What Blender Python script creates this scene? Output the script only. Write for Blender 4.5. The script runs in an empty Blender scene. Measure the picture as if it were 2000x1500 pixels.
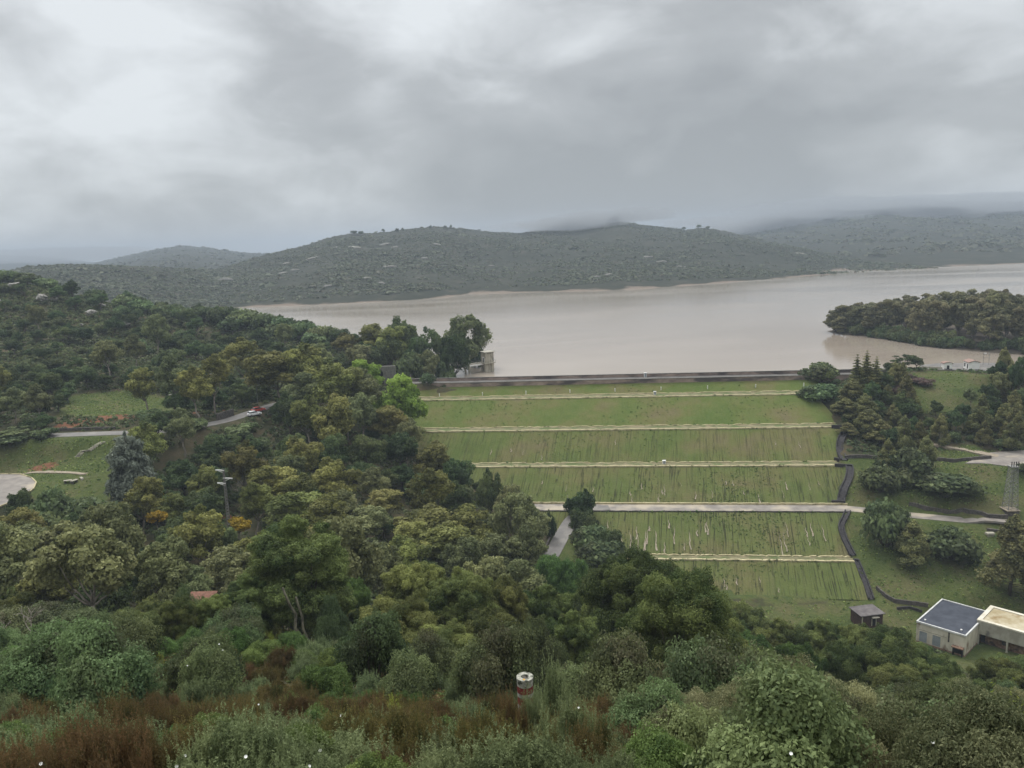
import bpy, bmesh, math, random
import numpy as np
from mathutils import Vector, Matrix, Euler
from mathutils.bvhtree import BVHTree

random.seed(7)
rng = np.random.default_rng(7)
scene = bpy.context.scene
COL = scene.collection
R = math.radians

# ------------------------------------------------------------------ camera
CAM_Z = 47.0
FPX = 1500.0                                   # focal length in pixels of the 2000 px wide photograph
cam_data = bpy.data.cameras.new("camera")
cam_data.sensor_width = 36.0
cam_data.lens = 36.0 * FPX / 2000.0
cam_data.clip_start = 0.1
cam_data.clip_end = 20000.0
cam = bpy.data.objects.new("camera", cam_data)
CAM_M = (Matrix.Translation((0, 0, CAM_Z)) @ Euler((R(90 - 10.2), 0, 0)).to_matrix().to_4x4()
         @ Matrix.Rotation(R(-2.0), 4, 'Z'))
cam.matrix_world = CAM_M
COL.objects.link(cam)
scene.camera = cam

# ------------------------------------------------------------------ sky and light
world = bpy.data.worlds.new("World")
scene.world = world
world.use_nodes = True
SUN_EL, SUN_AZ = 58.0, -25.0                    # azimuth from +Y towards +X


def build_sky():
    nt = world.node_tree
    nt.nodes.clear()
    N, L = nt.nodes.new, nt.links.new
    out = N('ShaderNodeOutputWorld')
    tc = N('ShaderNodeTexCoord')
    sep = N('ShaderNodeSeparateXYZ')
    L(tc.outputs['Generated'], sep.inputs[0])
    zc = N('ShaderNodeMath'); zc.operation = 'MAXIMUM'; zc.inputs[1].default_value = 0.0
    L(sep.outputs['Z'], zc.inputs[0])

    def noise(scale, detail, rough, dist, off, sc=(1.0, 1.0, 2.3), tilt=-14):
        mp = N('ShaderNodeMapping')
        mp.inputs['Location'].default_value = off
        mp.inputs['Rotation'].default_value = (0, R(tilt), 0)
        mp.inputs['Scale'].default_value = sc
        L(tc.outputs['Generated'], mp.inputs[0])
        n = N('ShaderNodeTexNoise')
        n.inputs['Scale'].default_value = scale
        n.inputs['Detail'].default_value = detail
        n.inputs['Roughness'].default_value = rough
        n.inputs['Distortion'].default_value = dist
        L(mp.outputs[0], n.inputs['Vector'])
        return n.outputs['Fac']
    n1 = noise(2.0, 4, 0.45, 0.3, (3.1, 1.7, 0.4))
    n2 = noise(5.5, 7, 0.50, 0.5, (9.3, 4.4, 1.1), (1, 1, 2.0), -22)
    m1 = N('ShaderNodeMath'); m1.operation = 'MULTIPLY_ADD'
    L(n2, m1.inputs[0]); m1.inputs[1].default_value = 0.74
    h = N('ShaderNodeMath'); h.operation = 'MULTIPLY'; h.inputs[1].default_value = 0.62
    L(n1, h.inputs[0]); L(h.outputs[0], m1.inputs[2])

    def lobe(vec, lo, hi, amount, prev):
        d = N('ShaderNodeVectorMath'); d.operation = 'DOT_PRODUCT'
        v = Vector(vec).normalized()
        d.inputs[1].default_value = v
        L(tc.outputs['Generated'], d.inputs[0])
        mr = N('ShaderNodeMapRange'); mr.interpolation_type = 'SMOOTHSTEP'
        mr.inputs['From Min'].default_value = lo
        mr.inputs['From Max'].default_value = hi
        mr.inputs['To Min'].default_value = 0
        mr.inputs['To Max'].default_value = amount
        L(d.outputs['Value'], mr.inputs['Value'])
        a = N('ShaderNodeMath'); a.operation = 'ADD'
        L(prev, a.inputs[0]); L(mr.outputs[0], a.inputs[1])
        return a.outputs[0]
    n3 = noise(15.0, 6, 0.55, 0.4, (2.2, 8.1, 0.3), (1, 1, 1.8), -28)
    m3 = N('ShaderNodeMath'); m3.operation = 'MULTIPLY_ADD'; m3.inputs[1].default_value = 0.22
    L(n3, m3.inputs[0])
    m4 = N('ShaderNodeMath'); m4.operation = 'ADD'; m4.inputs[1].default_value = -0.11
    L(m1.outputs[0], m4.inputs[0]); L(m4.outputs[0], m3.inputs[2])
    f = m3.outputs[0]
    f = lobe((-0.60, 1, 0.34), 0.86, 1.0, 0.20, f)       # thinner cloud, upper left
    f = lobe((0.02, 1, 0.34), 0.960, 1.0, 0.26, f)       # bright break, top
    f = lobe((0.26, 1, 0.20), 0.93, 1.0, -0.15, f)       # heavy grey bank right of it
    f = lobe((0.62, 1, 0.13), 0.965, 1.0, 0.12, f)       # lighter gap at the right
    f = lobe((-0.05, 1, 0.10), 0.93, 1.0, -0.05, f)
    cr = N('ShaderNodeValToRGB')
    cr.color_ramp.elements[0].position = 0.42
    cr.color_ramp.elements[0].color = (0.240, 0.247, 0.250, 1)
    cr.color_ramp.elements[1].position = 0.96
    cr.color_ramp.elements[1].color = (0.565, 0.585, 0.594, 1)
    e = cr.color_ramp.elements.new(0.68); e.color = (0.330, 0.339, 0.342, 1)
    L(f, cr.inputs[0])
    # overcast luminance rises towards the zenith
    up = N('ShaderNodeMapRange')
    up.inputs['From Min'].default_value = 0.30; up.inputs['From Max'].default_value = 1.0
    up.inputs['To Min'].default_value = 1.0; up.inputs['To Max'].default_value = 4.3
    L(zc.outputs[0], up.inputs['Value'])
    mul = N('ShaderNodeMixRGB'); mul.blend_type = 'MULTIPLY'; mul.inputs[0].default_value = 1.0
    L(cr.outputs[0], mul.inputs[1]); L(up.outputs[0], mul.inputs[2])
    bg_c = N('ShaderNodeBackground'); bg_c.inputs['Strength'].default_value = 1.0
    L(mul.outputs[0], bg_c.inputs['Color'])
    sky = N('ShaderNodeTexSky'); sky.sky_type = 'NISHITA'; sky.sun_disc = False
    sky.sun_elevation = R(SUN_EL); sky.sun_rotation = R(SUN_AZ)
    bg_s = N('ShaderNodeBackground'); bg_s.inputs['Strength'].default_value = 0.10
    L(sky.outputs[0], bg_s.inputs['Color'])
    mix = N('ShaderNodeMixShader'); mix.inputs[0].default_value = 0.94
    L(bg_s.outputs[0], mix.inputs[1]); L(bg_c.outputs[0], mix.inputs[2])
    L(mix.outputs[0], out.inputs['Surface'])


build_sky()
sun_data = bpy.data.lights.new("sun", 'SUN')
sun_data.energy = 1.5
sun_data.angle = R(25)
sun_data.color = (1.0, 0.97, 0.93)
sun = bpy.data.objects.new("sun", sun_data)
sd = Vector((math.sin(R(SUN_AZ)) * math.cos(R(SUN_EL)), math.cos(R(SUN_AZ)) * math.cos(R(SUN_EL)), math.sin(R(SUN_EL))))
sun.rotation_euler = sd.to_track_quat('Z', 'Y').to_euler()
COL.objects.link(sun)

scene.view_settings.view_transform = 'Standard'
scene.view_settings.look = 'None'
scene.view_settings.exposure = 0.58
scene.view_settings.gamma = 1.0
scene.render.engine = 'CYCLES'
scene.cycles.use_denoising = True
scene.cycles.denoising_prefilter = 'ACCURATE'
scene.cycles.max_bounces = 6
scene.cycles.diffuse_bounces = 4
scene.cycles.glossy_bounces = 2
scene.cycles.transmission_bounces = 2
scene.cycles.volume_bounces = 0
scene.cycles.transparent_max_bounces = 4
scene.cycles.caustics_reflective = False
scene.cycles.caustics_refractive = False

# ------------------------------------------------------------------ helpers
CAM_R = CAM_M.to_3x3()
CAM_RI = CAM_R.inverted()
CAM_P = Vector((0, 0, CAM_Z))


def ray(px, py):
    return CAM_R @ Vector(((px - 1000) / FPX, -(py - 750) / FPX, -1.0))


def atZ(px, py, z):
    d = ray(px, py)
    return CAM_P + d * ((z - CAM_Z) / d.z)


def atY(px, py, y):
    d = ray(px, py)
    return CAM_P + d * (y / d.y)


def topix(p):
    v = CAM_RI @ (Vector(p) - CAM_P)
    return (1000 + FPX * v.x / -v.z, 750 - FPX * v.y / -v.z)


def tag(o, label=None, cat=None, group=None, kind=None):
    if label: o['label'] = label
    if cat: o['category'] = cat
    if group: o['group'] = group
    if kind: o['kind'] = kind
    return o


def empty(name, loc, rz=0.0):
    o = bpy.data.objects.new(name, None)
    o.empty_display_size = 0.2
    o.location = loc
    o.rotation_euler = (0, 0, rz)
    COL.objects.link(o)
    return o


def link_mesh(name, me, mats, parent=None):
    o = bpy.data.objects.new(name, me)
    for m in (mats if isinstance(mats, (list, tuple)) else [mats]):
        if m.name not in [x.name for x in me.materials if x]:
            me.materials.append(m)
    COL.objects.link(o)
    if parent is not None:
        o.parent = parent
    return o


def np_mesh(name, V, F, smooth=False, fattr=None, vattr=None, midx=None):
    """V: n x 3, F: m x k (k = 3 or 4) numpy arrays"""
    me = bpy.data.meshes.new(name)
    V = np.asarray(V, dtype=np.float32); F = np.asarray(F, dtype=np.int32)
    k = F.shape[1]
    me.vertices.add(len(V)); me.vertices.foreach_set('co', V.ravel())
    me.loops.add(F.size); me.loops.foreach_set('vertex_index', F.ravel())
    me.polygons.add(len(F))
    me.polygons.foreach_set('loop_start', np.arange(0, F.size, k, dtype=np.int32))
    me.polygons.foreach_set('loop_total', np.full(len(F), k, dtype=np.int32))
    if smooth:
        me.polygons.foreach_set('use_smooth', np.ones(len(F), dtype=bool))
    if midx is not None:
        me.polygons.foreach_set('material_index', np.asarray(midx, dtype=np.int32))
    for nm, a in (fattr or {}).items():
        at = me.attributes.new(nm, 'FLOAT', 'FACE'); at.data.foreach_set('value', np.asarray(a, dtype=np.float32))
    for nm, a in (vattr or {}).items():
        a = np.asarray(a, dtype=np.float32)
        if a.ndim == 1:
            at = me.attributes.new(nm, 'FLOAT', 'POINT'); at.data.foreach_set('value', a)
        else:
            at = me.attributes.new(nm, 'FLOAT_VECTOR', 'POINT'); at.data.foreach_set('vector', a.ravel())
    me.update(calc_edges=True)
    return me


class MB:
    """collects solid shapes into one mesh"""
    def __init__(s):
        s.v, s.f = [], []

    def add(s, vs, fs):
        b = len(s.v)
        s.v += [tuple(x) for x in vs]
        s.f += [tuple(i + b for i in f) for f in fs]
        return s

    def hexa(s, lo, hi):
        """lo, hi: four bottom and four top corners in the same order (counter-clockwise from above)"""
        return s.add(list(lo) + list(hi), [(3, 2, 1, 0), (4, 5, 6, 7), (0, 1, 5, 4), (1, 2, 6, 5), (2, 3, 7, 6), (3, 0, 4, 7)])

    def box(s, x0, x1, y0, y1, z0, z1):
        return s.hexa([(x0, y0, z0), (x1, y0, z0), (x1, y1, z0), (x0, y1, z0)],
                      [(x0, y0, z1), (x1, y0, z1), (x1, y1, z1), (x0, y1, z1)])

    def beam(s, p, q, w, h=None):
        p, q = Vector(p), Vector(q)
        h = h or w
        d = (q - p).normalized()
        u = d.cross(Vector((0, 0, 1)))
        if u.length < 1e-3: u = Vector((1, 0, 0))
        u.normalize(); n = u.cross(d).normalized()
        c = [(-1, -1), (1, -1), (1, 1), (-1, 1)]
        return s.hexa([p + u * (a * w / 2) + n * (b * h / 2) for a, b in c], [q + u * (a * w / 2) + n * (b * h / 2) for a, b in c])

    def tube(s, pts, rad, n=7, cap=True):
        pts = [Vector(p) for p in pts]
        b = len(s.v)
        for i, p in enumerate(pts):
            d = (pts[min(i + 1, len(pts) - 1)] - pts[max(i - 1, 0)]).normalized()
            u = d.cross(Vector((0.3, 0.9, 0.1))).normalized(); w = d.cross(u)
            r = rad[i] if isinstance(rad, (list, tuple)) else rad
            for k in range(n):
                a = 2 * math.pi * k / n
                s.v.append(tuple(p + (u * math.cos(a) + w * math.sin(a)) * r))
        for i in range(len(pts) - 1):
            for k in range(n):
                k2 = (k + 1) % n
                s.f.append((b + i * n + k, b + i * n + k2, b + (i + 1) * n + k2, b + (i + 1) * n + k))
        if cap:
            s.f.append(tuple(b + k for k in range(n))[::-1])
            s.f.append(tuple(b + (len(pts) - 1) * n + k for k in range(n)))
        return s

    def lathe(s, prof, n=24, c=(0, 0, 0)):
        b = len(s.v)
        for r, z in prof:
            for k in range(n):
                a = 2 * math.pi * k / n
                s.v.append((c[0] + r * math.cos(a), c[1] + r * math.sin(a), c[2] + z))
        for i in range(len(prof) - 1):
            for k in range(n):
                k2 = (k + 1) % n
                s.f.append((b + i * n + k, b + i * n + k2, b + (i + 1) * n + k2, b + (i + 1) * n + k))
        s.f.append(tuple(b + k for k in range(n))[::-1])
        s.f.append(tuple(b + (len(prof) - 1) * n + k for k in range(n)))
        return s

    def ribbon(s, left, right, z=0.0):
        b = len(s.v)
        for l, r in zip(left, right):
            s.v.append(tuple(l)); s.v.append(tuple(r))
        for i in range(len(left) - 1):
            s.f.append((b + 2 * i, b + 2 * i + 1, b + 2 * i + 3, b + 2 * i + 2))
        return s

    def mesh(s, name, smooth=False, bevel=0.0):
        me = bpy.data.meshes.new(name)
        me.from_pydata(s.v, [], s.f)
        bm = bmesh.new(); bm.from_mesh(me)
        bmesh.ops.recalc_face_normals(bm, faces=bm.faces)
        if bevel > 0:
            ed = [e for e in bm.edges if len(e.link_faces) == 2 and e.calc_face_angle(0) > 0.6]
            bmesh.ops.bevel(bm, geom=ed, offset=bevel, segments=1, affect='EDGES')
        bm.to_mesh(me); bm.free()
        if smooth:
            me.polygons.foreach_set('use_smooth', np.ones(len(me.polygons), dtype=bool))
        me.update()
        return me

    def build(s, name, mat, parent=None, smooth=False, bevel=0.0):
        return link_mesh(name, s.mesh(name, smooth, bevel), mat, parent)


# ------------------------------------------------------------------ materials
def new_mat(name):
    m = bpy.data.materials.new(name)
    m.use_nodes = True
    nt = m.node_tree
    nt.nodes.clear()
    return m, nt, nt.nodes.new, nt.links.new


def mat_noise(name, c1, c2, scale=3.0, rough=0.85, detail=6, bump=0.15, c3=None, s3=0.5, t3=0.6, stretch=(1, 1, 1), spec=0.25, bdist=0.05):
    """two (or three) colour weathered surface in object space"""
    m, nt, N, L = new_mat(name)
    out = N('ShaderNodeOutputMaterial'); bs = N('ShaderNodeBsdfPrincipled')
    L(bs.outputs[0], out.inputs[0])
    tc = N('ShaderNodeTexCoord'); mp = N('ShaderNodeMapping'); mp.inputs['Scale'].default_value = stretch
    L(tc.outputs['Object'], mp.inputs[0])
    n = N('ShaderNodeTexNoise'); n.inputs['Scale'].default_value = scale; n.inputs['Detail'].default_value = detail
    n.inputs['Roughness'].default_value = 0.62
    L(mp.outputs[0], n.inputs['Vector'])
    cr = N('ShaderNodeValToRGB')
    cr.color_ramp.elements[0].position = 0.36; cr.color_ramp.elements[0].color = (*c1, 1)
    cr.color_ramp.elements[1].position = 0.66; cr.color_ramp.elements[1].color = (*c2, 1)
    L(n.outputs['Fac'], cr.inputs[0])
    col = cr.outputs[0]
    if c3:
        n3 = N('ShaderNodeTexNoise'); n3.inputs['Scale'].default_value = s3; n3.inputs['Detail'].default_value = 5
        L(mp.outputs[0], n3.inputs['Vector'])
        mr = N('ShaderNodeMapRange'); mr.inputs['From Min'].default_value = t3 - 0.06; mr.inputs['From Max'].default_value = t3 + 0.06
        L(n3.outputs['Fac'], mr.inputs['Value'])
        mx = N('ShaderNodeMixRGB'); mx.inputs[2].default_value = (*c3, 1)
        L(mr.outputs[0], mx.inputs[0]); L(col, mx.inputs[1])
        col = mx.outputs[0]
    L(col, bs.inputs['Base Color'])
    bs.inputs['Roughness'].default_value = rough
    bs.inputs['Specular IOR Level'].default_value = spec
    if bump > 0:
        b = N('ShaderNodeBump'); b.inputs['Strength'].default_value = bump; b.inputs['Distance'].default_value = bdist
        L(n.outputs['Fac'], b.inputs['Height']); L(b.outputs[0], bs.inputs['Normal'])
    return m


LEAF_GAIN = 2.4


def mat_leaf(name, dark, light, vary=0.25, hue=0.03, trans=0.36, rough=0.6, spec=0.15, patch=None, patch_amt=0.4):
    """foliage: colour between dark and light by the leaf's own tint, varied from plant to plant"""
    dark = tuple(c * LEAF_GAIN for c in dark); light = tuple(c * LEAF_GAIN for c in light)
    m, nt, N, L = new_mat(name)
    out = N('ShaderNodeOutputMaterial')
    at = N('ShaderNodeAttribute'); at.attribute_name = 'tint'
    oi = N('ShaderNodeObjectInfo')
    mx = N('ShaderNodeMixRGB'); mx.inputs[1].default_value = (*dark, 1); mx.inputs[2].default_value = (*light, 1)
    L(at.outputs['Fac'], mx.inputs[0])
    col = mx.outputs[0]
    if patch:
        at2 = N('ShaderNodeAttribute'); at2.attribute_name = 'patch'
        mm = N('ShaderNodeMath'); mm.operation = 'MULTIPLY'; mm.inputs[1].default_value = patch_amt
        L(at2.outputs['Fac'], mm.inputs[0])
        m2 = N('ShaderNodeMixRGB'); m2.inputs[2].default_value = (*patch, 1)
        L(mm.outputs[0], m2.inputs[0]); L(col, m2.inputs[1]); col = m2.outputs[0]
    hs = N('ShaderNodeHueSaturation')
    h = N('ShaderNodeMapRange'); h.inputs['To Min'].default_value = 0.5 - hue; h.inputs['To Max'].default_value = 0.5 + hue
    L(oi.outputs['Random'], h.inputs['Value']); L(h.outputs[0], hs.inputs['Hue'])
    wn = N('ShaderNodeTexWhiteNoise'); wn.noise_dimensions = '1D'
    L(oi.outputs['Random'], wn.inputs['W'])
    v = N('ShaderNodeMapRange'); v.inputs['To Min'].default_value = 1 - vary; v.inputs['To Max'].default_value = 1 + vary
    L(wn.outputs['Value'], v.inputs['Value']); L(v.outputs[0], hs.inputs['Value'])
    L(col, hs.inputs['Color'])
    bs = N('ShaderNodeBsdfPrincipled')
    bs.inputs['Roughness'].default_value = rough; bs.inputs['Specular IOR Level'].default_value = spec
    L(hs.outputs[0], bs.inputs['Base Color'])
    tr = N('ShaderNodeBsdfTranslucent'); L(hs.outputs[0], tr.inputs[0])
    ms = N('ShaderNodeMixShader'); ms.inputs[0].default_value = trans
    L(bs.outputs[0], ms.inputs[1]); L(tr.outputs[0], ms.inputs[2])
    L(ms.outputs[0], out.inputs[0])
    return m


M = {}
M['concrete'] = mat_noise('weathered_concrete', (0.27, 0.25, 0.20), (0.42, 0.39, 0.31), 1.2, c3=(0.10, 0.09, 0.08), s3=0.7, t3=0.64, stretch=(1, 1, 0.35))
M['grey_pole'] = mat_noise('grey_pole_concrete', (0.10, 0.096, 0.085), (0.19, 0.18, 0.16), 1.5)
M['kerb'] = mat_noise('pale_kerb', (0.36, 0.31, 0.18), (0.52, 0.46, 0.28), 0.6, c3=(0.18, 0.16, 0.085), s3=0.45, t3=0.62)
M['crest_stone'] = mat_noise('brown_stone_wall', (0.19, 0.145, 0.125), (0.38, 0.29, 0.235), 0.25, c3=(0.08, 0.066, 0.062), s3=0.10, t3=0.55, stretch=(1, 1, 2.5), detail=8)
M['stone_dark'] = mat_noise('dark_masonry', (0.05, 0.045, 0.04), (0.12, 0.105, 0.095), 1.8, bump=0.5, bdist=0.1)
M['asphalt'] = mat_noise('asphalt', (0.115, 0.108, 0.10), (0.17, 0.158, 0.147), 0.5, rough=0.6, c3=(0.20, 0.185, 0.165), s3=0.2, t3=0.6, bump=0.05)
M['road_dust'] = mat_noise('dusty_road', (0.17, 0.15, 0.135), (0.26, 0.235, 0.205), 0.4, rough=0.75, c3=(0.36, 0.31, 0.24), s3=0.15, t3=0.58, bump=0.05)
M['channel'] = mat_noise('channel_stone', (0.022, 0.020, 0.022), (0.055, 0.05, 0.05), 1.5, bump=0.4)
M['rock'] = mat_noise('pale_rock', (0.17, 0.155, 0.135), (0.40, 0.385, 0.35), 0.9, bump=0.6, bdist=0.2, c3=(0.10, 0.095, 0.08), s3=0.7, t3=0.58)
M['white_wall'] = mat_noise('whitewash', (0.74, 0.73, 0.69), (0.84, 0.83, 0.80), 0.8, bump=0.02)
M['tile'] = mat_noise('roof_tile', (0.12, 0.06, 0.042), (0.23, 0.115, 0.08), 3.0, bump=0.4, stretch=(1, 1, 1))
M['dark_gap'] = mat_noise('dark_interior', (0.012, 0.012, 0.014), (0.03, 0.03, 0.032), 2.0, bump=0)
M['red_paint'] = mat_noise('red_paint', (0.13, 0.020, 0.020), (0.20, 0.032, 0.030), 4.0, c3=(0.25, 0.2, 0.17), s3=2.2, t3=0.70, bump=0.15, bdist=0.01)
M['post_concrete'] = mat_noise('mossy_concrete', (0.20, 0.20, 0.165), (0.42, 0.41, 0.35), 11.0, c3=(0.07, 0.075, 0.055), s3=6.0, t3=0.57, bump=0.3, bdist=0.01)
M['lichen'] = mat_noise('orange_lichen', (0.45, 0.22, 0.03), (0.55, 0.30, 0.06), 9.0)
M['steel'] = mat_noise('galvanised_steel', (0.16, 0.16, 0.15), (0.30, 0.29, 0.27), 2.0, rough=0.5, bump=0)
M['white_paint'] = mat_noise('white_paint', (0.62, 0.61, 0.58), (0.78, 0.77, 0.74), 3.0, rough=0.5, bump=0)
M['bark'] = mat_noise('bark', (0.055, 0.045, 0.035), (0.14, 0.12, 0.095), 2.5, bump=0.6, stretch=(1, 1, 0.3))
M['pale_bark'] = mat_noise('pale_bark', (0.17, 0.145, 0.12), (0.36, 0.32, 0.27), 2.0, bump=0.3, stretch=(1, 1, 0.3))
M['lichen_bark'] = mat_noise('lichen_bark', (0.045, 0.040, 0.030), (0.16, 0.15, 0.10), 3.0, bump=0.8, stretch=(1, 1, 0.4))
M['bare_soil'] = mat_noise('bare_soil', (0.22, 0.18, 0.13), (0.33, 0.28, 0.215), 1.5, bump=0.3)
M['red_soil'] = mat_noise('red_soil', (0.15, 0.065, 0.035), (0.30, 0.125, 0.065), 0.8, bump=0.6, bdist=0.3, c3=(0.10, 0.085, 0.045), s3=0.4, t3=0.56)
M['pale_tile'] = mat_noise('faded_roof_tile', (0.22, 0.14, 0.115), (0.33, 0.23, 0.19), 3.0, bump=0.3)
M['blue_roof'] = mat_noise('blue_grey_roof_felt', (0.032, 0.037, 0.050), (0.062, 0.069, 0.086), 0.45, rough=0.6, c3=(0.024, 0.028, 0.038), s3=0.22, t3=0.60, bump=0.03)
M['tan_roof'] = mat_noise('tan_roof_screed', (0.33, 0.27, 0.16), (0.52, 0.47, 0.35), 0.35, c3=(0.24, 0.17, 0.08), s3=0.3, t3=0.57, bump=0.03)
M['cream_wall'] = mat_noise('stained_cream_wall', (0.46, 0.42, 0.33), (0.62, 0.58, 0.48), 0.55, c3=(0.20, 0.14, 0.09), s3=0.45, t3=0.63, stretch=(1, 1, 0.5))
M['grey_wall'] = mat_noise('stained_grey_wall', (0.28, 0.26, 0.21), (0.44, 0.42, 0.36), 0.6, c3=(0.05, 0.045, 0.045), s3=0.42, t3=0.66, stretch=(1, 1, 0.6))
M['brick'] = mat_noise('rusty_brick', (0.15, 0.085, 0.055), (0.30, 0.20, 0.14), 2.0, c3=(0.06, 0.04, 0.03), s3=0.8, t3=0.58)
M['grey_door'] = mat_noise('grey_metal_door', (0.22, 0.25, 0.26), (0.30, 0.33, 0.34), 0.8, rough=0.5, bump=0)
M['hut_wall'] = mat_noise('dark_brown_wall', (0.035, 0.022, 0.018), (0.085, 0.05, 0.038), 2.0)
M['hut_roof'] = mat_noise('hut_roof', (0.085, 0.075, 0.075), (0.16, 0.145, 0.14), 0.9)
M['car_white'] = mat_noise('white_car_paint', (0.74, 0.74, 0.74), (0.78, 0.78, 0.78), 1.0, rough=0.25, bump=0, spec=0.5)
M['car_red'] = mat_noise('red_car_paint', (0.42, 0.055, 0.04), (0.48, 0.07, 0.05), 1.0, rough=0.3, bump=0, spec=0.5)
M['glass_dark'] = mat_noise('dark_glass', (0.02, 0.022, 0.025), (0.03, 0.032, 0.035), 1.0, rough=0.08, bump=0, spec=0.5)
M['rubber'] = mat_noise('rubber', (0.015, 0.015, 0.015), (0.025, 0.025, 0.025), 1.0, bump=0)
M['blossom'] = mat_noise('white_petal', (0.72, 0.72, 0.68), (0.82, 0.82, 0.78), 8.0, bump=0)

M['leaf_euc'] = mat_leaf('leaf_olive', (0.048, 0.054, 0.017), (0.140, 0.142, 0.045), 0.28, 0.025, patch=(0.13, 0.095, 0.04), patch_amt=0.32)
M['leaf_grey'] = mat_leaf('leaf_grey_green', (0.044, 0.054, 0.024), (0.118, 0.126, 0.056), 0.25, 0.02, patch=(0.10, 0.095, 0.05), patch_amt=0.35)
M['leaf_grove'] = mat_leaf('leaf_grove', (0.048, 0.050, 0.026), (0.118, 0.112, 0.060), 0.22, 0.02, patch=(0.10, 0.08, 0.05), patch_amt=0.5)
M['leaf_oak'] = mat_leaf('leaf_dark_oak', (0.020, 0.033, 0.014), (0.060, 0.080, 0.030), 0.30, 0.025, patch=(0.070, 0.062, 0.045), patch_amt=0.35)
M['leaf_pine'] = mat_leaf('leaf_conifer', (0.044, 0.050, 0.020), (0.132, 0.130, 0.052), 0.22, 0.02, patch=(0.085, 0.062, 0.032), patch_amt=0.5)
M['leaf_bright'] = mat_leaf('leaf_spring_green', (0.058, 0.092, 0.014), (0.128, 0.178, 0.034), 0.1, 0.012)
M['leaf_feather'] = mat_leaf('leaf_feathery_grey', (0.055, 0.064, 0.050), (0.125, 0.138, 0.108), 0.1, 0.01)
M['leaf_mimosa'] = mat_leaf('mimosa_blossom', (0.070, 0.052, 0.009), (0.205, 0.135, 0.014), 0.15, 0.01)
M['leaf_scrub'] = mat_leaf('leaf_scrub', (0.030, 0.044, 0.020), (0.080, 0.100, 0.042), 0.35, 0.03, patch=(0.085, 0.062, 0.045), patch_amt=0.6)
M['leaf_mastic'] = mat_leaf('leaf_mastic', (0.028, 0.046, 0.014), (0.070, 0.100, 0.030), 0.28, 0.025)
M['leaf_heath'] = mat_leaf('leaf_rust_heath', (0.032, 0.030, 0.012), (0.084, 0.060, 0.024), 0.28, 0.03, patch=(0.050, 0.064, 0.021), patch_amt=1.0)
M['leaf_cistus'] = mat_leaf('leaf_grey_cistus', (0.036, 0.048, 0.021), (0.096, 0.116, 0.054), 0.22, 0.015, trans=0.34)
M['leaf_broom'] = mat_leaf('leaf_broom', (0.050, 0.064, 0.014), (0.122, 0.138, 0.026), 0.2, 0.015, patch=(0.30, 0.24, 0.02), patch_amt=0.35)
M['leaf_olive'] = mat_leaf('leaf_wild_olive', (0.036, 0.044, 0.020), (0.130, 0.128, 0.066), 0.22, 0.015)
M['leaf_cork'] = mat_leaf('leaf_cork_oak', (0.028, 0.040, 0.013), (0.104, 0.118, 0.038), 0.28, 0.03, patch=(0.10, 0.085, 0.03), patch_amt=0.5)
M['leaf_bramble'] = mat_leaf('leaf_bramble', (0.045, 0.034, 0.028), (0.105, 0.075, 0.062), 0.2, 0.02)
M['leaf_far'] = mat_leaf('leaf_far_scrub', (0.026, 0.032, 0.019), (0.052, 0.056, 0.033), 0.2, 0.02, patch=(0.09, 0.072, 0.05), patch_amt=0.6)
M['grass_tuft'] = mat_leaf('grass_tuft', (0.035, 0.060, 0.018), (0.125, 0.150, 0.048), 0.2, 0.02)


# ------------------------------------------------------------------ foliage builders
def leaf_quads(C, Nrm, length, width, rg, droop=None):
    n = len(C)
    t = rg.normal(size=(n, 3))
    if droop is not None:
        t = t * (1 - abs(droop)) + np.array([0, 0, droop]) * 1.6
    t -= Nrm * (t * Nrm).sum(1, keepdims=True)
    t /= np.linalg.norm(t, axis=1, keepdims=True) + 1e-9
    b = np.cross(Nrm, t)
    l = (length * rg.uniform(0.7, 1.3, n))[:, None] * 0.5
    w = (width * rg.uniform(0.7, 1.3, n))[:, None] * 0.5
    bend = Nrm * l * 0.25
    V = np.stack([C - t * l - bend, C + b * w, C + t * l - bend, C - b * w], 1).reshape(-1, 3)
    F = np.arange(4 * n).reshape(n, 4)
    return V, F


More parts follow.
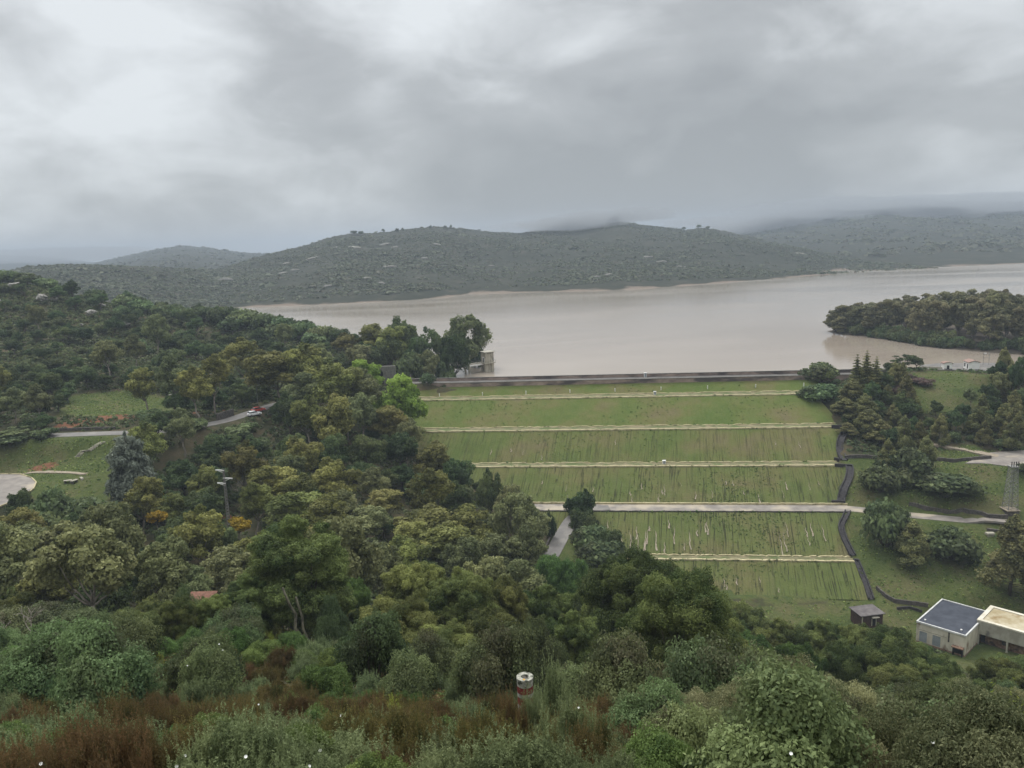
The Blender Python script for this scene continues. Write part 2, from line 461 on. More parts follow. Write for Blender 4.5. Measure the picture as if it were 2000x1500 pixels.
def lobes_to_leaves(lobes, per_m2, length, width, rg, up=0.25, shell=0.55, jitter=0.9, droop=None):
    """lobes: list of (centre, (rx, ry, rz), tint)"""
    Cs, Ns, Ts, Ps = [], [], [], []
    for c, rad, tint in lobes:
        rad = np.array(rad, dtype=float)
        area = 4 * math.pi * ((rad[0] * rad[1]) ** 1.6 + (rad[0] * rad[2]) ** 1.6 + (rad[1] * rad[2]) ** 1.6) ** (1 / 1.6) / 3 ** (1 / 1.6)
        n = max(10, int(area * per_m2))
        d = rg.normal(size=(n, 3)); d[:, 2] += up
        d /= np.linalg.norm(d, axis=1, keepdims=True)
        # lumpy shell
        ph = rg.uniform(0, 6.28, 3)
        lump = 1 + 0.22 * np.sin(d[:, 0] * 5 + ph[0]) * np.sin(d[:, 1] * 5 + ph[1]) + 0.10 * np.sin(d[:, 2] * 8 + ph[2])
        r = (shell + (1 - shell) * rg.uniform(0, 1, n) ** 0.55) * lump
        Cs.append(np.array(c) + d * rad * r[:, None])
        nn = d + rg.normal(size=(n, 3)) * jitter * 0.55
        nn /= np.linalg.norm(nn, axis=1, keepdims=True)
        Ns.append(nn)
        Ts.append(np.clip(0.5 + 0.32 * tint + rg.normal(size=n) * 0.2, 0, 1))
        Ps.append(np.full(n, max(0, rg.normal() * 0.5)) * rg.uniform(0.4, 1, n))
    C = np.concatenate(Cs); Nn = np.concatenate(Ns)
    V, F = leaf_quads(C, Nn, length, width, rg, droop)
    return V, F, np.concatenate(Ts), np.clip(np.concatenate(Ps), 0, 1)


def rand_dir(rg, zlo=-1, zhi=1):
    z = rg.uniform(zlo, zhi); a = rg.uniform(0, 2 * math.pi); s = math.sqrt(max(0, 1 - z * z))
    return np.array([s * math.cos(a), s * math.sin(a), z])


def limb(mb, p, q, r0, r1, rg, n=6, wob=0.06, seg=5):
    p, q = np.array(p, float), np.array(q, float)
    L_ = np.linalg.norm(q - p)
    pts, rs = [], []
    for i in range(seg + 1):
        t = i / seg
        o = rg.normal(size=3) * wob * L_ * math.sin(math.pi * t)
        pts.append(p + (q - p) * t + o); rs.append(r0 + (r1 - r0) * t)
    mb.tube(pts, rs, n)
    return pts


PROTO = {}


def register(kind, trunk_me, crown_me, tmat, cmat, W, H):
    trunk_me and trunk_me.materials.append(tmat)
    crown_me.materials.append(cmat)
    PROTO.setdefault(kind, []).append((trunk_me, crown_me, W, H))


def tree_mesh(kind, seed, H, cr, ch, zc, nl, lr, leaf, dens, tmat, cmat, base_r, shape='round', up=0.3, flat=0.8, droop=None, shell=0.55, bare=0.0):
    """rounded tree: H height, crown radius cr, half height ch about zc, nl lobes of radius lr"""
    rg = np.random.default_rng(seed)
    lobes, mb = [], MB()
    fork = max(0.12 * H, zc - ch * 0.95)
    lean = rg.normal(size=2) * 0.04 * H
    top = np.array([lean[0], lean[1], fork])
    limb(mb, (0, 0, -0.6), top, base_r, base_r * 0.75, rg, 8, 0.03, 4)
    ends = []
    for i in range(nl):
        for _ in range(30):
            d = rand_dir(rg, -0.75, 1.0)
            rr = rg.uniform(0.45, 1.0) if i > nl * 0.3 else rg.uniform(0.8, 1.0)
            c = np.array([lean[0], lean[1], zc]) + d * np.array([cr - lr * 0.7, cr - lr * 0.7, ch - lr * 0.55]) * rr
            if all(np.linalg.norm(c - e) > lr * 0.85 for e in ends): break
        ends.append(c)
        r = lr * rg.uniform(0.5, 1.25); tn = rg.normal() * 0.8
        lobes.append((c, (r * rg.uniform(0.8, 1.2), r * rg.uniform(0.8, 1.2), r * flat), tn))
        for _ in range(3):
            d2 = rand_dir(rg, -0.3, 1.0); r2 = r * rg.uniform(0.28, 0.5)
            lobes.append((c + d2 * r * np.array([1.0, 1.0, flat]) * rg.uniform(0.85, 1.12), (r2, r2, r2 * 0.85), tn + rg.normal() * 0.5))
    for k, e in enumerate(ends):
        if k % 2 == 0 or nl < 9:
            mid = top + (e - top) * 0.5 + np.array([0, 0, -0.12 * np.linalg.norm(e - top)])
            limb(mb, top, mid, base_r * 0.5, base_r * 0.3, rg, 6, 0.05, 3)
            limb(mb, mid, e, base_r * 0.3, base_r * 0.08, rg, 5, 0.05, 3)
    if bare:
        lobes = [l for l in lobes if rg.uniform() > bare]
    V, F, T, P = lobes_to_leaves(lobes, dens, leaf[0], leaf[1], rg, up=up, shell=shell, droop=droop)
    zs = V[:, 2]
    W = 2 * np.percentile(np.hypot(V[:, 0], V[:, 1]), 97)
    me = np_mesh(kind + '_crown', V, F, fattr={'tint': T, 'patch': P})
    register(kind, mb.mesh(kind + '_trunk', True), me, tmat, cmat, W, float(np.percentile(zs, 99.5)))


def conifer_mesh(kind, seed, H, cr, leaf, dens, tmat, cmat, open_top=True, col=False):
    rg = np.random.default_rng(seed)
    mb = MB(); lobes = []
    limb(mb, (0, 0, -0.6), (0, 0, H * 0.97), 0.28, 0.04, rg, 7, 0.008, 6)
    nw = 13
    for i in range(nw):
        t = i / (nw - 1)
        z = H * (0.10 + 0.86 * t)
        if col:
            rad = cr * (math.sin(math.pi * min(1, 0.18 + 0.82 * t)) ** 0.55) * (1 if t < 0.75 else 0.95)
        else:
            rad = cr * (1 - t) ** 0.95 * (0.85 + 0.15 * math.sin(i * 2.1)) + 0.10
            if t < 0.12: rad *= 0.75
        nb = max(3, int(6 * (1 - t) + 2))
        a0 = rg.uniform(0, 6.28)
        for k in range(nb):
            a = a0 + 2 * math.pi * k / nb + rg.normal() * 0.2
            L_ = rad * rg.uniform(0.75, 1.12)
            e = np.array([math.cos(a) * L_, math.sin(a) * L_, z + (0.10 * L_ if t > 0.5 else -0.06 * L_)])
            limb(mb, (0, 0, z - 0.1 * L_), e, 0.07 * (1 - t) + 0.02, 0.012, rg, 4, 0.03, 2)
            s = 0.42 * L_ + 0.16
            lobes.append((e * np.array([0.66, 0.66, 1]), (s, s, s * 0.55 + (0.3 if col else 0)), rg.normal() * 0.7))
        if t < 0.85:
            lobes.append((np.array([0, 0, z]), (rad * 0.55, rad * 0.55, H * 0.05), -0.6))
    V, F, T, P = lobes_to_leaves(lobes, dens, leaf[0], leaf[1], rg, up=0.2, droop=(-0.5 if col else None))
    W = 2 * np.percentile(np.hypot(V[:, 0], V[:, 1]), 97)
    register(kind, mb.mesh(kind + '_trunk', True), np_mesh(kind + '_crown', V, F, fattr={'tint': T, 'patch': P}), tmat, cmat, W, float(V[:, 2].max()))


def cone_tree(kind, seed, H, cr, leaf, dens, tmat, cmat):
    rg = np.random.default_rng(seed); mb = MB(); lobes = []
    limb(mb, (0, 0, -0.6), (0, 0, H * 0.93), 0.26, 0.05, rg, 7, 0.01, 6)
    for i in range(40):
        t = rg.uniform(0, 1) ** 0.8
        z = H * (0.10 + 0.80 * t)
        rad = cr * (1 - t) ** 0.62 * rg.uniform(0.55, 0.85)
        a = rg.uniform(0, 6.28)
        c = np.array([math.cos(a) * rad, math.sin(a) * rad, z])
        r = cr * (0.22 + 0.16 * (1 - t)) * rg.uniform(0.75, 1.25)
        lobes.append((c, (r, r, r * rg.uniform(0.8, 1.2)), rg.normal() * 0.8))
        if i % 2 == 0: limb(mb, (0, 0, z - 0.4 * rad), c, 0.06, 0.02, rg, 4, 0.04, 2)
    lobes.append((np.array([0, 0, H * 0.95]), (0.45, 0.45, 0.8), 0.4))
    V, F, T, P = lobes_to_leaves(lobes, dens, leaf[0], leaf[1], rg, up=0.3)
    W = 2 * np.percentile(np.hypot(V[:, 0], V[:, 1]), 97)
    register(kind, mb.mesh(kind + '_trunk', True), np_mesh(kind + '_crown', V, F, fattr={'tint': T, 'patch': P}), tmat, cmat, W, float(np.percentile(V[:, 2], 99.8)))


def patch_mesh(kind, seed, Rb, Hb, nl, rl, leaf, dens, cmat, tufts, shoot=0.22):
    """ragged spreading plant: many small cushions at uneven heights with upright shoots"""
    rg = np.random.default_rng(seed); lobes = []; mb = MB()
    for i in range(nl):
        a = rg.uniform(0, 6.28); q = math.sqrt(rg.uniform(0, 1))
        x, y = math.cos(a) * q * Rb, math.sin(a) * q * Rb * 0.8
        z = Hb * (0.22 + rg.uniform(0.0, 0.55) * (1 - 0.55 * q * q))
        r = rl * rg.uniform(0.6, 1.3)
        lobes.append((np.array([x, y, z]), (r, r, r * rg.uniform(0.8, 1.3)), rg.normal() * 0.9))
        limb(mb, (x * 0.5, y * 0.5, -0.25), (x, y, z), 0.014, 0.006, rg, 4, 0.06, 2)
    V, F, T, P = lobes_to_leaves(lobes, dens, leaf[0], leaf[1], rg, up=0.5, shell=0.3, jitter=1.2, droop=0.35)
    tv, tf, tt, tp = [], [], [], []
    for i in range(tufts):
        c, rad, _ = lobes[rg.integers(0, nl)]
        b = c + rg.normal(size=3) * rad[0] * np.array([0.6, 0.6, 0.2]) + np.array([0, 0, rad[2] * 0.5])
        axis = np.array([rg.normal() * 0.22, rg.normal() * 0.22, 1.0]); axis /= np.linalg.norm(axis)
        n = 22; hh = rg.uniform(0, 1, n); ln = Hb * shoot * rg.uniform(0.5, 1.5)
        C = b + axis * hh[:, None] * ln + rg.normal(size=(n, 3)) * 0.016
        nn = rg.normal(size=(n, 3)); nn /= np.linalg.norm(nn, axis=1, keepdims=True)
        v, f = leaf_quads(C, nn, leaf[0] * 1.25, leaf[1], rg, 0.35)
        tf.append(f + sum(len(q) for q in tv)); tv.append(v); tt.append(np.clip(0.6 + rg.normal(size=n) * 0.2 + 0.3 * (hh - 0.5), 0, 1)); tp.append(np.full(n, np.clip(rg.normal() * 0.5, 0, 1)))
    F = np.concatenate([F, np.concatenate(tf) + len(V)]); V = np.concatenate([V] + tv); T = np.concatenate([T] + tt); P = np.concatenate([P] + tp)
    W = 2 * np.percentile(np.hypot(V[:, 0], V[:, 1]), 97); top = float(np.percentile(V[:, 2], 99.5))
    sm = [f for f in mb.f if len(f) == 4]; mid = np.concatenate([np.zeros(len(F), int), np.ones(len(sm), int)])
    F = np.concatenate([F, np.array(sm) + len(V)]); V = np.concatenate([V, np.array(mb.v)]); T = np.concatenate([T, np.zeros(len(sm))]); P = np.concatenate([P, np.zeros(len(sm))])
    me = np_mesh(kind + '_foliage', V, F, fattr={'tint': T, 'patch': P}, midx=mid)
    me.materials.append(cmat); me.materials.append(M['bark'])
    PROTO.setdefault(kind, []).append((None, me, W, top))


def bush_mesh(kind, seed, Rb, Hb, nl, leaf, dens, cmat, spiky=0.0, stem=True, tufts=0):
    """low bush, foliage and stems in one mesh (stems take slot 1)"""
    rg = np.random.default_rng(seed)
    lobes = []; mb = MB()
    for i in range(nl):
        d = rand_dir(rg, 0.0, 1.0)
        c = np.array([d[0] * Rb * 0.62, d[1] * Rb * 0.62, Hb * 0.34 + d[2] * Hb * 0.40]) * rg.uniform(0.75, 1.05)
        s = Rb * rg.uniform(0.30, 0.46)
        lobes.append((c, (s, s, s * (0.85 + spiky)), rg.normal() * 0.8))
        if stem:
            limb(mb, (rg.normal() * 0.05, rg.normal() * 0.05, -0.3), c, 0.02 * Rb + 0.012, 0.008, rg, 4, 0.05, 3)
    V, F, T, P = lobes_to_leaves(lobes, dens, leaf[0], leaf[1], rg, up=0.5, shell=0.35, jitter=1.1, droop=(0.55 if spiky > 0.3 else None))
    if tufts:
        # upright shoots with a whorl of narrow leaves
        tv, tf, tt = [], [], []
        for i in range(tufts):
            d = rand_dir(rg, 0.05, 1.0)
            b = np.array([d[0] * Rb * 0.95, d[1] * Rb * 0.95, Hb * 0.38 + d[2] * Hb * 0.52 + Hb * 0.09 * rg.normal()])
            axis = d * 0.35 + np.array([0, 0, 1]); axis /= np.linalg.norm(axis)
            n = 26
            hh = rg.uniform(0, 1, n)
            C = b + axis * (hh[:, None] - 0.4) * Hb * 0.22 + rg.normal(size=(n, 3)) * 0.018
            nn = rg.normal(size=(n, 3)); nn /= np.linalg.norm(nn, axis=1, keepdims=True)
            v, f = leaf_quads(C, nn, leaf[0] * 1.35, leaf[1], rg, 0.35)
            tf.append(f + sum(len(x) for x in tv)); tv.append(v); tt.append(np.clip(0.72 + rg.normal(size=n) * 0.2 + 0.25 * (hh - 0.5), 0, 1))
        tv = np.concatenate(tv); tf = np.concatenate(tf); tt = np.concatenate(tt)
        F = np.concatenate([F, tf + len(V)]); V = np.concatenate([V, tv]); T = np.concatenate([T, tt]); P = np.concatenate([P, np.repeat(np.clip(rg.normal(size=tufts) * 0.5, 0, 1), 26)])
    W = 2 * np.percentile(np.hypot(V[:, 0], V[:, 1]), 97)
    top = float(np.percentile(V[:, 2], 99.5))
    mid = np.zeros(len(F), int)
    if stem and mb.f:
        sm = [f for f in mb.f if len(f) == 4]
        F = np.concatenate([F, np.array(sm) + len(V)]); V = np.concatenate([V, np.array(mb.v)])
        T = np.concatenate([T, np.zeros(len(sm))]); P = np.concatenate([P, np.zeros(len(sm))]); mid = np.concatenate([mid, np.ones(len(sm), int)])
    me = np_mesh(kind + '_foliage', V, F, fattr={'tint': T, 'patch': P}, midx=mid)
    me.materials.append(cmat); me.materials.append(M['bark'])
    PROTO.setdefault(kind, []).append((None, me, W, top))


# mid-distance trees (a pixel is 0.15 to 0.3 m there)
for s in range(4):
    tree_mesh('euc', 100 + s, 14, 4.6, 5.2, 9.2, 16, 1.75, (0.44, 0.31), 17, M['pale_bark'], M['leaf_euc'], 0.26, flat=0.85)
for s in range(3):
    tree_mesh('grey', 120 + s, 14, 4.8, 4.8, 9.0, 17, 1.7, (0.42, 0.30), 18, M['pale_bark'], M['leaf_grey'], 0.25, flat=0.85)
for s in range(4):
    tree_mesh('oak', 140 + s, 8.5, 4.6, 3.0, 5.4, 17, 1.55, (0.40, 0.28), 18, M['bark'], M['leaf_oak'], 0.28, flat=0.75)
for s in range(3):
    cone_tree('pine', 160 + s, 13, 3.9, (0.42, 0.28), 17, M['bark'], M['leaf_pine'])
    conifer_mesh('spire', 165 + s, 14, 2.6, (0.36, 0.20), 24, M['bark'], M['leaf_pine'])
for s in range(2):
    tree_mesh('bright', 170 + s, 10, 4.6, 4.0, 5.8, 18, 1.5, (0.42, 0.32), 18, M['bark'], M['leaf_bright'], 0.2)
conifer_mesh('feather', 180, 15, 3.4, (0.75, 0.26), 11, M['bark'], M['leaf_feather'], col=True)
for s in range(3):
    bush_mesh('scrub', 190 + s, 2.3, 2.4, 11, (0.40, 0.28), 20, M['leaf_scrub'])
bush_mesh('bramble', 205, 2.2, 1.6, 9, (0.4, 0.1), 40, M['leaf_bramble'])
tree_mesh('mimosa', 200, 8.5, 2.3, 1.8, 6.7, 12, 0.85, (0.34, 0.25), 24, M['bark'], M['leaf_mimosa'], 0.12, flat=0.8)
for s in range(2):
    tree_mesh('sparse', 210 + s, 8.0, 4.2, 3.4, 5.0, 15, 1.1, (0.45, 0.32), 9, M['bark'], M['leaf_oak'], 0.24, flat=0.7)
# grove across the inlet
for s in range(3):
    tree_mesh('grove', 220 + s, 20, 5.2, 9.2, 10.5, 30, 2.0, (0.75, 0.52), 6.5, M['pale_bark'], M['leaf_grove'], 0.35, flat=0.85)
# near oaks, a pixel is 0.04 to 0.1 m
for s in range(3):
    tree_mesh('near_oak', 240 + s, 9.0, 4.6, 3.4, 5.4, 34, 1.15, (0.135, 0.075), 230, M['lichen_bark'], M['leaf_cork'], 0.26, flat=0.8, shell=0.4)
for s in range(3):
    tree_mesh('tall_oak', 245 + s, 12.0, 4.3, 4.9, 7.0, 48, 1.15, (0.15, 0.085), 185, M['lichen_bark'], M['leaf_cork'], 0.28, flat=0.9, shell=0.4)
for s in range(2):
    tree_mesh('near_bright', 250 + s, 6.0, 3.6, 1.9, 4.0, 20, 1.05, (0.15, 0.09), 180, M['bark'], M['leaf_mastic'], 0.18, flat=0.6, shell=0.4)
for s in range(3):
    bush_mesh('near_scrub', 260 + s, 2.0, 2.4, 14, (0.10, 0.055), 330, M['leaf_scrub'])
for s in range(3):
    bush_mesh('wild_olive', 270 + s, 2.6, 2.9, 18, (0.10, 0.038), 520, M['leaf_olive'])
for s in range(3):
    patch_mesh('cistus', 280 + s, 0.95, 1.35, 24, 0.30, (0.058, 0.016), 1500, M['leaf_cistus'], 260, 0.26)
for s in range(3):
    patch_mesh('heath', 290 + s, 1.05, 1.15, 30, 0.26, (0.040, 0.012), 2400, M['leaf_heath'], 420, 0.24)
for s in range(2):
    patch_mesh('broom', 300 + s, 0.75, 1.05, 18, 0.24, (0.075, 0.011), 1900, M['leaf_broom'], 300, 0.34)
for s in range(2):
    bush_mesh('mastic', 310 + s, 1.0, 1.2, 12, (0.05, 0.024), 1800, M['leaf_mastic'])

# ------------------------------------------------------------------ near terrain
CTRL = []


def g(px, py, y=None, z=None):
    p = atY(px, py, y) if y is not None else atZ(px, py, z)
    CTRL.append(tuple(p))


def w(x, y, z):
    CTRL.append((x, y, z))


# hillside the photograph is taken from
for x in (-120, -60, -20, 20, 60, 130): w(x, -30, 50); w(x, 0, 45.1)
for x in (-100, -50, 60, 120): w(x, 13, 37)
for px in (-300, 300, 1000, 1700, 2400): g(px, 1575, 12)
for px, py, y in ((0, 1475, 22), (400, 1450, 22), (800, 1455, 22), (1200, 1465, 22), (1700, 1480, 22), (2100, 1480, 22),
                  (100, 1350, 38), (500, 1330, 38), (850, 1355, 38), (1150, 1405, 40), (1270, 1410, 45), (1500, 1420, 45), (1900, 1420, 45), (2300, 1420, 45),
                  (0, 1290, 56), (400, 1262, 56), (700, 1262, 56), (950, 1340, 56), (1200, 1390, 60), (1500, 1400, 65), (1900, 1400, 65), (2300, 1390, 65),
                  (1500, 1385, 95), (1800, 1370, 100), (2100, 1370, 100), (1600, 1345, 118), (1850, 1335, 122), (2050, 1335, 122)):
    g(px, py, y)
w(-80, 60, 19); w(-110, 60, 20); w(110, 60, 8); w(150, 100, -12)
# valley floor behind the spur
for x, y, z in ((-70, 100, -4), (-40, 100, -6), (-10, 100, -10), (15, 100, -12),
                (-110, 100, -2), (-110, 135, -8), (-75, 135, -9), (-45, 140, -12), (-15, 140, -18), (8, 140, -26), (30, 145, -34),
                (-160, 100, 0), (-170, 140, -6), (-60, 165, -12), (-30, 170, -16)):
    w(x, y, z)
# toe of the dam and the works yard
for px, py, z in ((1450, 1195, -36), (1600, 1205, -36.6), (1750, 1215, -37), (1400, 1240, -37), (1550, 1240, -37.4), (1720, 1240, -37.6), (1860, 1280, -38), (1990, 1290, -38), (2100, 1290, -38)):
    g(px, py, z=z)
# track down the left side of the dam
for px, py, z in ((1110, 1010, -25), (1070, 1097, -28.5), (1150, 1120, -31), (1220, 1100, -31.5), (1060, 985, -25), (1010, 1010, -25), (1000, 1100, -30)):
    g(px, py, z=z)
# left abutment
for px, py, z in ((820, 752, -0.5), (780, 770, -1), (815, 840, -10.8), (910, 906, -18), (760, 840, -8), (860, 930, -19), (960, 960, -22)):
    g(px, py, z=z)
for px, y, z in ((700, 240, -4), (600, 225, -4), (500, 200, -8), (600, 180, -13), (750, 200, -13), (850, 190, -18), (400, 175, -11), (300, 170, -11), (350, 150, -11), (150, 165, -11), (0, 160, -11)):
    g(px, 900, y); CTRL[-1] = (CTRL[-1][0], y, z)
# road to the crest, terrace below it, car park
ROAD_L = [(-260, 872, 0), (-100, 862, 0), (40, 855, 0), (110, 850, 0), (230, 846, 0), (330, 842, 0), (400, 831, 0), (450, 820, 0), (490, 806, 0), (530, 792, 0), (600, 775, -0.2), (700, 760, -0.5), (800, 750, -0.8)]
for px, py, z in ROAD_L: g(px, py, z=z)
for px, py, z in ((-150, 930, -6.5), (20, 935, -6.5), (60, 960, -7), (150, 935, -6.5), (150, 900, -4.8), (200, 880, -3), (60, 890, -3.4), (250, 960, -9)):
    g(px, py, z=z)
# hill above the road
for px, py, y in ((-200, 800, 235), (0, 800, 230), (100, 795, 230), (200, 800, 230), (330, 800, 236), (430, 790, 245),
                  (-100, 700, 290), (100, 710, 285), (250, 720, 285), (400, 730, 285), (500, 735, 285), (600, 740, 290),
                  (-100, 620, 340), (80, 640, 335), (200, 660, 335), (330, 680, 335), (450, 690, 330), (560, 700, 325), (650, 712, 320), (730, 735, 308), (800, 745, 300),
                  (-250, 560, 390), (-50, 560, 390), (40, 556, 388), (100, 566, 385), (200, 590, 382), (300, 614, 378), (400, 628, 372), (500, 646, 365), (600, 668, 352), (700, 690, 338), (780, 712, 322), (850, 735, 310)):
    g(px, py, y)
w(-330, 400, 40); w(-400, 420, 42); w(-420, 300, 25); w(-400, 200, 5); w(-300, 200, 0); w(-330, 120, -2); w(-250, 60, 15)
for px in (100, 250, 400, 550, 700):
    g(px, 600, 430); CTRL[-1] = (CTRL[-1][0], 430, 14 - 0.026 * px)
    g(px, 600, 520); CTRL[-1] = (CTRL[-1][0], 520, -10)
w(-330, 520, 10); w(-420, 520, 20)
for x, y, z in ((-30, 330, -7), (-10, 310, -7), (0, 295, -7), (20, 300, -9), (60, 300, -12), (100, 300, -12), (20, 420, -14), (120, 420, -14), (220, 300, -8), (260, 340, -10), (220, 420, -14), (-15, 340, -9)):
    w(x, y, z)
# right bank
for px, py, z in ((1645, 838, -11.5), (1660, 912, -18.6), (1660, 1000, -25.2), (1680, 1095, -31.6), (1708, 1170, -35.9),
                  (1760, 1160, -35), (1850, 1165, -34.5), (1980, 1175, -34), (2150, 1180, -34),
                  (1760, 1060, -29), (1900, 1090, -30.5), (2100, 1080, -30), (1750, 1006, -25.2), (1860, 1016, -25.6), (1960, 1030, -26.2), (2150, 1045, -27),
                  (1750, 975, -23), (1850, 960, -21.8), (1960, 985, -22.6), (2100, 980, -22), (1750, 910, -18.6), (1850, 905, -17.8), (1990, 905, -17), (2100, 900, -16),
                  (1720, 868, -15.2), (1830, 866, -14.6), (1960, 872, -15), (2100, 870, -14), 
                  (1620, 762, -4), (1700, 745, -2), (1790, 742, -1.2), (1850, 728, 0), (1900, 728, 0), (1990, 730, 0), (2120, 735, 0),
                  (1800, 716, 0.2), (1900, 714, 0.2), (1990, 716, 0.2), (2120, 716, 0)):
    g(px, py, z=z)
for px, y, z in ((1690, 230, -12), (1980, 226, -12.5), (1850, 224, -11.5), (2100, 226, -11), (1640, 236, -10)):
    g(px, 900, y); CTRL[-1] = (CTRL[-1][0], y, z)
g(1840, 782, z=-5.5)
w(150, 275, -6); w(180, 282, -6); w(230, 285, -5); w(270, 285, -4); w(300, 200, -15); w(300, 150, -25); w(220, 120, -22)

C_ = np.array(CTRL)
SC = 100.0


def tps_fit(P, lam=0.002):
    X = P[:, :2] / SC; n = len(X)
    d = np.linalg.norm(X[:, None] - X[None], axis=2)
    K = np.where(d > 0, d ** 2 * np.log(d + 1e-12), 0) + lam * np.eye(n)
    Q = np.hstack([np.ones((n, 1)), X])
    A = np.block([[K, Q], [Q.T, np.zeros((3, 3))]])
    return np.linalg.solve(A, np.concatenate([P[:, 2], np.zeros(3)])), X


TW, TX = tps_fit(C_)


def tps(x, y):
    q = np.stack([x.ravel(), y.ravel()], 1) / SC
    out = np.zeros(len(q))
    for i in range(0, len(q), 20000):
        c = q[i:i + 20000]
        d2 = ((c[:, None] - TX[None]) ** 2).sum(2)
        out[i:i + 20000] = (0.5 * d2 * np.log(d2 + 1e-12)) @ TW[:-3] + TW[-3] + c @ TW[-2:]
    return out.reshape(x.shape)


def vnoise(x, y, seed):
    """smooth value noise on arrays"""
    rg = np.random.default_rng(seed)
    T = rg.uniform(-1, 1, (256, 256))
    xi, yi = np.floor(x).astype(int), np.floor(y).astype(int)
    fx, fy = x - xi, y - yi
    fx = fx * fx * (3 - 2 * fx); fy = fy * fy * (3 - 2 * fy)
    a = T[xi % 256, yi % 256]; b = T[(xi + 1) % 256, yi % 256]; c = T[xi % 256, (yi + 1) % 256]; d = T[(xi + 1) % 256, (yi + 1) % 256]
    return (a * (1 - fx) + b * fx) * (1 - fy) + (c * (1 - fx) + d * fx) * fy


def fbm(x, y, seed, oct=4, gain=0.5):
    s, a = 0, 1.0
    for o in range(oct):
        s = s + a * vnoise(x * 2 ** o + 17.3 * o, y * 2 ** o + 5.1 * o, seed + o); a *= gain
    return s


GX0, GX1, GY0, GY1, GS = -430.0, 330.0, -40.0, 530.0, 2.0
gx = np.arange(GX0, GX1 + 0.1, GS); gy = np.arange(GY0, GY1 + 0.1, GS)
GXX, GYY = np.meshgrid(gx, gy, indexing='ij')
GH = tps(GXX, GYY)
GH = np.clip(GH, -60, 70)
GH += 0.45 * fbm(GXX / 14, GYY / 14, 3) + 0.9 * fbm(GXX / 45, GYY / 45, 9)

# dam lines: (left pixel, right pixel, Z)
DAM = {
    'crest': ((770, 758.3), (1600, 741.2), -2.2),
    'b1u': ((760, 777.2), (1592, 762.8), -4.9), 'b1l': ((760, 783.6), (1592, 769.4), -4.9),
    'b2u': ((750, 837.8), (1640, 827.0), -11.4), 'b2l': ((750, 844.6), (1650, 834.2), -11.4),
    'b3u': ((800, 905.6), (1645, 901.8), -18.3), 'b3l': ((800, 912.6), (1655, 909.4), -18.3),
    'b4u': ((990, 983.6), (1655, 986.2), -25.0), 'b4l': ((990, 998.0), (1655, 1000.4), -25.0),
    'b5u': ((1120, 1081.8), (1664, 1087.8), -31.3), 'b5l': ((1120, 1090.6), (1668, 1096.6), -31.3),
    'toe': ((1230, 1162.0), (1700, 1172.0), -35.8),
}
DL = {k: (atZ(*a, z), atZ(*b, z)) for k, (a, b, z) in DAM.items()}


def inpoly(x, y, poly):
    x = np.asarray(x, float); y = np.asarray(y, float)
    ins = np.zeros(x.shape, bool); n = len(poly)
    for i in range(n):
        x1, y1 = poly[i][0], poly[i][1]; x2, y2 = poly[(i + 1) % n][0], poly[(i + 1) % n][1]
        c = ((y1 > y) != (y2 > y)) & (x < (x2 - x1) * (y - y1) / (y2 - y1 + 1e-12) + x1)
        ins ^= c
    return ins


def line_dist(x, y, pts):
    """distance to a 3-D polyline in plan and the height of its nearest point"""
    best = np.full(x.shape, 1e9); bz = np.zeros(x.shape)
    for a, b in zip(pts[:-1], pts[1:]):
        ax, ay, az = a; bx, by, bz_ = b
        dx, dy = bx - ax, by - ay
        t = np.clip(((x - ax) * dx + (y - ay) * dy) / (dx * dx + dy * dy + 1e-9), 0, 1)
        d = np.hypot(x - ax - t * dx, y - ay - t * dy)
        m = d < best
        best = np.where(m, d, best); bz = np.where(m, az + t * (bz_ - az), bz)
    return best, bz


def flatten(pts, half, soft):
    global GH
    d, z = line_dist(GXX, GYY, pts)
    t = np.clip((d - half) / soft, 0, 1); t = t * t * (3 - 2 * t)
    GH = z * (1 - t) + GH * t


road_left = [tuple(atZ(a, b, z)) for a, b, z in ROAD_L]
TRACK = [(1560, 993, -25), (1655, 993.5, -25.05), (1700, 998, -25.1), (1750, 1004, -25.3), (1860, 1014, -25.7), (1930, 1022, -26), (2040, 1034, -26.6)]
track_right = [tuple(atZ(a, b, z)) for a, b, z in TRACK]
RAMP = [(1190, 992, -25), (1150, 994, -25), (1118, 1012, -25.2), (1098, 1046, -26.4), (1078, 1083, -28), (1066, 1104, -29), (1050, 1140, -30.5)]
ramp_left = [tuple(atZ(a, b, z)) for a, b, z in RAMP]
flatten(road_left[:-1], 3.4, 6.0)
flatten(track_right[1:-2], 3.0, 4.0)
flatten(ramp_left[1:], 3.2, 4.0)
# car park, plaza, works yard as level ground


def level(poly, z, soft=4.0):
    global GH
    d, _ = line_dist(GXX, GYY, [(p[0], p[1], 0) for p in poly] + [(poly[0][0], poly[0][1], 0)])
    ins = inpoly(GXX, GYY, poly)
    t = np.where(ins, 0, np.clip(d / soft, 0, 1)); t = t * t * (3 - 2 * t)
    GH = z * (1 - t) + GH * t


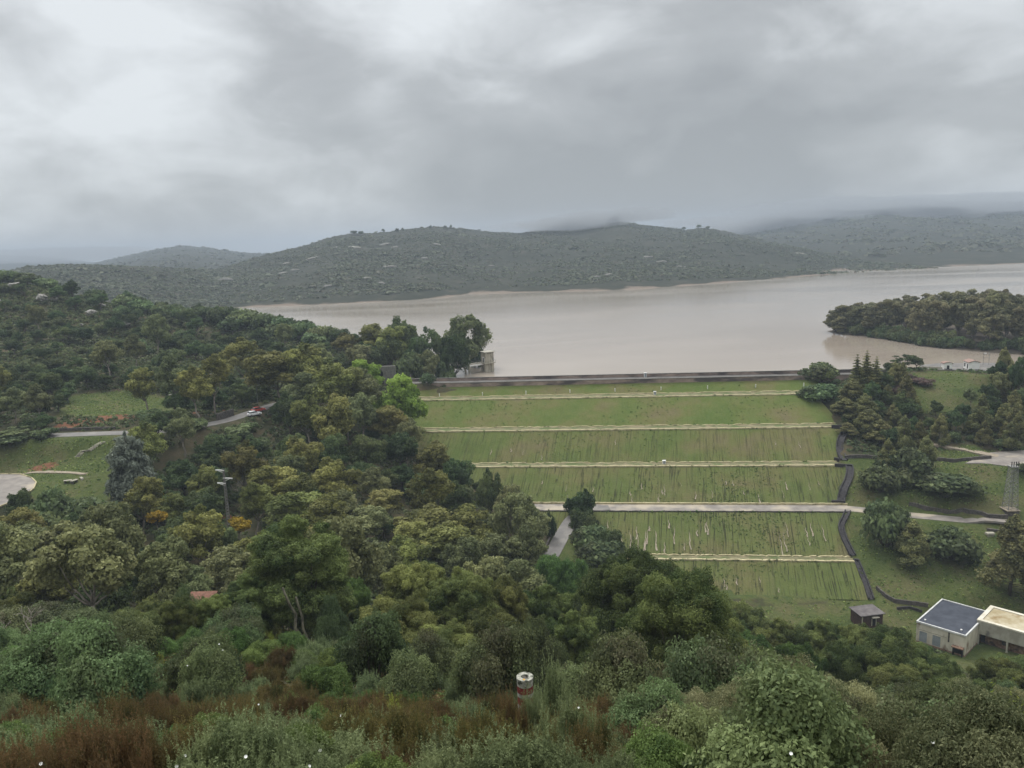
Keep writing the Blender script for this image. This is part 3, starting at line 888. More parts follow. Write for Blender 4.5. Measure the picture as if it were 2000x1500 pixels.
car_park = [atZ(a, b, -6.5) for a, b in ((-260, 926), (-60, 926), (40, 927), (62, 934), (71, 943), (66, 955), (45, 970), (10, 986), (-80, 1020), (-260, 1060))]
level(car_park, -6.5)
yard = [atZ(a, b, -38) for a, b in ((1780, 1225), (1930, 1215), (2150, 1250), (2150, 1330), (1860, 1300))]
level(yard, -38.0, 6)
lot = [atZ(a, b, -16.2) for a, b in ((1885, 905), (1935, 884), (2000, 880), (2150, 880), (2150, 915), (2000, 915), (1930, 906))]
level(lot, -16.2, 5)
plaza = [atZ(a, b, 0.0) for a, b in ((1792, 721), (1860, 723), (2000, 727), (2200, 733), (2200, 712), (2000, 709.5), (1920, 709), (1830, 710), (1800, 713))]
level(plaza, 0.0, 3)

shelf = [atZ(a, b, -0.3) for a, b in ((1832, 721), (1935, 723), (1935, 735), (1890, 734), (1832, 731))]
level(shelf, -0.30, 3)
level(plaza, 0.0, 0.6)
# sink the ground under the dam
foot = [DL['crest'][0], DL['crest'][1] + Vector((3, 0, 0)), DL['b2l'][1], DL['b3l'][1], DL['b4l'][1], DL['b5l'][1], DL['toe'][1], DL['toe'][0], DL['b5l'][0], DL['b4l'][0], DL['b3l'][0], DL['b2l'][0]]
LV = ['crest', 'b1u', 'b1l', 'b2u', 'b2l', 'b3u', 'b3l', 'b4u', 'b4l', 'b5u', 'b5l', 'toe']


def dam_z(x, y):
    """height of the embankment face over (x, y)"""
    ys, zs = [], []
    for k in LV:
        a, b = DL[k]
        t = (x - a.x) / (b.x - a.x)
        ys.append(a.y + t * (b.y - a.y)); zs.append(np.full(np.shape(x), a.z))
    ys, zs = np.array(ys), np.array(zs)
    out = np.where(y > ys[0], zs[0], zs[-1])
    for i in range(len(LV) - 1):
        m = (y <= ys[i]) & (y > ys[i + 1])
        out = np.where(m, zs[i + 1] + (zs[i] - zs[i + 1]) * (y - ys[i + 1]) / (ys[i] - ys[i + 1] + 1e-9), out)
    return out


ins = inpoly(GXX, GYY, [(p.x, p.y) for p in foot])
fd, _ = line_dist(GXX, GYY, [(p.x, p.y, 0) for p in foot] + [(foot[0].x, foot[0].y, 0)])
under = dam_z(GXX, GYY) - 0.6 - np.clip(fd * 0.3, 0, 2.5)
edge_left = inpoly(GXX, GYY, [(p.x, p.y) for p in foot])
GH = np.where(ins & (fd > 2.0), np.minimum(GH, under), GH)
# the reservoir side of the dam
behind = inpoly(GXX, GYY, [(DL['crest'][0].x + 6, DL['crest'][0].y + 2), (DL['crest'][1].x + 2, DL['crest'][1].y + 2), (DL['crest'][1].x + 8, 520), (10, 520), (DL['crest'][0].x + 14, 320)])
bd = np.clip((GYY - 268) / 20, 0, 1)
GH = np.where(behind, np.minimum(GH, -2.4 - 8 * bd), GH)


def ground(x, y):
    i = (x - GX0) / GS; j = (y - GY0) / GS
    i = min(max(i, 0), len(gx) - 1.001); j = min(max(j, 0), len(gy) - 1.001)
    a, b = int(i), int(j); fx, fy = i - a, j - b
    return float((GH[a, b] * (1 - fx) + GH[a + 1, b] * fx) * (1 - fy) + (GH[a, b + 1] * (1 - fx) + GH[a + 1, b + 1] * fx) * fy)


def hit(px, py, y0=8, y1=520):
    """first meeting of a pixel's ray with the near terrain"""
    y = y0; st = 1.0
    d = ray(px, py); d = d / d.y
    while y < y1:
        p = CAM_P + d * y
        if p.z < ground(p.x, p.y): return Vector((p.x, p.y, ground(p.x, p.y)))
        y += st
    p = CAM_P + d * y1
    return Vector((p.x, p.y, ground(p.x, p.y)))


# how grassy each spot is
meadows = [
    [hit(*p) for p in ((1660, 900), (1760, 905), (1900, 880), (2060, 900), (2060, 1180), (1840, 1180), (1720, 1180), (1690, 1100), (1662, 1000))],
    [hit(*p) for p in ((-60, 860), (90, 858), (230, 850), (260, 870), (230, 960), (160, 985), (80, 975), (-60, 900))],
    [hit(*p) for p in ((1230, 1170), (1420, 1165), (1710, 1175), (1800, 1200), (1800, 1240), (1400, 1260), (1200, 1200))],
    [hit(*p) for p in ((1780, 735), (1850, 728), (1930, 735), (1880, 800), (1790, 800))],
    [hit(*p) for p in ((150, 775), (250, 768), (330, 785), (320, 806), (200, 812), (130, 812))],
    [hit(*p) for p in ((1090, 1060), (1130, 1080), (1210, 1130), (1200, 1180), (1120, 1140))],
    [hit(*p) for p in ((1860, 1270), (2050, 1270), (2050, 1330), (1900, 1330))],
]
GR = np.zeros_like(GH)
for m in meadows:
    poly = [(p.x, p.y) for p in m]
    d, _ = line_dist(GXX, GYY, [(p[0], p[1], 0) for p in poly + poly[:1]])
    GR = np.maximum(GR, np.where(inpoly(GXX, GYY, poly), 1.0, np.clip(1 - d / 5, 0, 1)))
for pl in (((1400, 1168), (1490, 1166), (1510, 1182), (1430, 1190)), ((1550, 1170), (1625, 1170), (1620, 1185), (1570, 1190)), ((1640, 1168), (1695, 1172), (1690, 1178), (1640, 1176))):
    q_ = [hit(*p) for p in pl]
    GR = np.where(inpoly(GXX, GYY, [(p.x, p.y) for p in q_]), 0.42, GR)
SOIL = np.zeros_like(GH)
for pts, rad in (([(128, 832), (165, 824), (205, 818), (245, 815)], 3.6), ([(385, 806), (405, 805), (424, 803)], 3.4), ([(70, 916), (100, 914)], 2.0), ([(430, 1012), (446, 1010)], 2.0)):
    P3 = [tuple(hit(a, b)) for a, b in pts]
    d, _ = line_dist(GXX, GYY, P3)
    SOIL = np.maximum(SOIL, np.clip(1.4 - d / rad, 0, 1))


def terrain_material():
    m, nt, N, L = new_mat('hillside_ground')
    out = N('ShaderNodeOutputMaterial'); bs = N('ShaderNodeBsdfPrincipled'); L(bs.outputs[0], out.inputs[0])
    bs.inputs['Roughness'].default_value = 0.95; bs.inputs['Specular IOR Level'].default_value = 0.1
    tc = N('ShaderNodeTexCoord')

    def noise(s, d=6, r=0.6):
        n = N('ShaderNodeTexNoise'); n.inputs['Scale'].default_value = s; n.inputs['Detail'].default_value = d; n.inputs['Roughness'].default_value = r
        L(tc.outputs['Object'], n.inputs['Vector']); return n.outputs['Fac']

    def ramp(f, stops):
        c = N('ShaderNodeValToRGB')
        c.color_ramp.elements[0].position, c.color_ramp.elements[0].color = stops[0][0], (*stops[0][1], 1)
        c.color_ramp.elements[1].position, c.color_ramp.elements[1].color = stops[-1][0], (*stops[-1][1], 1)
        for p, q in stops[1:-1]:
            e = c.color_ramp.elements.new(p); e.color = (*q, 1)
        L(f, c.inputs[0]); return c.outputs[0]

    def mix(f, a, b):
        x = N('ShaderNodeMixRGB'); L(f, x.inputs[0]); L(a, x.inputs[1]); L(b, x.inputs[2]); return x.outputs[0]
    scrub = ramp(noise(0.22), [(0.32, (0.030, 0.036, 0.018)), (0.5, (0.052, 0.050, 0.026)), (0.68, (0.085, 0.066, 0.038))])
    gr1 = ramp(noise(0.10, 7), [(0.34, (0.038, 0.060, 0.015)), (0.5, (0.064, 0.084, 0.024)), (0.64, (0.105, 0.092, 0.044))])
    gr2 = ramp(noise(1.3, 6, 0.7), [(0.35, (0.025, 0.042, 0.014)), (0.62, (0.110, 0.122, 0.042))])
    half = N('ShaderNodeMixRGB'); half.inputs[0].default_value = 0.4; L(gr1, half.inputs[1]); L(gr2, half.inputs[2])
    ga = N('ShaderNodeAttribute'); ga.attribute_name = 'grass'
    nb = noise(0.5, 5)
    k = N('ShaderNodeMath'); k.operation = 'MULTIPLY_ADD'; k.inputs[1].default_value = 0.9; k.inputs[2].default_value = -0.45; L(nb, k.inputs[0])
    ad = N('ShaderNodeMath'); ad.operation = 'ADD'; ad.use_clamp = True; L(ga.outputs['Fac'], ad.inputs[0]); L(k.outputs[0], ad.inputs[1])
    mr = N('ShaderNodeMapRange'); mr.inputs['From Min'].default_value = 0.35; mr.inputs['From Max'].default_value = 0.65; L(ad.outputs[0], mr.inputs['Value'])
    c = mix(mr.outputs[0], scrub, half.outputs[0])
    soil = ramp(noise(0.7), [(0.3, (0.10, 0.048, 0.026)), (0.7, (0.21, 0.10, 0.056))])
    sa = N('ShaderNodeAttribute'); sa.attribute_name = 'soil'
    a2 = N('ShaderNodeMath'); a2.operation = 'ADD'; L(sa.outputs['Fac'], a2.inputs[0]); L(k.outputs[0], a2.inputs[1])
    m3 = N('ShaderNodeMapRange'); m3.inputs['From Min'].default_value = 0.45; m3.inputs['From Max'].default_value = 0.6; L(a2.outputs[0], m3.inputs['Value'])
    c = mix(m3.outputs[0], c, soil)
    L(c, bs.inputs['Base Color'])
    bp = N('ShaderNodeBump'); bp.inputs['Strength'].default_value = 0.7; bp.inputs['Distance'].default_value = 0.4
    L(noise(1.6, 8, 0.7), bp.inputs['Height']); L(bp.outputs[0], bs.inputs['Normal'])
    return m


nx, ny = len(gx), len(gy)
idx = np.arange(nx * ny).reshape(nx, ny)
TF = np.stack([idx[:-1, :-1], idx[1:, :-1], idx[1:, 1:], idx[:-1, 1:]], -1).reshape(-1, 4)
TV = np.stack([GXX, GYY, GH], -1).reshape(-1, 3)
terrain = link_mesh('terrain', np_mesh('terrain', TV, TF, True, vattr={'grass': GR.ravel(), 'soil': SOIL.ravel()}), terrain_material())
tag(terrain, kind='structure')

# ------------------------------------------------------------------ the lake
WATER_Z = -3.0


def water_material():
    m, nt, N, L = new_mat('muddy_water')
    out = N('ShaderNodeOutputMaterial'); bs = N('ShaderNodeBsdfPrincipled'); L(bs.outputs[0], out.inputs[0])
    tc = N('ShaderNodeTexCoord')
    mp = N('ShaderNodeMapping'); mp.inputs['Rotation'].default_value = (0, 0, R(-26)); mp.inputs['Scale'].default_value = (0.0040, 0.0105, 1)
    L(tc.outputs['Object'], mp.inputs[0])
    n = N('ShaderNodeTexNoise'); n.inputs['Scale'].default_value = 1.0; n.inputs['Detail'].default_value = 5; n.inputs['Distortion'].default_value = 0.7
    L(mp.outputs[0], n.inputs['Vector'])
    cr = N('ShaderNodeValToRGB')
    cr.color_ramp.elements[0].position = 0.35; cr.color_ramp.elements[0].color = (0.275, 0.230, 0.186, 1)
    cr.color_ramp.elements[1].position = 0.65; cr.color_ramp.elements[1].color = (0.338, 0.290, 0.240, 1)
    L(n.outputs['Fac'], cr.inputs[0]); L(cr.outputs[0], bs.inputs['Base Color'])
    rr = N('ShaderNodeMapRange'); rr.inputs['From Min'].default_value = 0.42; rr.inputs['From Max'].default_value = 0.62
    rr.inputs['To Min'].default_value = 0.08; rr.inputs['To Max'].default_value = 0.15
    L(n.outputs['Fac'], rr.inputs['Value']); L(rr.outputs[0], bs.inputs['Roughness'])
    bs.inputs['IOR'].default_value = 1.33
    w1 = N('ShaderNodeTexNoise'); w1.inputs['Scale'].default_value = 1.1; w1.inputs['Detail'].default_value = 4
    mp2 = N('ShaderNodeMapping'); mp2.inputs['Scale'].default_value = (0.5, 1.0, 1); L(tc.outputs['Object'], mp2.inputs[0]); L(mp2.outputs[0], w1.inputs['Vector'])
    b = N('ShaderNodeBump'); b.inputs['Strength'].default_value = 0.06; b.inputs['Distance'].default_value = 0.3
    L(w1.outputs['Fac'], b.inputs['Height']); L(b.outputs[0], bs.inputs['Normal'])
    return m


cl, crr = DL['crest']
wpts = [(-700, 330), (cl.x - 20, cl.y + 14), (cl.x, cl.y + 5.5), (crr.x + 25, crr.y + 4.5), (600, crr.y + 12), (2600, 900), (2600, 3200), (-900, 3200)]
wm = MB(); wm.add([(x, y, WATER_Z) for x, y in wpts], [tuple(range(len(wpts)))])
tag(wm.build('water', water_material()), kind='structure')


# ------------------------------------------------------------------ far hills
def hill_material():
    m, nt, N, L = new_mat('hill_ground')
    out = N('ShaderNodeOutputMaterial'); bs = N('ShaderNodeBsdfPrincipled'); L(bs.outputs[0], out.inputs[0])
    bs.inputs['Roughness'].default_value = 0.95; bs.inputs['Specular IOR Level'].default_value = 0.1
    tc = N('ShaderNodeTexCoord')
    n = N('ShaderNodeTexNoise'); n.inputs['Scale'].default_value = 0.045; n.inputs['Detail'].default_value = 8; n.inputs['Roughness'].default_value = 0.65
    L(tc.outputs['Object'], n.inputs['Vector'])
    cr = N('ShaderNodeValToRGB')
    cr.color_ramp.elements[0].position = 0.34; cr.color_ramp.elements[0].color = (0.024, 0.028, 0.018, 1)
    cr.color_ramp.elements[1].position = 0.70; cr.color_ramp.elements[1].color = (0.066, 0.060, 0.044, 1)
    e = cr.color_ramp.elements.new(0.54); e.color = (0.034, 0.037, 0.024, 1)
    L(n.outputs['Fac'], cr.inputs[0])
    # bare shore band left by the changing water level
    sp = N('ShaderNodeSeparateXYZ'); L(tc.outputs['Object'], sp.inputs[0])
    n2 = N('ShaderNodeTexNoise'); n2.inputs['Scale'].default_value = 0.02; n2.inputs['Detail'].default_value = 6
    L(tc.outputs['Object'], n2.inputs['Vector'])
    ma = N('ShaderNodeMath'); ma.operation = 'MULTIPLY_ADD'; ma.inputs[1].default_value = 9.0; L(n2.outputs['Fac'], ma.inputs[0]); L(sp.outputs['Z'], ma.inputs[2])
    mr = N('ShaderNodeMapRange'); mr.inputs['From Min'].default_value = 2.9; mr.inputs['From Max'].default_value = 1.9; L(ma.outputs[0], mr.inputs['Value'])
    mx = N('ShaderNodeMixRGB'); mx.inputs[2].default_value = (0.17, 0.135, 0.105, 1); L(mr.outputs[0], mx.inputs[0]); L(cr.outputs[0], mx.inputs[1])
    L(mx.outputs[0], bs.inputs['Base Color'])
    b = N('ShaderNodeBump'); b.inputs['Strength'].default_value = 0.6; b.inputs['Distance'].default_value = 3.0
    L(n.outputs['Fac'], b.inputs['Height']); L(b.outputs[0], bs.inputs['Normal'])
    return m


MH = hill_material()


def interp(tab, x):
    xs = [t[0] for t in tab]
    return [float(np.interp(x, xs, [t[k] for t in tab])) for k in range(1, len(tab[0]))]


def hill(shore, crest, px0, px1, step, amp, seed, rows=40, back=14, prof=0.85):
    """shore: (px, py); crest: (px, py, distance)"""
    cols = np.arange(px0, px1 + 0.1, step)
    V = []
    for px in cols:
        sy, = interp(shore, px); cy, cd = interp(crest, px)
        S = np.array(atZ(px, sy, WATER_Z - 0.6)); Cc = np.array(atY(px, cy, cd))
        for r in range(rows + back):
            if r < rows:
                t = r / (rows - 1)
                p = S + (Cc - S) * t
                z = S[2] + (Cc[2] - S[2]) * (t ** prof * 0.75 + 0.25 * (0.5 - 0.5 * math.cos(math.pi * t)))
            else:
                t = (r - rows + 1) / back
                p = Cc + (Cc - S) * t * 0.5
                z = Cc[2] - (Cc[2] + 20) * t * t
            V.append((p[0], p[1], z))
    V = np.array(V); n = rows + back
    tt = np.tile(np.concatenate([np.linspace(0, 1, rows), np.linspace(1, 0.6, back)]), len(cols))
    V[:, 2] += amp * fbm(V[:, 0] / 160, V[:, 1] / 160, seed, 5) * np.sin(np.pi * np.clip(tt, 0, 1) * 0.88) * 0.9 + 0.8 * fbm(V[:, 0] / 30, V[:, 1] / 30, seed + 11, 3) * np.clip(tt * 3, 0, 1)
    ii = np.arange(len(cols) * n).reshape(len(cols), n)
    F = np.stack([ii[:-1, :-1], ii[1:, :-1], ii[1:, 1:], ii[:-1, 1:]], -1).reshape(-1, 4)
    o = link_mesh('hills', np_mesh('hills', V, F, True), MH)
    tag(o, kind='structure')
    return o, V, F, tt


H_MAIN = hill([(-400, 650), (300, 640), (430, 604), (500, 601), (600, 598), (700, 593), (800, 588), (870, 582), (920, 575), (1000, 573), (1080, 571), (1180, 569), (1260, 565), (1340, 559), (1450, 551), (1560, 542), (1660, 535), (1740, 529), (1800, 526), (1830, 525)],
              [(-400, 548, 900), (0, 536, 950), (60, 525, 960), (130, 523, 980), (220, 524, 1000), (320, 525, 1050), (420, 527, 1120), (480, 512, 1230), (530, 496, 1300), (600, 477, 1380), (640, 464, 1400), (690, 456, 1420), (725, 457, 1430), (760, 455, 1450), (800, 449, 1500), (850, 444, 1520), (900, 446, 1540), (960, 453, 1550), (1010, 456, 1560), (1050, 451, 1600), (1110, 450, 1650), (1160, 441, 1700), (1190, 436, 1720), (1215, 433, 1720), (1250, 438, 1720), (1300, 444, 1700), (1340, 449, 1680), (1370, 444, 1650), (1400, 449, 1620), (1440, 458, 1580), (1500, 472, 1500), (1560, 485, 1420), (1620, 497, 1330), (1700, 511, 1220), (1780, 523, 1120), (1830, 527.5, 1075)],
              -400, 1830, 10, 7, 21)
H_LEFT = hill([(-400, 600), (700, 580)], [(-400, 545, 2900), (60, 533, 2900), (150, 525, 2900), (200, 512, 2900), (260, 498, 2900), (320, 484, 2900), (350, 479, 2900), (400, 483, 2900), (450, 491, 2900), (500, 495, 2900), (560, 500, 2900), (700, 520, 2900)], -400, 700, 16, 6, 41, rows=24)
H_RIGHT = hill([(1250, 524), (1790, 524.5), (1850, 522), (2000, 516), (2300, 506), (2700, 498)],
               [(1250, 470, 2900), (1440, 446, 3100), (1500, 430, 3200), (1600, 416, 3300), (1700, 406, 3300), (1800, 409, 3400), (1900, 404, 3400), (2000, 400, 3500), (2300, 392, 3500), (2700, 385, 3600)], 1250, 2700, 18, 9, 61, rows=30)
H_FAR = hill([(-700, 560), (500, 540)], [(-700, 490, 5600), (-200, 500, 5600), (0, 498, 5500), (100, 502, 5500), (160, 510, 5500), (300, 520, 5500), (500, 530, 5500)], -700, 500, 30, 6, 71, rows=16)


def bvh_of(H):
    return BVHTree.FromPolygons([tuple(v) for v in H[1]], [tuple(int(i) for i in f) for f in H[2]])


BV_MAIN = bvh_of(H_MAIN)


def far_scrub(H, n, size, name, label, seed, tmin=0.06, per=9, tmax=1.02):
    rg = np.random.default_rng(seed)
    V, F, tt = H[1], H[2], H[3]
    a = V[F]
    ar = 0.5 * np.linalg.norm(np.cross(a[:, 2] - a[:, 0], a[:, 3] - a[:, 1]), axis=1)
    ft = tt[F].mean(1)
    c0 = a.mean(1)
    dens = np.clip(0.55 + 0.8 * fbm(c0[:, 0] / 90, c0[:, 1] / 90, seed + 3, 3), 0.05, 1.5)
    ar = ar * ((ft > tmin) & (ft < tmax)) * dens / (c0[:, 1] ** 1.0)
    f = rg.choice(len(F), n, p=ar / ar.sum())
    u, v = rg.uniform(0, 1, (2, n))[..., None]
    P = (a[f, 0] * (1 - u) + a[f, 1] * u) * (1 - v) + (a[f, 3] * (1 - u) + a[f, 2] * u) * v
    s = size * rg.lognormal(0, 0.38, n)
    d = rg.normal(size=(n, per, 3)); d[..., 2] = np.abs(d[..., 2]); d /= np.linalg.norm(d, axis=2, keepdims=True)
    C = (P[:, None] + d * s[:, None, None] * np.array([0.85, 0.85, 0.50]) + np.array([0, 0, 0.1])).reshape(-1, 3)
    nn = (d * 0.7 + np.array([0, 0, 0.8]) + rg.normal(size=d.shape) * 0.3).reshape(-1, 3); nn /= np.linalg.norm(nn, axis=1, keepdims=True)
    Vq, Fq = leaf_quads(C, nn, np.repeat(s, per) * 1.0, np.repeat(s, per) * 0.85, rg)
    T = np.clip(0.42 + 0.25 * rg.normal(size=(n, 1)) + 0.15 * rg.normal(size=(n, per)), 0, 1).ravel()
    Pt = np.repeat(np.clip(rg.normal(size=n) * 0.5, 0, 1), per)
    o = link_mesh(name, np_mesh(name, Vq, Fq, fattr={'tint': T, 'patch': Pt}), M['leaf_far'])
    return tag(o, label, 'scrub', kind='stuff')


far_scrub(H_MAIN, 30000, 2.1, 'hill_scrub', 'dark evergreen scrub covering the long hill across the lake', 5)
far_scrub(H_LEFT, 4000, 5.0, 'hill_wood', 'hazy woodland on the rounded hill far left', 6)
far_scrub(H_RIGHT, 8000, 6.0, 'cloud_wood', 'misty woodland on the slope that vanishes into cloud', 8)


def boulder(name, p, size, seed, label, group, rz=0.0, sink=0.25, mat='rock', sub=3, nrm=None):
    rg = np.random.default_rng(seed)
    bm = bmesh.new()
    bmesh.ops.create_icosphere(bm, subdivisions=sub, radius=1.0)
    pl = [(rand_dir(rg), rg.uniform(0.55, 0.9)) for _ in range(9)]
    for v in bm.verts:
        c = np.array(v.co)
        for d, o in pl:
            k = float(c @ d) - o
            if k > 0: c = c - d * k * 0.9
        c = c * (1 + 0.07 * rg.normal())
        v.co = Vector(c * np.array(size))
    me = bpy.data.meshes.new(name); bm.to_mesh(me); bm.free()
    o = link_mesh(name, me, M[mat])
    o.location = Vector(p) + Vector((0, 0, size[2] * (1 - 2 * sink)))
    o.rotation_euler = (rg.normal() * 0.1, rg.normal() * 0.1, rz if rz else rg.uniform(0, 6.28))
    if nrm is not None:
        o.location = Vector(p)
        zx = (nrm + Vector((0, -0.25, 0.3))).normalized(); xx = Vector((1, rg.uniform(-0.3, 0.3), rg.uniform(0.05, 0.4)))
        xx = (xx - zx * xx.dot(zx)).normalized()
        o.rotation_euler = Matrix((xx, zx.cross(xx), zx)).transposed().to_euler()
    return tag(o, label, 'boulder', group)


FAR_ROCKS = [(560, 515, 14, 1.6), (545, 536, 18, 2.4), (575, 528, 12, 1.8), (660, 484, 16, 1.6), (692, 484, 18, 2.2), (752, 478, 14, 3), (770, 484, 12, 3), (745, 555, 10, 3), (762, 522, 14, 2.6), (716, 545, 12, 2.2), (640, 560, 10, 2.4), (830, 505, 10, 1.6), (1165, 543, 12, 3.2), (1188, 538, 10, 2.4), (1265, 503, 14, 2.0), (1292, 512, 12, 2.2), (1560, 496, 20, 1.6), (440, 548, 16, 4.0), (520, 540, 12, 1.5), (855, 478, 12, 1.2), (610, 505, 16, 1.4), (1330, 522, 12, 1.8), (960, 520, 9, 1.6)]
for i, (px, py, sx, sz) in enumerate(FAR_ROCKS):
    d = ray(px, py).normalized()
    loc, nrm, fi, dist = BV_MAIN.ray_cast(CAM_P, d)
    if loc is None: continue
    boulder('rock_outcrop', loc + Vector((0, 0, 0.6)), (sx * 0.62, sx * 0.17, sz * 0.80), 500 + i, 'pale granite outcrop among scrub on the long hill across the lake', 'pale outcrops on the hill across the lake', rz=random.uniform(0, 3.1), sink=0.3, sub=2, nrm=nrm)

# wooded tongue of land across the inlet
shore_p = [atZ(a, b, WATER_Z) for a, b in ((1613, 647.5), (1640, 652), (1700, 659), (1740, 664), (1765, 669), (1800, 676), (1880, 684), (2000, 693), (2150, 703), (2500, 725))]
pen = [(p.x, p.y) for p in shore_p] + [(480, 430), (380, 470), (300, 470), (235, 455), (195, 430)]
px_ = np.arange(130, 500, 3.0); py_ = np.arange(270, 490, 3.0)
PX, PY = np.meshgrid(px_, py_, indexing='ij')
pd_, _ = line_dist(PX, PY, [(a, b, 0) for a, b in pen + pen[:1]])
pi_ = inpoly(PX, PY, pen)
PZ = WATER_Z + np.where(pi_, np.minimum(0.30 * pd_, 2 + 0.07 * pd_), -0.25 * pd_) + 0.2 * fbm(PX / 9, PY / 9, 77)
ii = np.arange(PX.size).reshape(PX.shape)
tag(link_mesh('shore_land', np_mesh('shore_land', np.stack([PX, PY, PZ], -1).reshape(-1, 3), np.stack([ii[:-1, :-1], ii[1:, :-1], ii[1:, 1:], ii[:-1, 1:]], -1).reshape(-1, 4), True),
              mat_noise('shore_soil', (0.045, 0.04, 0.03), (0.12, 0.095, 0.07), 0.3)), kind='structure')


def pen_z(x, y):
    i = int(np.clip((x - 130) / 3.0, 0, len(px_) - 1)); j = int(np.clip((y - 270) / 3.0, 0, len(py_) - 1))
    return float(PZ[i, j])


# ------------------------------------------------------------------ the embankment dam
def grass_face_material():
    m, nt, N, L = new_mat('dam_grass')
    out = N('ShaderNodeOutputMaterial'); bs = N('ShaderNodeBsdfPrincipled'); L(bs.outputs[0], out.inputs[0])
    bs.inputs['Roughness'].default_value = 0.95; bs.inputs['Specular IOR Level'].default_value = 0.1
    fl = N('ShaderNodeAttribute'); fl.attribute_name = 'flow'
    ra = N('ShaderNodeAttribute'); ra.attribute_name = 'rill'

    def noise(sx, sy, scale, detail=6, r=0.6, dist=0.0):
        mp = N('ShaderNodeMapping'); mp.inputs['Scale'].default_value = (sx, sy, 1); L(fl.outputs['Vector'], mp.inputs[0])
        n = N('ShaderNodeTexNoise'); n.inputs['Scale'].default_value = scale; n.inputs['Detail'].default_value = detail
        n.inputs['Roughness'].default_value = r; n.inputs['Distortion'].default_value = dist
        L(mp.outputs[0], n.inputs['Vector']); return n.outputs['Fac']

    def ramp(f, stops):
        c = N('ShaderNodeValToRGB')
        c.color_ramp.elements[0].position, c.color_ramp.elements[0].color = stops[0][0], (*stops[0][1], 1)
        c.color_ramp.elements[1].position, c.color_ramp.elements[1].color = stops[-1][0], (*stops[-1][1], 1)
        for p, q in stops[1:-1]:
            e = c.color_ramp.elements.new(p); e.color = (*q, 1)
        L(f, c.inputs[0]); return c.outputs[0]

    def mix(f, a, b, k=1.0):
        if k != 1.0:
            q = N('ShaderNodeMath'); q.operation = 'MULTIPLY'; q.inputs[1].default_value = k; L(f, q.inputs[0]); f = q.outputs[0]
        x = N('ShaderNodeMixRGB'); L(f, x.inputs[0]); L(a, x.inputs[1])
        if isinstance(b, tuple): x.inputs[2].default_value = (*b, 1)
        else: L(b, x.inputs[2])
        return x.outputs[0]

    def rng_(f, a, b):
        q = N('ShaderNodeMapRange'); q.inputs['From Min'].default_value = a; q.inputs['From Max'].default_value = b; L(f, q.inputs['Value']); return q.outputs[0]
    base = ramp(noise(1, 1, 0.055, 6), [(0.36, (0.066, 0.112, 0.020)), (0.48, (0.096, 0.126, 0.030)), (0.57, (0.128, 0.124, 0.044)), (0.66, (0.140, 0.114, 0.060))])
    fine = ramp(noise(1, 1, 1.4, 6, 0.7), [(0.30, (0.050, 0.064, 0.020)), (0.5, (0.110, 0.122, 0.042)), (0.72, (0.180, 0.160, 0.082))])
    c = mix(noise(1, 1, 0.4), base, fine, 0.55)
    # mown streaks and erosion rills that run down the slope
    st = noise(1.0, 0.03, 0.55, 5, 0.6, 0.3)
    s1 = N('ShaderNodeMath'); s1.operation = 'MULTIPLY'; L(rng_(st, 0.55, 0.66), s1.inputs[0]); L(ra.outputs['Fac'], s1.inputs[1])
    c = mix(s1.outputs[0], c, (0.105, 0.098, 0.050), 0.40)
    ri = noise(1.0, 0.030, 1.25, 3, 0.5, 0.5)
    rd = N('ShaderNodeMath'); rd.operation = 'SUBTRACT'; rd.inputs[1].default_value = 0.5; L(ri, rd.inputs[0])
    rb = N('ShaderNodeMath'); rb.operation = 'ABSOLUTE'; L(rd.outputs[0], rb.inputs[0])
    r1 = rng_(rb.outputs[0], 0.022, 0.006)
    gate = rng_(noise(1, 0.25, 0.16, 4), 0.34, 0.52)
    r2 = N('ShaderNodeMath'); r2.operation = 'MULTIPLY'; L(r1, r2.inputs[0]); L(gate, r2.inputs[1])
    r3 = N('ShaderNodeMath'); r3.operation = 'MULTIPLY'; L(r2.outputs[0], r3.inputs[0]); L(ra.outputs['Fac'], r3.inputs[1])
    c = mix(ra.outputs['Fac'], c, (0.112, 0.104, 0.050), 0.30)
    c = mix(r3.outputs[0], c, (0.034, 0.036, 0.020), 0.9)
    L(c, bs.inputs['Base Color'])
    b = N('ShaderNodeBump'); b.inputs['Strength'].default_value = 0.6; b.inputs['Distance'].default_value = 0.3
    h = N('ShaderNodeMath'); h.operation = 'MULTIPLY_ADD'; h.inputs[1].default_value = -1.5; L(r3.outputs[0], h.inputs[0]); L(noise(1, 1, 1.8, 6, 0.7), h.inputs[2])
    L(h.outputs[0], b.inputs['Height']); L(b.outputs[0], bs.inputs['Normal'])
    return m


MG = grass_face_material()
dam = empty('embankment_dam', (0, 0, 0))
tag(dam, 'long grass-covered earth dam with pale stepped berms across the valley', 'dam')
NU = 240


def face_pt(k1, k2, u, v):
    a1, b1 = DL[k1]; a2, b2 = DL[k2]
    return (a1 + (b1 - a1) * u) * (1 - v) + (a2 + (b2 - a2) * u) * v



FALL = 0.22                                     # the fall line leans in plan


def face_x(k1, k2, x, v):
    p = []
    for k in (k1, k2):
        a, b = DL[k]
        xx = x if not p else x + FALL * ((a.y + (b.y - a.y) * ((x - a.x) / (b.x - a.x))) - p[0].y)
        p.append(a + (b - a) * ((xx - a.x) / (b.x - a.x)))
    return p[0] * (1 - v) + p[1] * v


def rand_x(k1, k2, lo=0.0, hi=1.0):
    x0 = max(DL[k1][0].x, DL[k2][0].x); x1 = min(DL[k1][1].x, DL[k2][1].x)
    return x0 + (x1 - x0) * random.uniform(lo, hi)


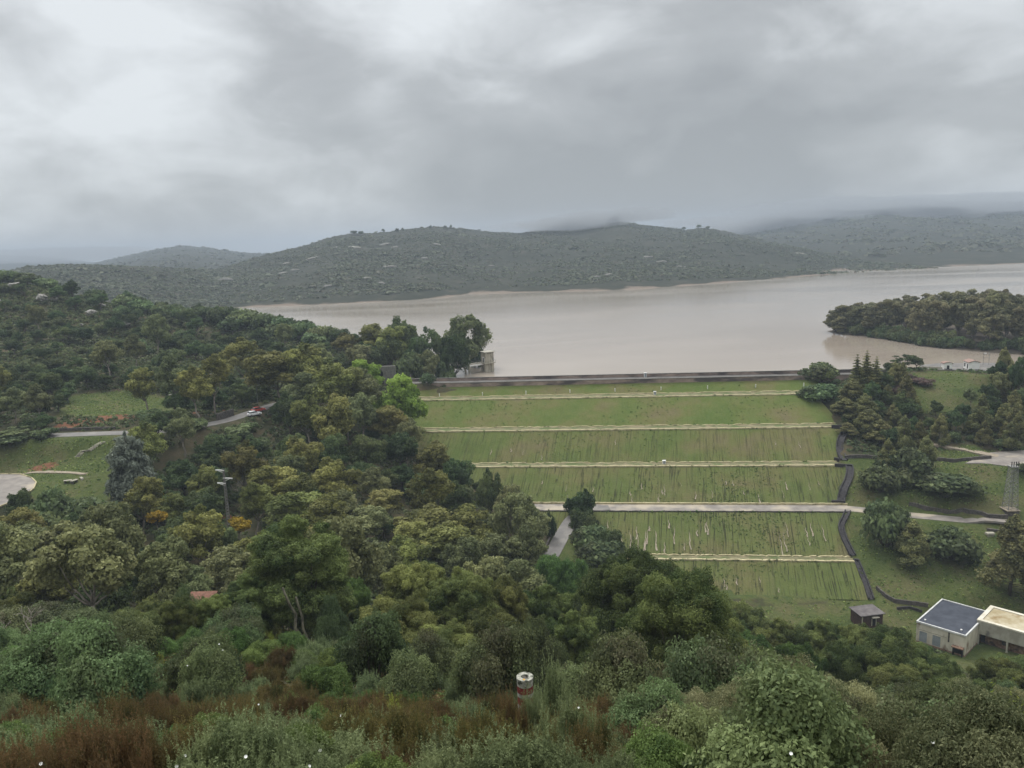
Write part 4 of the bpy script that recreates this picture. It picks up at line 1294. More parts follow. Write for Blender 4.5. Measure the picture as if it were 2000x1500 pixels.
SLOPES = [('crest', 'b1u', 0.0), ('b1l', 'b2u', 0.10), ('b2l', 'b3u', 0.55), ('b3l', 'b4u', 0.85), ('b4l', 'b5u', 1.0), ('b5l', 'toe', 1.0)]
for si, (k1, k2, rl) in enumerate(SLOPES):
    rows = max(4, int((face_pt(k1, k2, 0.5, 0) - face_pt(k1, k2, 0.5, 1)).length / 0.9))
    us = np.linspace(0, 1, NU); vs = np.linspace(0, 1, rows)
    V, fl = [], []
    Lu = (DL[k1][1] - DL[k1][0]).length; Lv = (face_pt(k1, k2, 0.5, 0) - face_pt(k1, k2, 0.5, 1)).length
    for u in us:
        for v in vs:
            p = face_pt(k1, k2, u, v)
            e = min(v, 1 - v) * 6
            p = p + Vector((0, 0, 0.16 * min(1, e) * float(vnoise(np.array(p.x / 1.7), np.array(p.y / 1.7), 91 + si))))
            V.append(p); fl.append((p.x - FALL * p.y + 31 * si, Lv * v + 47 * si, 0))
    q = np.arange(NU * rows).reshape(NU, rows)
    F = np.stack([q[:-1, :-1], q[:-1, 1:], q[1:, 1:], q[1:, :-1]], -1).reshape(-1, 4)
    link_mesh('grass_slope', np_mesh('grass_slope', [tuple(p) for p in V], F, True, vattr={'flow': np.array(fl), 'rill': np.full(len(V), rl)}), MG, dam)

M['berm'] = mat_noise('berm_gravel_grass', (0.10, 0.105, 0.045), (0.22, 0.185, 0.11), 0.5, c3=(0.085, 0.11, 0.035), s3=0.3, t3=0.55)
for i in range(1, 6):
    u_, l_ = 'b%du' % i, 'b%dl' % i
    mb = MB()
    n = 60
    if i == 4:
        continue_mat = M['road_dust']
    else:
        continue_mat = M['berm']
    mb.ribbon([DL[u_][0].lerp(DL[u_][1], k / n) for k in range(n + 1)], [DL[l_][0].lerp(DL[l_][1], k / n) for k in range(n + 1)])
    mb.build('berm', continue_mat, dam)
    # pale stone edges, uneven in height and width
    for key, wd in ((u_, 0.42), (l_, 0.62)):
        if i == 4 and key == l_: wd = 0.3
        k2 = MB(); a, b = DL[key]
        m_ = 120
        for k in range(m_ + 1):
            p = a.lerp(b, k / m_) + Vector((0, random.uniform(-0.07, 0.07), 0))
            hh = 0.24 + random.uniform(-0.06, 0.06) + (0.25 if (i == 4 and key == u_) else 0)
            if key == u_ and i != 4 and random.random() < 0.16: hh = 0.03
            ww = wd * random.uniform(0.8, 1.15) / 2
            k2.v += [(p.x, p.y - ww, p.z - 0.3), (p.x, p.y - ww, p.z + hh), (p.x, p.y + ww, p.z + hh), (p.x, p.y + ww, p.z - 0.3)]
        for k in range(m_):
            for j in range(3): k2.f.append((k * 4 + j, k * 4 + j + 1, k * 4 + j + 5, k * 4 + j + 4))
        k2.f += [(0, 1, 2, 3), (m_ * 4 + 3, m_ * 4 + 2, m_ * 4 + 1, m_ * 4)]
        k2.build('berm_edge', M['kerb'] if i != 4 or key == u_ else M['stone_dark'], dam)

# crest: stone wall, roadway, upstream parapet, upstream face
ca = atZ(770, 758.3, -2.2); cb = atZ(1748, 738.2, -2.2)
cdir = (cb - ca).normalized(); cn = Vector((-cdir.y, cdir.x, 0)).normalized()


def crest_strip(name, off0, off1, z0, z1, mat, parts=1, bevel=0.0):
    mb = MB()
    for k in range(parts):
        a = ca.lerp(cb, k / parts); b = ca.lerp(cb, (k + 1) / parts)
        P = [a + cn * off0, b + cn * off0, b + cn * off1, a + cn * off1]
        mb.hexa([(p.x, p.y, z0) for p in P], [(p.x, p.y, z1) for p in P])
    return mb.build(name, mat, dam, bevel=bevel)


crest_strip('crest_wall', 0.0, 0.5, -3.0, -0.72, M['crest_stone'])
crest_strip('crest_coping', -0.10, 0.62, -0.72, -0.60, M['grey_pole'])
crest_strip('crest_road', 0.62, 5.0, -2.0, -0.80, mat_noise('worn_dark_road', (0.085, 0.078, 0.072), (0.15, 0.14, 0.13), 0.3, bump=0.05))
crest_strip('parapet', 5.0, 5.45, -2.5, 0.18, M['crest_stone'])
crest_strip('parapet_coping', 4.93, 5.52, 0.18, 0.32, M['grey_pole'])
mb = MB(); mb.ribbon([ca + cn * 5.45 + Vector((0, 0, 1.9)), cb + cn * 5.45 + Vector((0, 0, 1.9))][::1], [ca + cn * 26 + Vector((0, 0, -8)), cb + cn * 26 + Vector((0, 0, -8))])
mb.build('upstream_face', M['stone_dark'], dam)

# bare soil washed out of the lower slopes
mb = MB()
for si, n in ((2, 7), (3, 26), (4, 30), (5, 12)):
    k1, k2, _ = SLOPES[si]
    for k in range(n):
        x = rand_x(k1, k2, 0.08, 0.97)
        if si == 4 and k < 10: x = rand_x(k1, k2, 0.14, 0.36)
        sway = random.uniform(0.0, 0.35)
        v0 = random.uniform(0.15, 0.75) if si == 4 else random.uniform(0.3, 0.85)
        v1 = min(0.985, v0 + random.uniform(0.10, 0.5 if si == 4 else 0.22))
        wd = random.uniform(0.06, 0.20) * (1.0 if si != 4 else 1.5)
        n_ = 9; Lp, Rp = [], []
        for j in range(n_):
            t = j / (n_ - 1); v = v0 + (v1 - v0) * t
            c = face_x(k1, k2, x + 0.10 * math.sin(t * 9 + k) + random.uniform(-0.09, 0.09) + sway * t, v) + Vector((0, 0, 0.17))
            hw = wd * (0.25 + 0.75 * t) * random.uniform(0.6, 1.25) * (0.3 if j in (0,) else 1)
            Lp.append(c - Vector((hw, 0, 0))); Rp.append(c + Vector((hw, 0, 0)))
        mb.ribbon(Lp, Rp)
tag(mb.build('soil_streaks', M['bare_soil']), kind='stuff', label='pale bare soil streaks washed down the lower dam slopes', cat='soil')

# dark weeds and coarse grass on the slopes
def tufts(points, sizes, name, label, mat, seed, per=6, cat='grass', flat=0.6):
    rg = np.random.default_rng(seed)
    P = np.array(points); n = len(P); s = np.array(sizes)
    d = rg.normal(size=(n, per, 3)); d[..., 2] = np.abs(d[..., 2]) * flat; d /= np.linalg.norm(d, axis=2, keepdims=True)
    C = (P[:, None] + d * s[:, None, None] * 0.55).reshape(-1, 3)
    nn = (d + rg.normal(size=d.shape) * 0.5).reshape(-1, 3); nn /= np.linalg.norm(nn, axis=1, keepdims=True)
    V, F = leaf_quads(C, nn, np.repeat(s, per) * 0.9, np.repeat(s, per) * 0.5, rg)
    T = np.clip(0.45 + 0.3 * rg.normal(size=(n, 1)) + 0.2 * rg.normal(size=(n, per)), 0, 1).ravel()
    return tag(link_mesh(name, np_mesh(name, V, F, fattr={'tint': T, 'patch': np.repeat(np.clip(rg.normal(size=n) * 0.5, 0, 1), per)}), mat), label, cat, kind='stuff')


pts, szs = [], []
for si, n in ((0, 250), (1, 1300), (2, 2300), (3, 1900), (4, 1500), (5, 1000)):
    k1, k2, _ = SLOPES[si]
    for k in range(n):
        v = random.random()
        p = face_x(k1, k2, rand_x(k1, k2), v)
        if float(fbm(np.array(p.x / 16), np.array(p.y / 10), 55, 3)) < random.uniform(-0.5, 0.7): continue
        pts.append(tuple(p + Vector((0, 0, 0.05)))); szs.append(random.uniform(0.18, 0.42))
    for k in range(60 if si else 0):                                # along the berm edges
        pts.append(tuple(face_x(k1, k2, rand_x(k1, k2), random.choice((0.0, 0.01, 0.99))))); szs.append(random.uniform(0.4, 0.75))
tufts(pts, szs, 'weeds', 'low dark weeds dotted over the grassy dam face', mat_leaf('weed', (0.022, 0.042, 0.014), (0.075, 0.110, 0.030), 0.2, 0.02), 31)

# small white markers, crest boxes
post = MB(); post.box(-0.13, 0.13, -0.13, 0.13, -0.2, 0.95); post.lathe([(0.17, 0.95), (0.17, 1.02), (0.05, 1.10)], 8)
pm = post.mesh('marker_post', bevel=0.02); pm.materials.append(M['white_paint'])
for k, px in enumerate((858, 942, 1027, 1113, 1201, 1291, 1382, 1476, 1570)):
    o = bpy.data.objects.new('marker_post', pm); COL.objects.link(o)
    p = atZ(px, 765 - (px - 858) * 0.0215, -3.0); o.location = (p.x, p.y, dam_z(np.array(p.x), np.array(p.y)))
    tag(o, 'small white marker post in the row below the dam crest wall', 'marker post', 'white marker posts below the crest wall')


def crest_box(px, z, off, label, s=0.55, tall=1.3):
    a = MB(); a.box(-s, s, -s * 0.8, s * 0.8, 0, tall); a.box(-s - 0.08, s + 0.08, -s * 0.8 - 0.08, s * 0.8 + 0.08, tall, tall + 0.12)
    r = empty('control_box', (0, 0, 0)); a.build('cabinet', M['white_paint'], r, bevel=0.02)
    d = MB(); d.box(-s * 0.7, s * 0.7, -s * 0.8 - 0.03, -s * 0.8 - 0.004, 0.15, tall - 0.1); d.build('door', M['grey_door'], r)
    t = (px - 770) / (1748 - 770)
    p = ca.lerp(cb, t) + cn * off
    r.location = (p.x, p.y, z); tag(r, label, 'box')
    return r


crest_box(1275, -0.8, 4.2, 'white box standing on the dam crest road', 0.45, 1.5)
r = crest_box(1279, -0.8, 4.2, 'pale box standing on the uppermost berm of the dam', 0.4, 1.1)
p = atZ(1279, 771, -4.9); r.location = (p.x, p.y, -4.9)
r = crest_box(1297, -0.8, 4.2, 'pale box standing on the third berm down the dam', 0.45, 0.9)
p = atZ(1297, 905.5, -18.3); r.location = (p.x, p.y, -18.3)

# stepped stone drainage channel down the right edge
def surf_hit(px, py):
    d = ray(px, py); d = d / d.y
    y = 150.0
    while y < 300:
        p = CAM_P + d * y; z = ground(p.x, p.y)
        if inpoly(p.x, p.y, [(q.x, q.y) for q in foot]): z = max(z, float(dam_z(np.array(p.x), np.array(p.y))))
        if p.z < z: return Vector((p.x, p.y, z))
        y += 0.25
    return CAM_P + d * 200


def channel(name, pix, mat, width, label, wall=0.35, parent=None):
    pts3 = [surf_hit(a, b) + Vector((0, 0, 0.12)) for a, b, z in pix]
    # resample smoothly
    P = []
    for i in range(len(pts3) - 1):
        for k in range(5):
            t = k / 5
            p0 = pts3[max(i - 1, 0)]; p1 = pts3[i]; p2 = pts3[i + 1]; p3 = pts3[min(i + 2, len(pts3) - 1)]
            P.append(0.5 * ((2 * p1) + (p2 - p0) * t + (2 * p0 - 5 * p1 + 4 * p2 - p3) * t * t + (3 * p1 - p0 - 3 * p2 + p3) * t ** 3))
    P.append(pts3[-1])
    mb = MB(); secs = []
    for i, p in enumerate(P):
        d = (P[min(i + 1, len(P) - 1)] - P[max(i - 1, 0)]); d.z = 0; d.normalize(); n = Vector((-d.y, d.x, 0))
        h = width / 2
        prof = [(-h - 0.28, -0.8), (-h - 0.28, wall + 0.15), (-h, wall + 0.15), (-h + 0.05, 0.10), (h - 0.05, 0.10), (h, wall + 0.15), (h + 0.28, wall + 0.15), (h + 0.28, -0.8)]
        secs.append([p + n * a + Vector((0, 0, b)) for a, b in prof])
    for s in secs: mb.v += [tuple(q) for q in s]
    for i in range(len(secs) - 1):
        for k in range(7):
            mb.f.append((i * 8 + k, i * 8 + k + 1, (i + 1) * 8 + k + 1, (i + 1) * 8 + k))
    return mb.build(name, mat, parent)


ch = empty('drainage_channel', tuple(atZ(1655, 1000, -25)))
tag(ch, 'dark stone drainage channel winding down the right edge of the dam', 'channel')
inv = Matrix.Translation(-ch.location)
for pix, wd in (([(1652, 836, -11.5), (1650, 846, -12.4), (1642, 862, -14), (1640, 878, -15.6), (1645, 893, -17.2), (1649, 900, -18.1)], 1.5),
                ([(1658, 911, -18.5), (1660, 922, -19.6), (1657, 938, -21), (1648, 960, -23), (1643, 976, -24.4), (1643, 984, -24.9)], 1.5),
                ([(1656, 1000, -25.2), (1649, 1015, -26.3), (1643, 1030, -27.2), (1648, 1050, -28.6), (1657, 1070, -30), (1666, 1087, -31.2)], 0.95),
                ([(1672, 1097, -31.4), (1683, 1122, -33), (1693, 1148, -34.6), (1702, 1173, -35.9)], 0.85)):
    o = channel('chute', pix, M['channel'], wd, '', parent=ch); o.matrix_parent_inverse = inv
for (a, b, z) in ((1627, 1652, -11.3), (1634, 1662, -18.2), (1626, 1648, -24.9)):
    for key, dy in ((0, 0), (1, 1)):
        pass
for (x0, y0, x1, y1, z, h) in ((1624, 835.5, 1652, 838, -11.4, 0.9), (1630, 898, 1654, 899.5, -18.2, 0.7), (1630, 911, 1664, 911.5, -18.5, 0.7), (1624, 983, 1650, 984, -24.8, 0.8), (1668, 1097, 1678, 1098, -31.4, 0.6)):
    mb = MB(); a = surf_hit(x0, y0); b = surf_hit(x1, y1); b.z = a.z; mb.beam(a + Vector((0, 0, h / 2 - 0.3)), b + Vector((0, 0, h / 2 - 0.3)), 0.6, h + 0.6)
    o = mb.build('headwall', M['channel'], ch); o.matrix_parent_inverse = inv

# ------------------------------------------------------------------ roads, car park
def road(name, pts, half, mat, lift=0.06, sub=6):
    P = []
    for i in range(len(pts) - 1):
        for k in range(sub): P.append(Vector(pts[i]).lerp(Vector(pts[i + 1]), k / sub))
    P.append(Vector(pts[-1]))
    for _ in range(4):
        P = [P[0]] + [(P[i - 1] + P[i] * 2 + P[i + 1]) / 4 for i in range(1, len(P) - 1)] + [P[-1]]
    Lp, Mp, Rp = [], [], []
    for i, p in enumerate(P):
        d = P[min(i + 1, len(P) - 1)] - P[max(i - 1, 0)]; d.z = 0; d.normalize(); n = Vector((-d.y, d.x, 0))
        z = max(p.z, ground(p.x, p.y))
        Lp.append(Vector((*(p + n * half).xy, z + lift))); Rp.append(Vector((*(p - n * half).xy, z + lift)))
    mb = MB(); mb.ribbon(Lp, Rp)
    # turned-down edges so that it reads as a slab
    mb.ribbon([q - Vector((0, 0, 0.5)) for q in Lp], Lp); mb.ribbon(Rp, [q - Vector((0, 0, 0.5)) for q in Rp])
    return tag(mb.build(name, mat), kind='structure')


road('road', road_left, 2.4, M['asphalt'], 0.08)
road('track', track_right[1:], 2.1, M['road_dust'], 0.10)
road('ramp_road', ramp_left, 2.0, M['asphalt'], 0.12)


def slab(name, poly, z, mat, thick=0.4):
    mb = MB(); n = len(poly)
    mb.add([(p[0], p[1], z) for p in poly] + [(p[0], p[1], z - thick) for p in poly], [tuple(range(n))] + [(i, (i + 1) % n, n + (i + 1) % n, n + i) for i in range(n)])
    return tag(mb.build(name, mat), kind='structure')


slab('parking_lot', car_park, -6.40, M['road_dust'])
slab('gravel_lot', lot, -16.10, M['road_dust'])
slab('paved_plaza', plaza, 0.08, M['asphalt'])
LOTROAD = [(1720, 866, -15), (1790, 866, -14.9), (1850, 874, -15.3), (1900, 884, -15.9), (1950, 893, -16.2)]
road('dirt_track', [tuple(hit(a, b)) for a, b, z in LOTROAD], 1.6, M['bare_soil'], 0.10)
kb = MB()
for a, b in zip(car_park[1:8], car_park[2:9]):
    kb.beam(a + Vector((0, 0, 0.12)), b + Vector((0, 0, 0.12)), 0.25, 0.3)
tag(kb.build('kerb', M['kerb']), kind='structure')
# footpath with pale edges beyond the car park
fp = [hit(a, b) for a, b in ((48, 926), (80, 923), (120, 924), (160, 925), (172, 928))]
road('path', [tuple(p) for p in fp], 0.9, M['bare_soil'], 0.08)
st_p = [hit(a, b) for a, b in ((152, 896), (163, 890), (175, 882), (190, 874), (205, 868))]
steps = MB()
for i in range(len(st_p) - 1):
    for k in range(4):
        p = st_p[i].lerp(st_p[i + 1], k / 4); p.z = ground(p.x, p.y)
        steps.box(p.x - 0.7, p.x + 0.7, p.y - 0.2, p.y + 0.2, p.z - 0.2, p.z + 0.12)
tag(steps.build('stone_steps', M['concrete']), 'flight of pale stone steps climbing the grass bank below the road', 'steps')


def wall_along(name, pix, h, th, mat, label, cat='wall', group=None, z=None, cap=None):
    P = [hit(a, b) if z is None else atZ(a, b, z) for a, b in pix]
    Q = []
    for i in range(len(P) - 1):
        for k in range(4): Q.append(P[i].lerp(P[i + 1], k / 4))
    Q.append(P[-1])
    r = empty(name, tuple(Q[0])); o0 = Vector(Q[0])
    body, top = MB(), MB()
    for a, b in zip(Q[:-1], Q[1:]):
        za, zb = ground(a.x, a.y), ground(b.x, b.y)
        j = random.uniform(-0.04, 0.06)
        A = Vector((a.x, a.y, za + h / 2 - 0.3 + j)) - o0; B = Vector((b.x, b.y, zb + h / 2 - 0.3 + j)) - o0
        body.beam(A, B, th, h + 0.6)
        if cap: top.beam(A + Vector((0, 0, h / 2 + 0.36)), B + Vector((0, 0, h / 2 + 0.36)), th + 0.12, 0.12)
    body.build('masonry', mat, r)
    if cap: top.build('coping', cap, r)
    return tag(r, label, cat, group)


wall_along('retaining_wall', [(85, 846), (120, 844), (170, 842), (226, 840)], 0.8, 0.4, M['stone_dark'], 'low grey stone wall along the far side of the hillside road')
wall_along('retaining_wall', [(424, 822), (440, 818), (456, 811)], 2.0, 0.5, M['stone_dark'], 'taller rough stone retaining wall beside the parked cars')
wall_along('stone_wall', [(1775, 990), (1830, 1002), (1880, 1006), (1930, 1011), (1968, 1014)], 0.9, 0.5, M['stone_dark'], 'rough stone wall along the uphill side of the right-hand track')
wall_along('stone_wall', [(1650, 897), (1690, 897), (1740, 898), (1790, 901), (1840, 902), (1890, 900), (1935, 897)], 0.9, 0.5, M['stone_dark'], 'dark stone wall crossing the meadow below the gravel lot')
wall_along('curved_wall', [(1711, 1152), (1717, 1163), (1730, 1173), (1748, 1181), (1775, 1187), (1812, 1191)], 0.9, 0.35, M['stone_dark'], 'low curved dark wall between the channel foot and the blue-roofed building')
wall_along('garden_wall', [(1752, 1191), (1775, 1193), (1800, 1197)], 0.5, 0.35, M['channel'], 'short straight dark wall in front of the curved wall')
wall_along('ramp_wall', [(1052, 1104), (1062, 1082), (1072, 1060), (1082, 1038)], 0.8, 0.35, M['stone_dark'], 'dark low wall along the left side of the ramp road')
wall_along('white_wall', [(1960, 727), (1990, 725.5)], 1.0, 0.25, M['white_wall'], 'short low white wall at the right end of the lakeside plaza', cap=M['concrete'])
wall_along('quay_wall', [(1800, 719), (1840, 721)], 0.6, 0.3, M['concrete'], 'pale low wall left of the small white house')

# track bridge at the right
br = empty('track_bridge', tuple(atZ(1928, 1034, -26.2)))
tag(br, 'dark concrete beam and pale pier carrying the right-hand track', 'bridge')
bo = Vector(br.location)
mb = MB(); a = atZ(1926, 1031.5, -26.1) - bo; b = atZ(2060, 1048, -26.8) - bo
mb.beam(a + Vector((0, -0.3, -0.5)), b + Vector((0, -0.3, -0.5)), 0.5, 1.2); mb.build('edge_beam', M['stone_dark'], br)
mb = MB(); q = atZ(1928, 1034, -26.2) - bo; gz = ground(br.location.x, br.location.y - 3) - bo.z
mb.box(q.x - 0.75, q.x + 0.75, q.y - 1.6, q.y - 0.65, -6.2, -0.9); mb.box(q.x - 0.95, q.x + 0.95, q.y - 1.75, q.y - 0.62, -0.9, -0.35)
mb.build('pier', M['concrete'], br, bevel=0.03)


# ------------------------------------------------------------------ buildings
class Face:
    """a wall plane from A to B: s along it in metres, z height, o outward"""
    def __init__(f, A, B, z0):
        f.A = Vector((A.x, A.y, 0)); f.d = Vector((B.x - A.x, B.y - A.y, 0)); f.L = f.d.length; f.d.normalize()
        f.n = Vector((f.d.y, -f.d.x, 0)); f.z0 = z0

    def p(f, s, z, o=0.0):
        return f.A + f.d * s + f.n * o + Vector((0, 0, f.z0 + z))

    def block(f, mb, s0, s1, z0, z1, o0, o1):
        mb.hexa([f.p(s0, z0, o1), f.p(s1, z0, o1), f.p(s1, z0, o0), f.p(s0, z0, o0)], [f.p(s0, z1, o1), f.p(s1, z1, o1), f.p(s1, z1, o0), f.p(s0, z1, o0)])
        return mb


def square_up(A, B, D, k=1.0):
    """A, B front corners; D the back corner behind A, made square to AB"""
    d = (B - A); d.z = 0
    n = Vector((-d.y, d.x, 0)).normalized()
    dep = (D - A); dep.z = 0
    off = n * (dep.dot(n)) + d.normalized() * (dep.dot(d.normalized())) * k
    return B + off, A + off


def quad_ring(mb, P, w, z0, z1):
    """parapet ring of width w inside polygon P"""
    c = sum(P, Vector()) / len(P); n = len(P)
    inner = []
    for i in range(n):
        d1 = (P[i] - P[i - 1]).normalized(); d2 = (P[(i + 1) % n] - P[i]).normalized()
        n1 = Vector((-d1.y, d1.x, 0)); n2 = Vector((-d2.y, d2.x, 0))
        m = (n1 + n2); m = m / max(0.3, m.dot(n1))
        inner.append(P[i] + m * w)
    for i in range(n):
        j = (i + 1) % n
        mb.hexa([(P[i].x, P[i].y, z0), (P[j].x, P[j].y, z0), (inner[j].x, inner[j].y, z0), (inner[i].x, inner[i].y, z0)],
                [(P[i].x, P[i].y, z1), (P[j].x, P[j].y, z1), (inner[j].x, inner[j].y, z1), (inner[i].x, inner[i].y, z1)])
    return inner


def flat(P):
    return [Vector((p.x, p.y, 0)) for p in P]


ROOF_Z, YARD_Z = -33.3, -38.0
A = atZ(1790.8, 1212.7, ROOF_Z); B = atZ(1886.6, 1241.5, ROOF_Z); D = atZ(1843.4, 1171, ROOF_Z)
Cc, D = square_up(A, B, D, 0.6)
P = flat([A, B, Cc, D])
h1 = empty('works_building', (0, 0, 0)); tag(h1, 'cream flat-roofed building with blue-grey roof and white roof edge', 'building')
mb = MB(); mb.hexa([(p.x, p.y, YARD_Z - 0.6) for p in P], [(p.x, p.y, ROOF_Z - 0.28) for p in P]); mb.build('wall', M['cream_wall'], h1)
out = []
c0 = sum(P, Vector()) / 4
P2 = [p + (p - c0).normalized() * 0.16 for p in P]
mb = MB(); inner = quad_ring(mb, P2, 0.27, ROOF_Z - 0.30, ROOF_Z + 0.06); mb.build('roof_edge', mat_noise('worn_white_edge', (0.46, 0.46, 0.44), (0.66, 0.66, 0.64), 0.6), h1)
mb = MB(); mb.add([(p.x, p.y, ROOF_Z - 0.10) for p in inner], [(0, 1, 2, 3)]); mb.build('roof', M['blue_roof'], h1)
f = Face(A, B, YARD_Z)
Hh = ROOF_Z - YARD_Z
for s0, s1 in ((0.07, 0.23), (0.345, 0.51)):
    mb = f.block(MB(), f.L * s0, f.L * s1, 0.5, 2.75, 0.0, 0.05); dr = mb.build('door', M['grey_door'], h1)
    fr = MB(); f.block(fr, f.L * s0 - 0.1, f.L * s0, 0.5, 2.85, 0.0, 0.08); f.block(fr, f.L * s1, f.L * s1 + 0.1, 0.5, 2.85, 0.0, 0.08); f.block(fr, f.L * s0, f.L * s1, 2.75, 2.85, 0.0, 0.08)
    fr.build('frame', M['cream_wall'], dr)
    sl = MB()
    for k in range(1, 4): f.block(sl, f.L * (s0 + (s1 - s0) * k / 4) - 0.02, f.L * (s0 + (s1 - s0) * k / 4) + 0.02, 0.5, 2.75, 0.05, 0.07)
    sl.build('seam', M['steel'], dr)
mb = f.block(MB(), f.L * 0.79, f.L * 0.95, 0.0, 1.75, 0.0, 0.03); f.block(mb, f.L * 0.77, f.L * 0.79, 0.0, 1.8, 0, 0.5); f.block(mb, f.L * 0.95, f.L * 0.97, 0.0, 1.8, 0, 0.5)
mb.build('doorway', M['dark_gap'], h1)
mb = f.block(MB(), f.L * 0.755, f.L * 0.985, 1.8, 2.0, 0.0, 1.0); mb.build('canopy', M['brick'], h1)
mb = f.block(MB(), f.L * 0.655, f.L * 0.685, 2.2, Hh - 0.4, 0.0, 0.07); mb.build('downpipe', M['stone_dark'], h1)
mb = f.block(MB(), f.L * 0.03, f.L * 0.62, 2.98, 3.08, 0.0, 0.06); mb.build('cable_duct', M['concrete'], h1)
g2 = Face(B, Cc, YARD_Z)
mb = g2.block(MB(), g2.L * 0.62, g2.L * 0.70, 2.9, 3.4, 0.0, 0.05); g2.block(mb, g2.L * 0.88, g2.L * 0.90, 0.0, Hh - 0.4, 0.0, 0.08); mb.build('vent', M['stone_dark'], h1)
mb = f.block(MB(), f.L * 0.02, f.L * 1.0, -0.4, 0.35, 0.0, 0.04); g2.block(mb, 0.0, g2.L * 0.98, -0.4, 0.30, 0.0, 0.04); mb.build('plinth', M['brick'], h1)
for s, t in ((0.12, 0.10), (0.85, 0.12)):
    q = A.lerp(B, s).lerp(D.lerp(Cc, s), t)
    mb = MB(); mb.lathe([(0.14, 0.0), (0.14, 0.25), (0.2, 0.25), (0.2, 0.32)], 8, (q.x, q.y, ROOF_Z - 0.1)); mb.build('roof_vent', M['white_paint'], h1)

ROOF2 = -32.6
E = atZ(1908.7, 1210, ROOF2); G = atZ(2000, 1236, ROOF2); Fb = atZ(1937, 1183, ROOF2)
G = E + (G - E) * 1.7
C2, D2 = square_up(E, G, Fb, 0.6)
P = flat([E, G, C2, D2])
h2 = empty('annex_building', (0, 0, 0)); tag(h2, 'stained pale building with tan flat roof over an open brick ground floor', 'building')
mb = MB(); mb.hexa([(p.x, p.y, ROOF2 - 3.0) for p in P], [(p.x, p.y, ROOF2 - 0.25) for p in P]); mb.build('upper_wall', M['grey_wall'], h2)
c0 = sum(P, Vector()) / 4
mb = MB(); inner = quad_ring(mb, [p + (p - c0).normalized() * 0.08 for p in P], 0.8, ROOF2 - 0.24, ROOF2 + 0.05); mb.build('roof_edge', mat_noise('pale_parapet', (0.50, 0.46, 0.36), (0.66, 0.62, 0.52), 0.5), h2)
mb = MB(); mb.add([(p.x, p.y, ROOF2 - 0.12) for p in inner], [(0, 1, 2, 3)]); mb.build('roof', M['tan_roof'], h2)
f = Face(E, G, YARD_Z)
inn = [f.p(0.3, 0, -1.3), f.p(f.L - 0.3, 0, -1.3), f.p(f.L - 0.3, 0, -5.5), f.p(0.3, 0, -5.5)]
mb = MB(); mb.hexa([(p.x, p.y, YARD_Z - 0.6) for p in inn], [(p.x, p.y, ROOF2 - 3.0) for p in inn]); mb.build('lower_wall', M['brick'], h2)
for s in (0.2, 5.4, 10.6):
    mb = f.block(MB(), s, s + 0.35, -0.4, ROOF2 - 3.0 - YARD_Z, -0.45, -0.05); mb.build('pillar', M['grey_wall'], h2)
mb = f.block(MB(), 0.6, 1.4, 0.2, 2.2, -1.3, -1.22); mb.build('door', M['dark_gap'], h2)
mb = f.block(MB(), 4.4, 5.2, 0.9, 2.0, -1.3, -1.22); mb.build('window', M['stone_dark'], h2)

# small dark hut at the toe of the dam
HZ = -33.9
A = atZ(1657, 1185, HZ); B = atZ(1682, 1204, HZ); C3 = atZ(1730, 1198, HZ); D3 = A + (C3 - B)
P = flat([A, B, C3, D3]); c0 = sum(P, Vector()) / 4
hut = empty('stone_hut', (0, 0, 0)); tag(hut, 'small dark brown hut with grey overhanging flat roof at the dam toe', 'hut')
IN = [c0 + (p - c0) * 0.86 for p in P]
mb = MB(); mb.hexa([(p.x, p.y, -37.4) for p in IN], [(p.x, p.y, HZ - 0.2) for p in IN]); mb.build('wall', M['hut_wall'], hut)
mb = MB(); mb.hexa([(p.x, p.y, HZ - 0.22) for p in P], [(p.x, p.y, HZ) for p in P]); mb.build('roof', M['hut_roof'], hut, bevel=0.04)
f = Face(IN[1], IN[2], -36.6)
dr = f.block(MB(), f.L * 0.50, f.L * 0.66, 0, 1.9, 0.0, 0.03).build('door', M['dark_gap'], hut)
mb = MB(); f.block(mb, f.L * 0.46, f.L * 0.50, 0, 2.0, 0, 0.08); f.block(mb, f.L * 0.66, f.L * 0.70, 0, 2.0, 0, 0.08); mb.build('frame', M['concrete'], dr)
mb = MB(); f.block(mb, f.L * 0.44, f.L * 0.76, 2.0, 2.14, 0, 0.7); mb.build('canopy', M['concrete'], hut)
mb = MB(); f.block(mb, f.L * 0.0, f.L * 0.05, -0.5, 2.4, 0, 0.05); mb.build('corner_post', M['concrete'], hut)

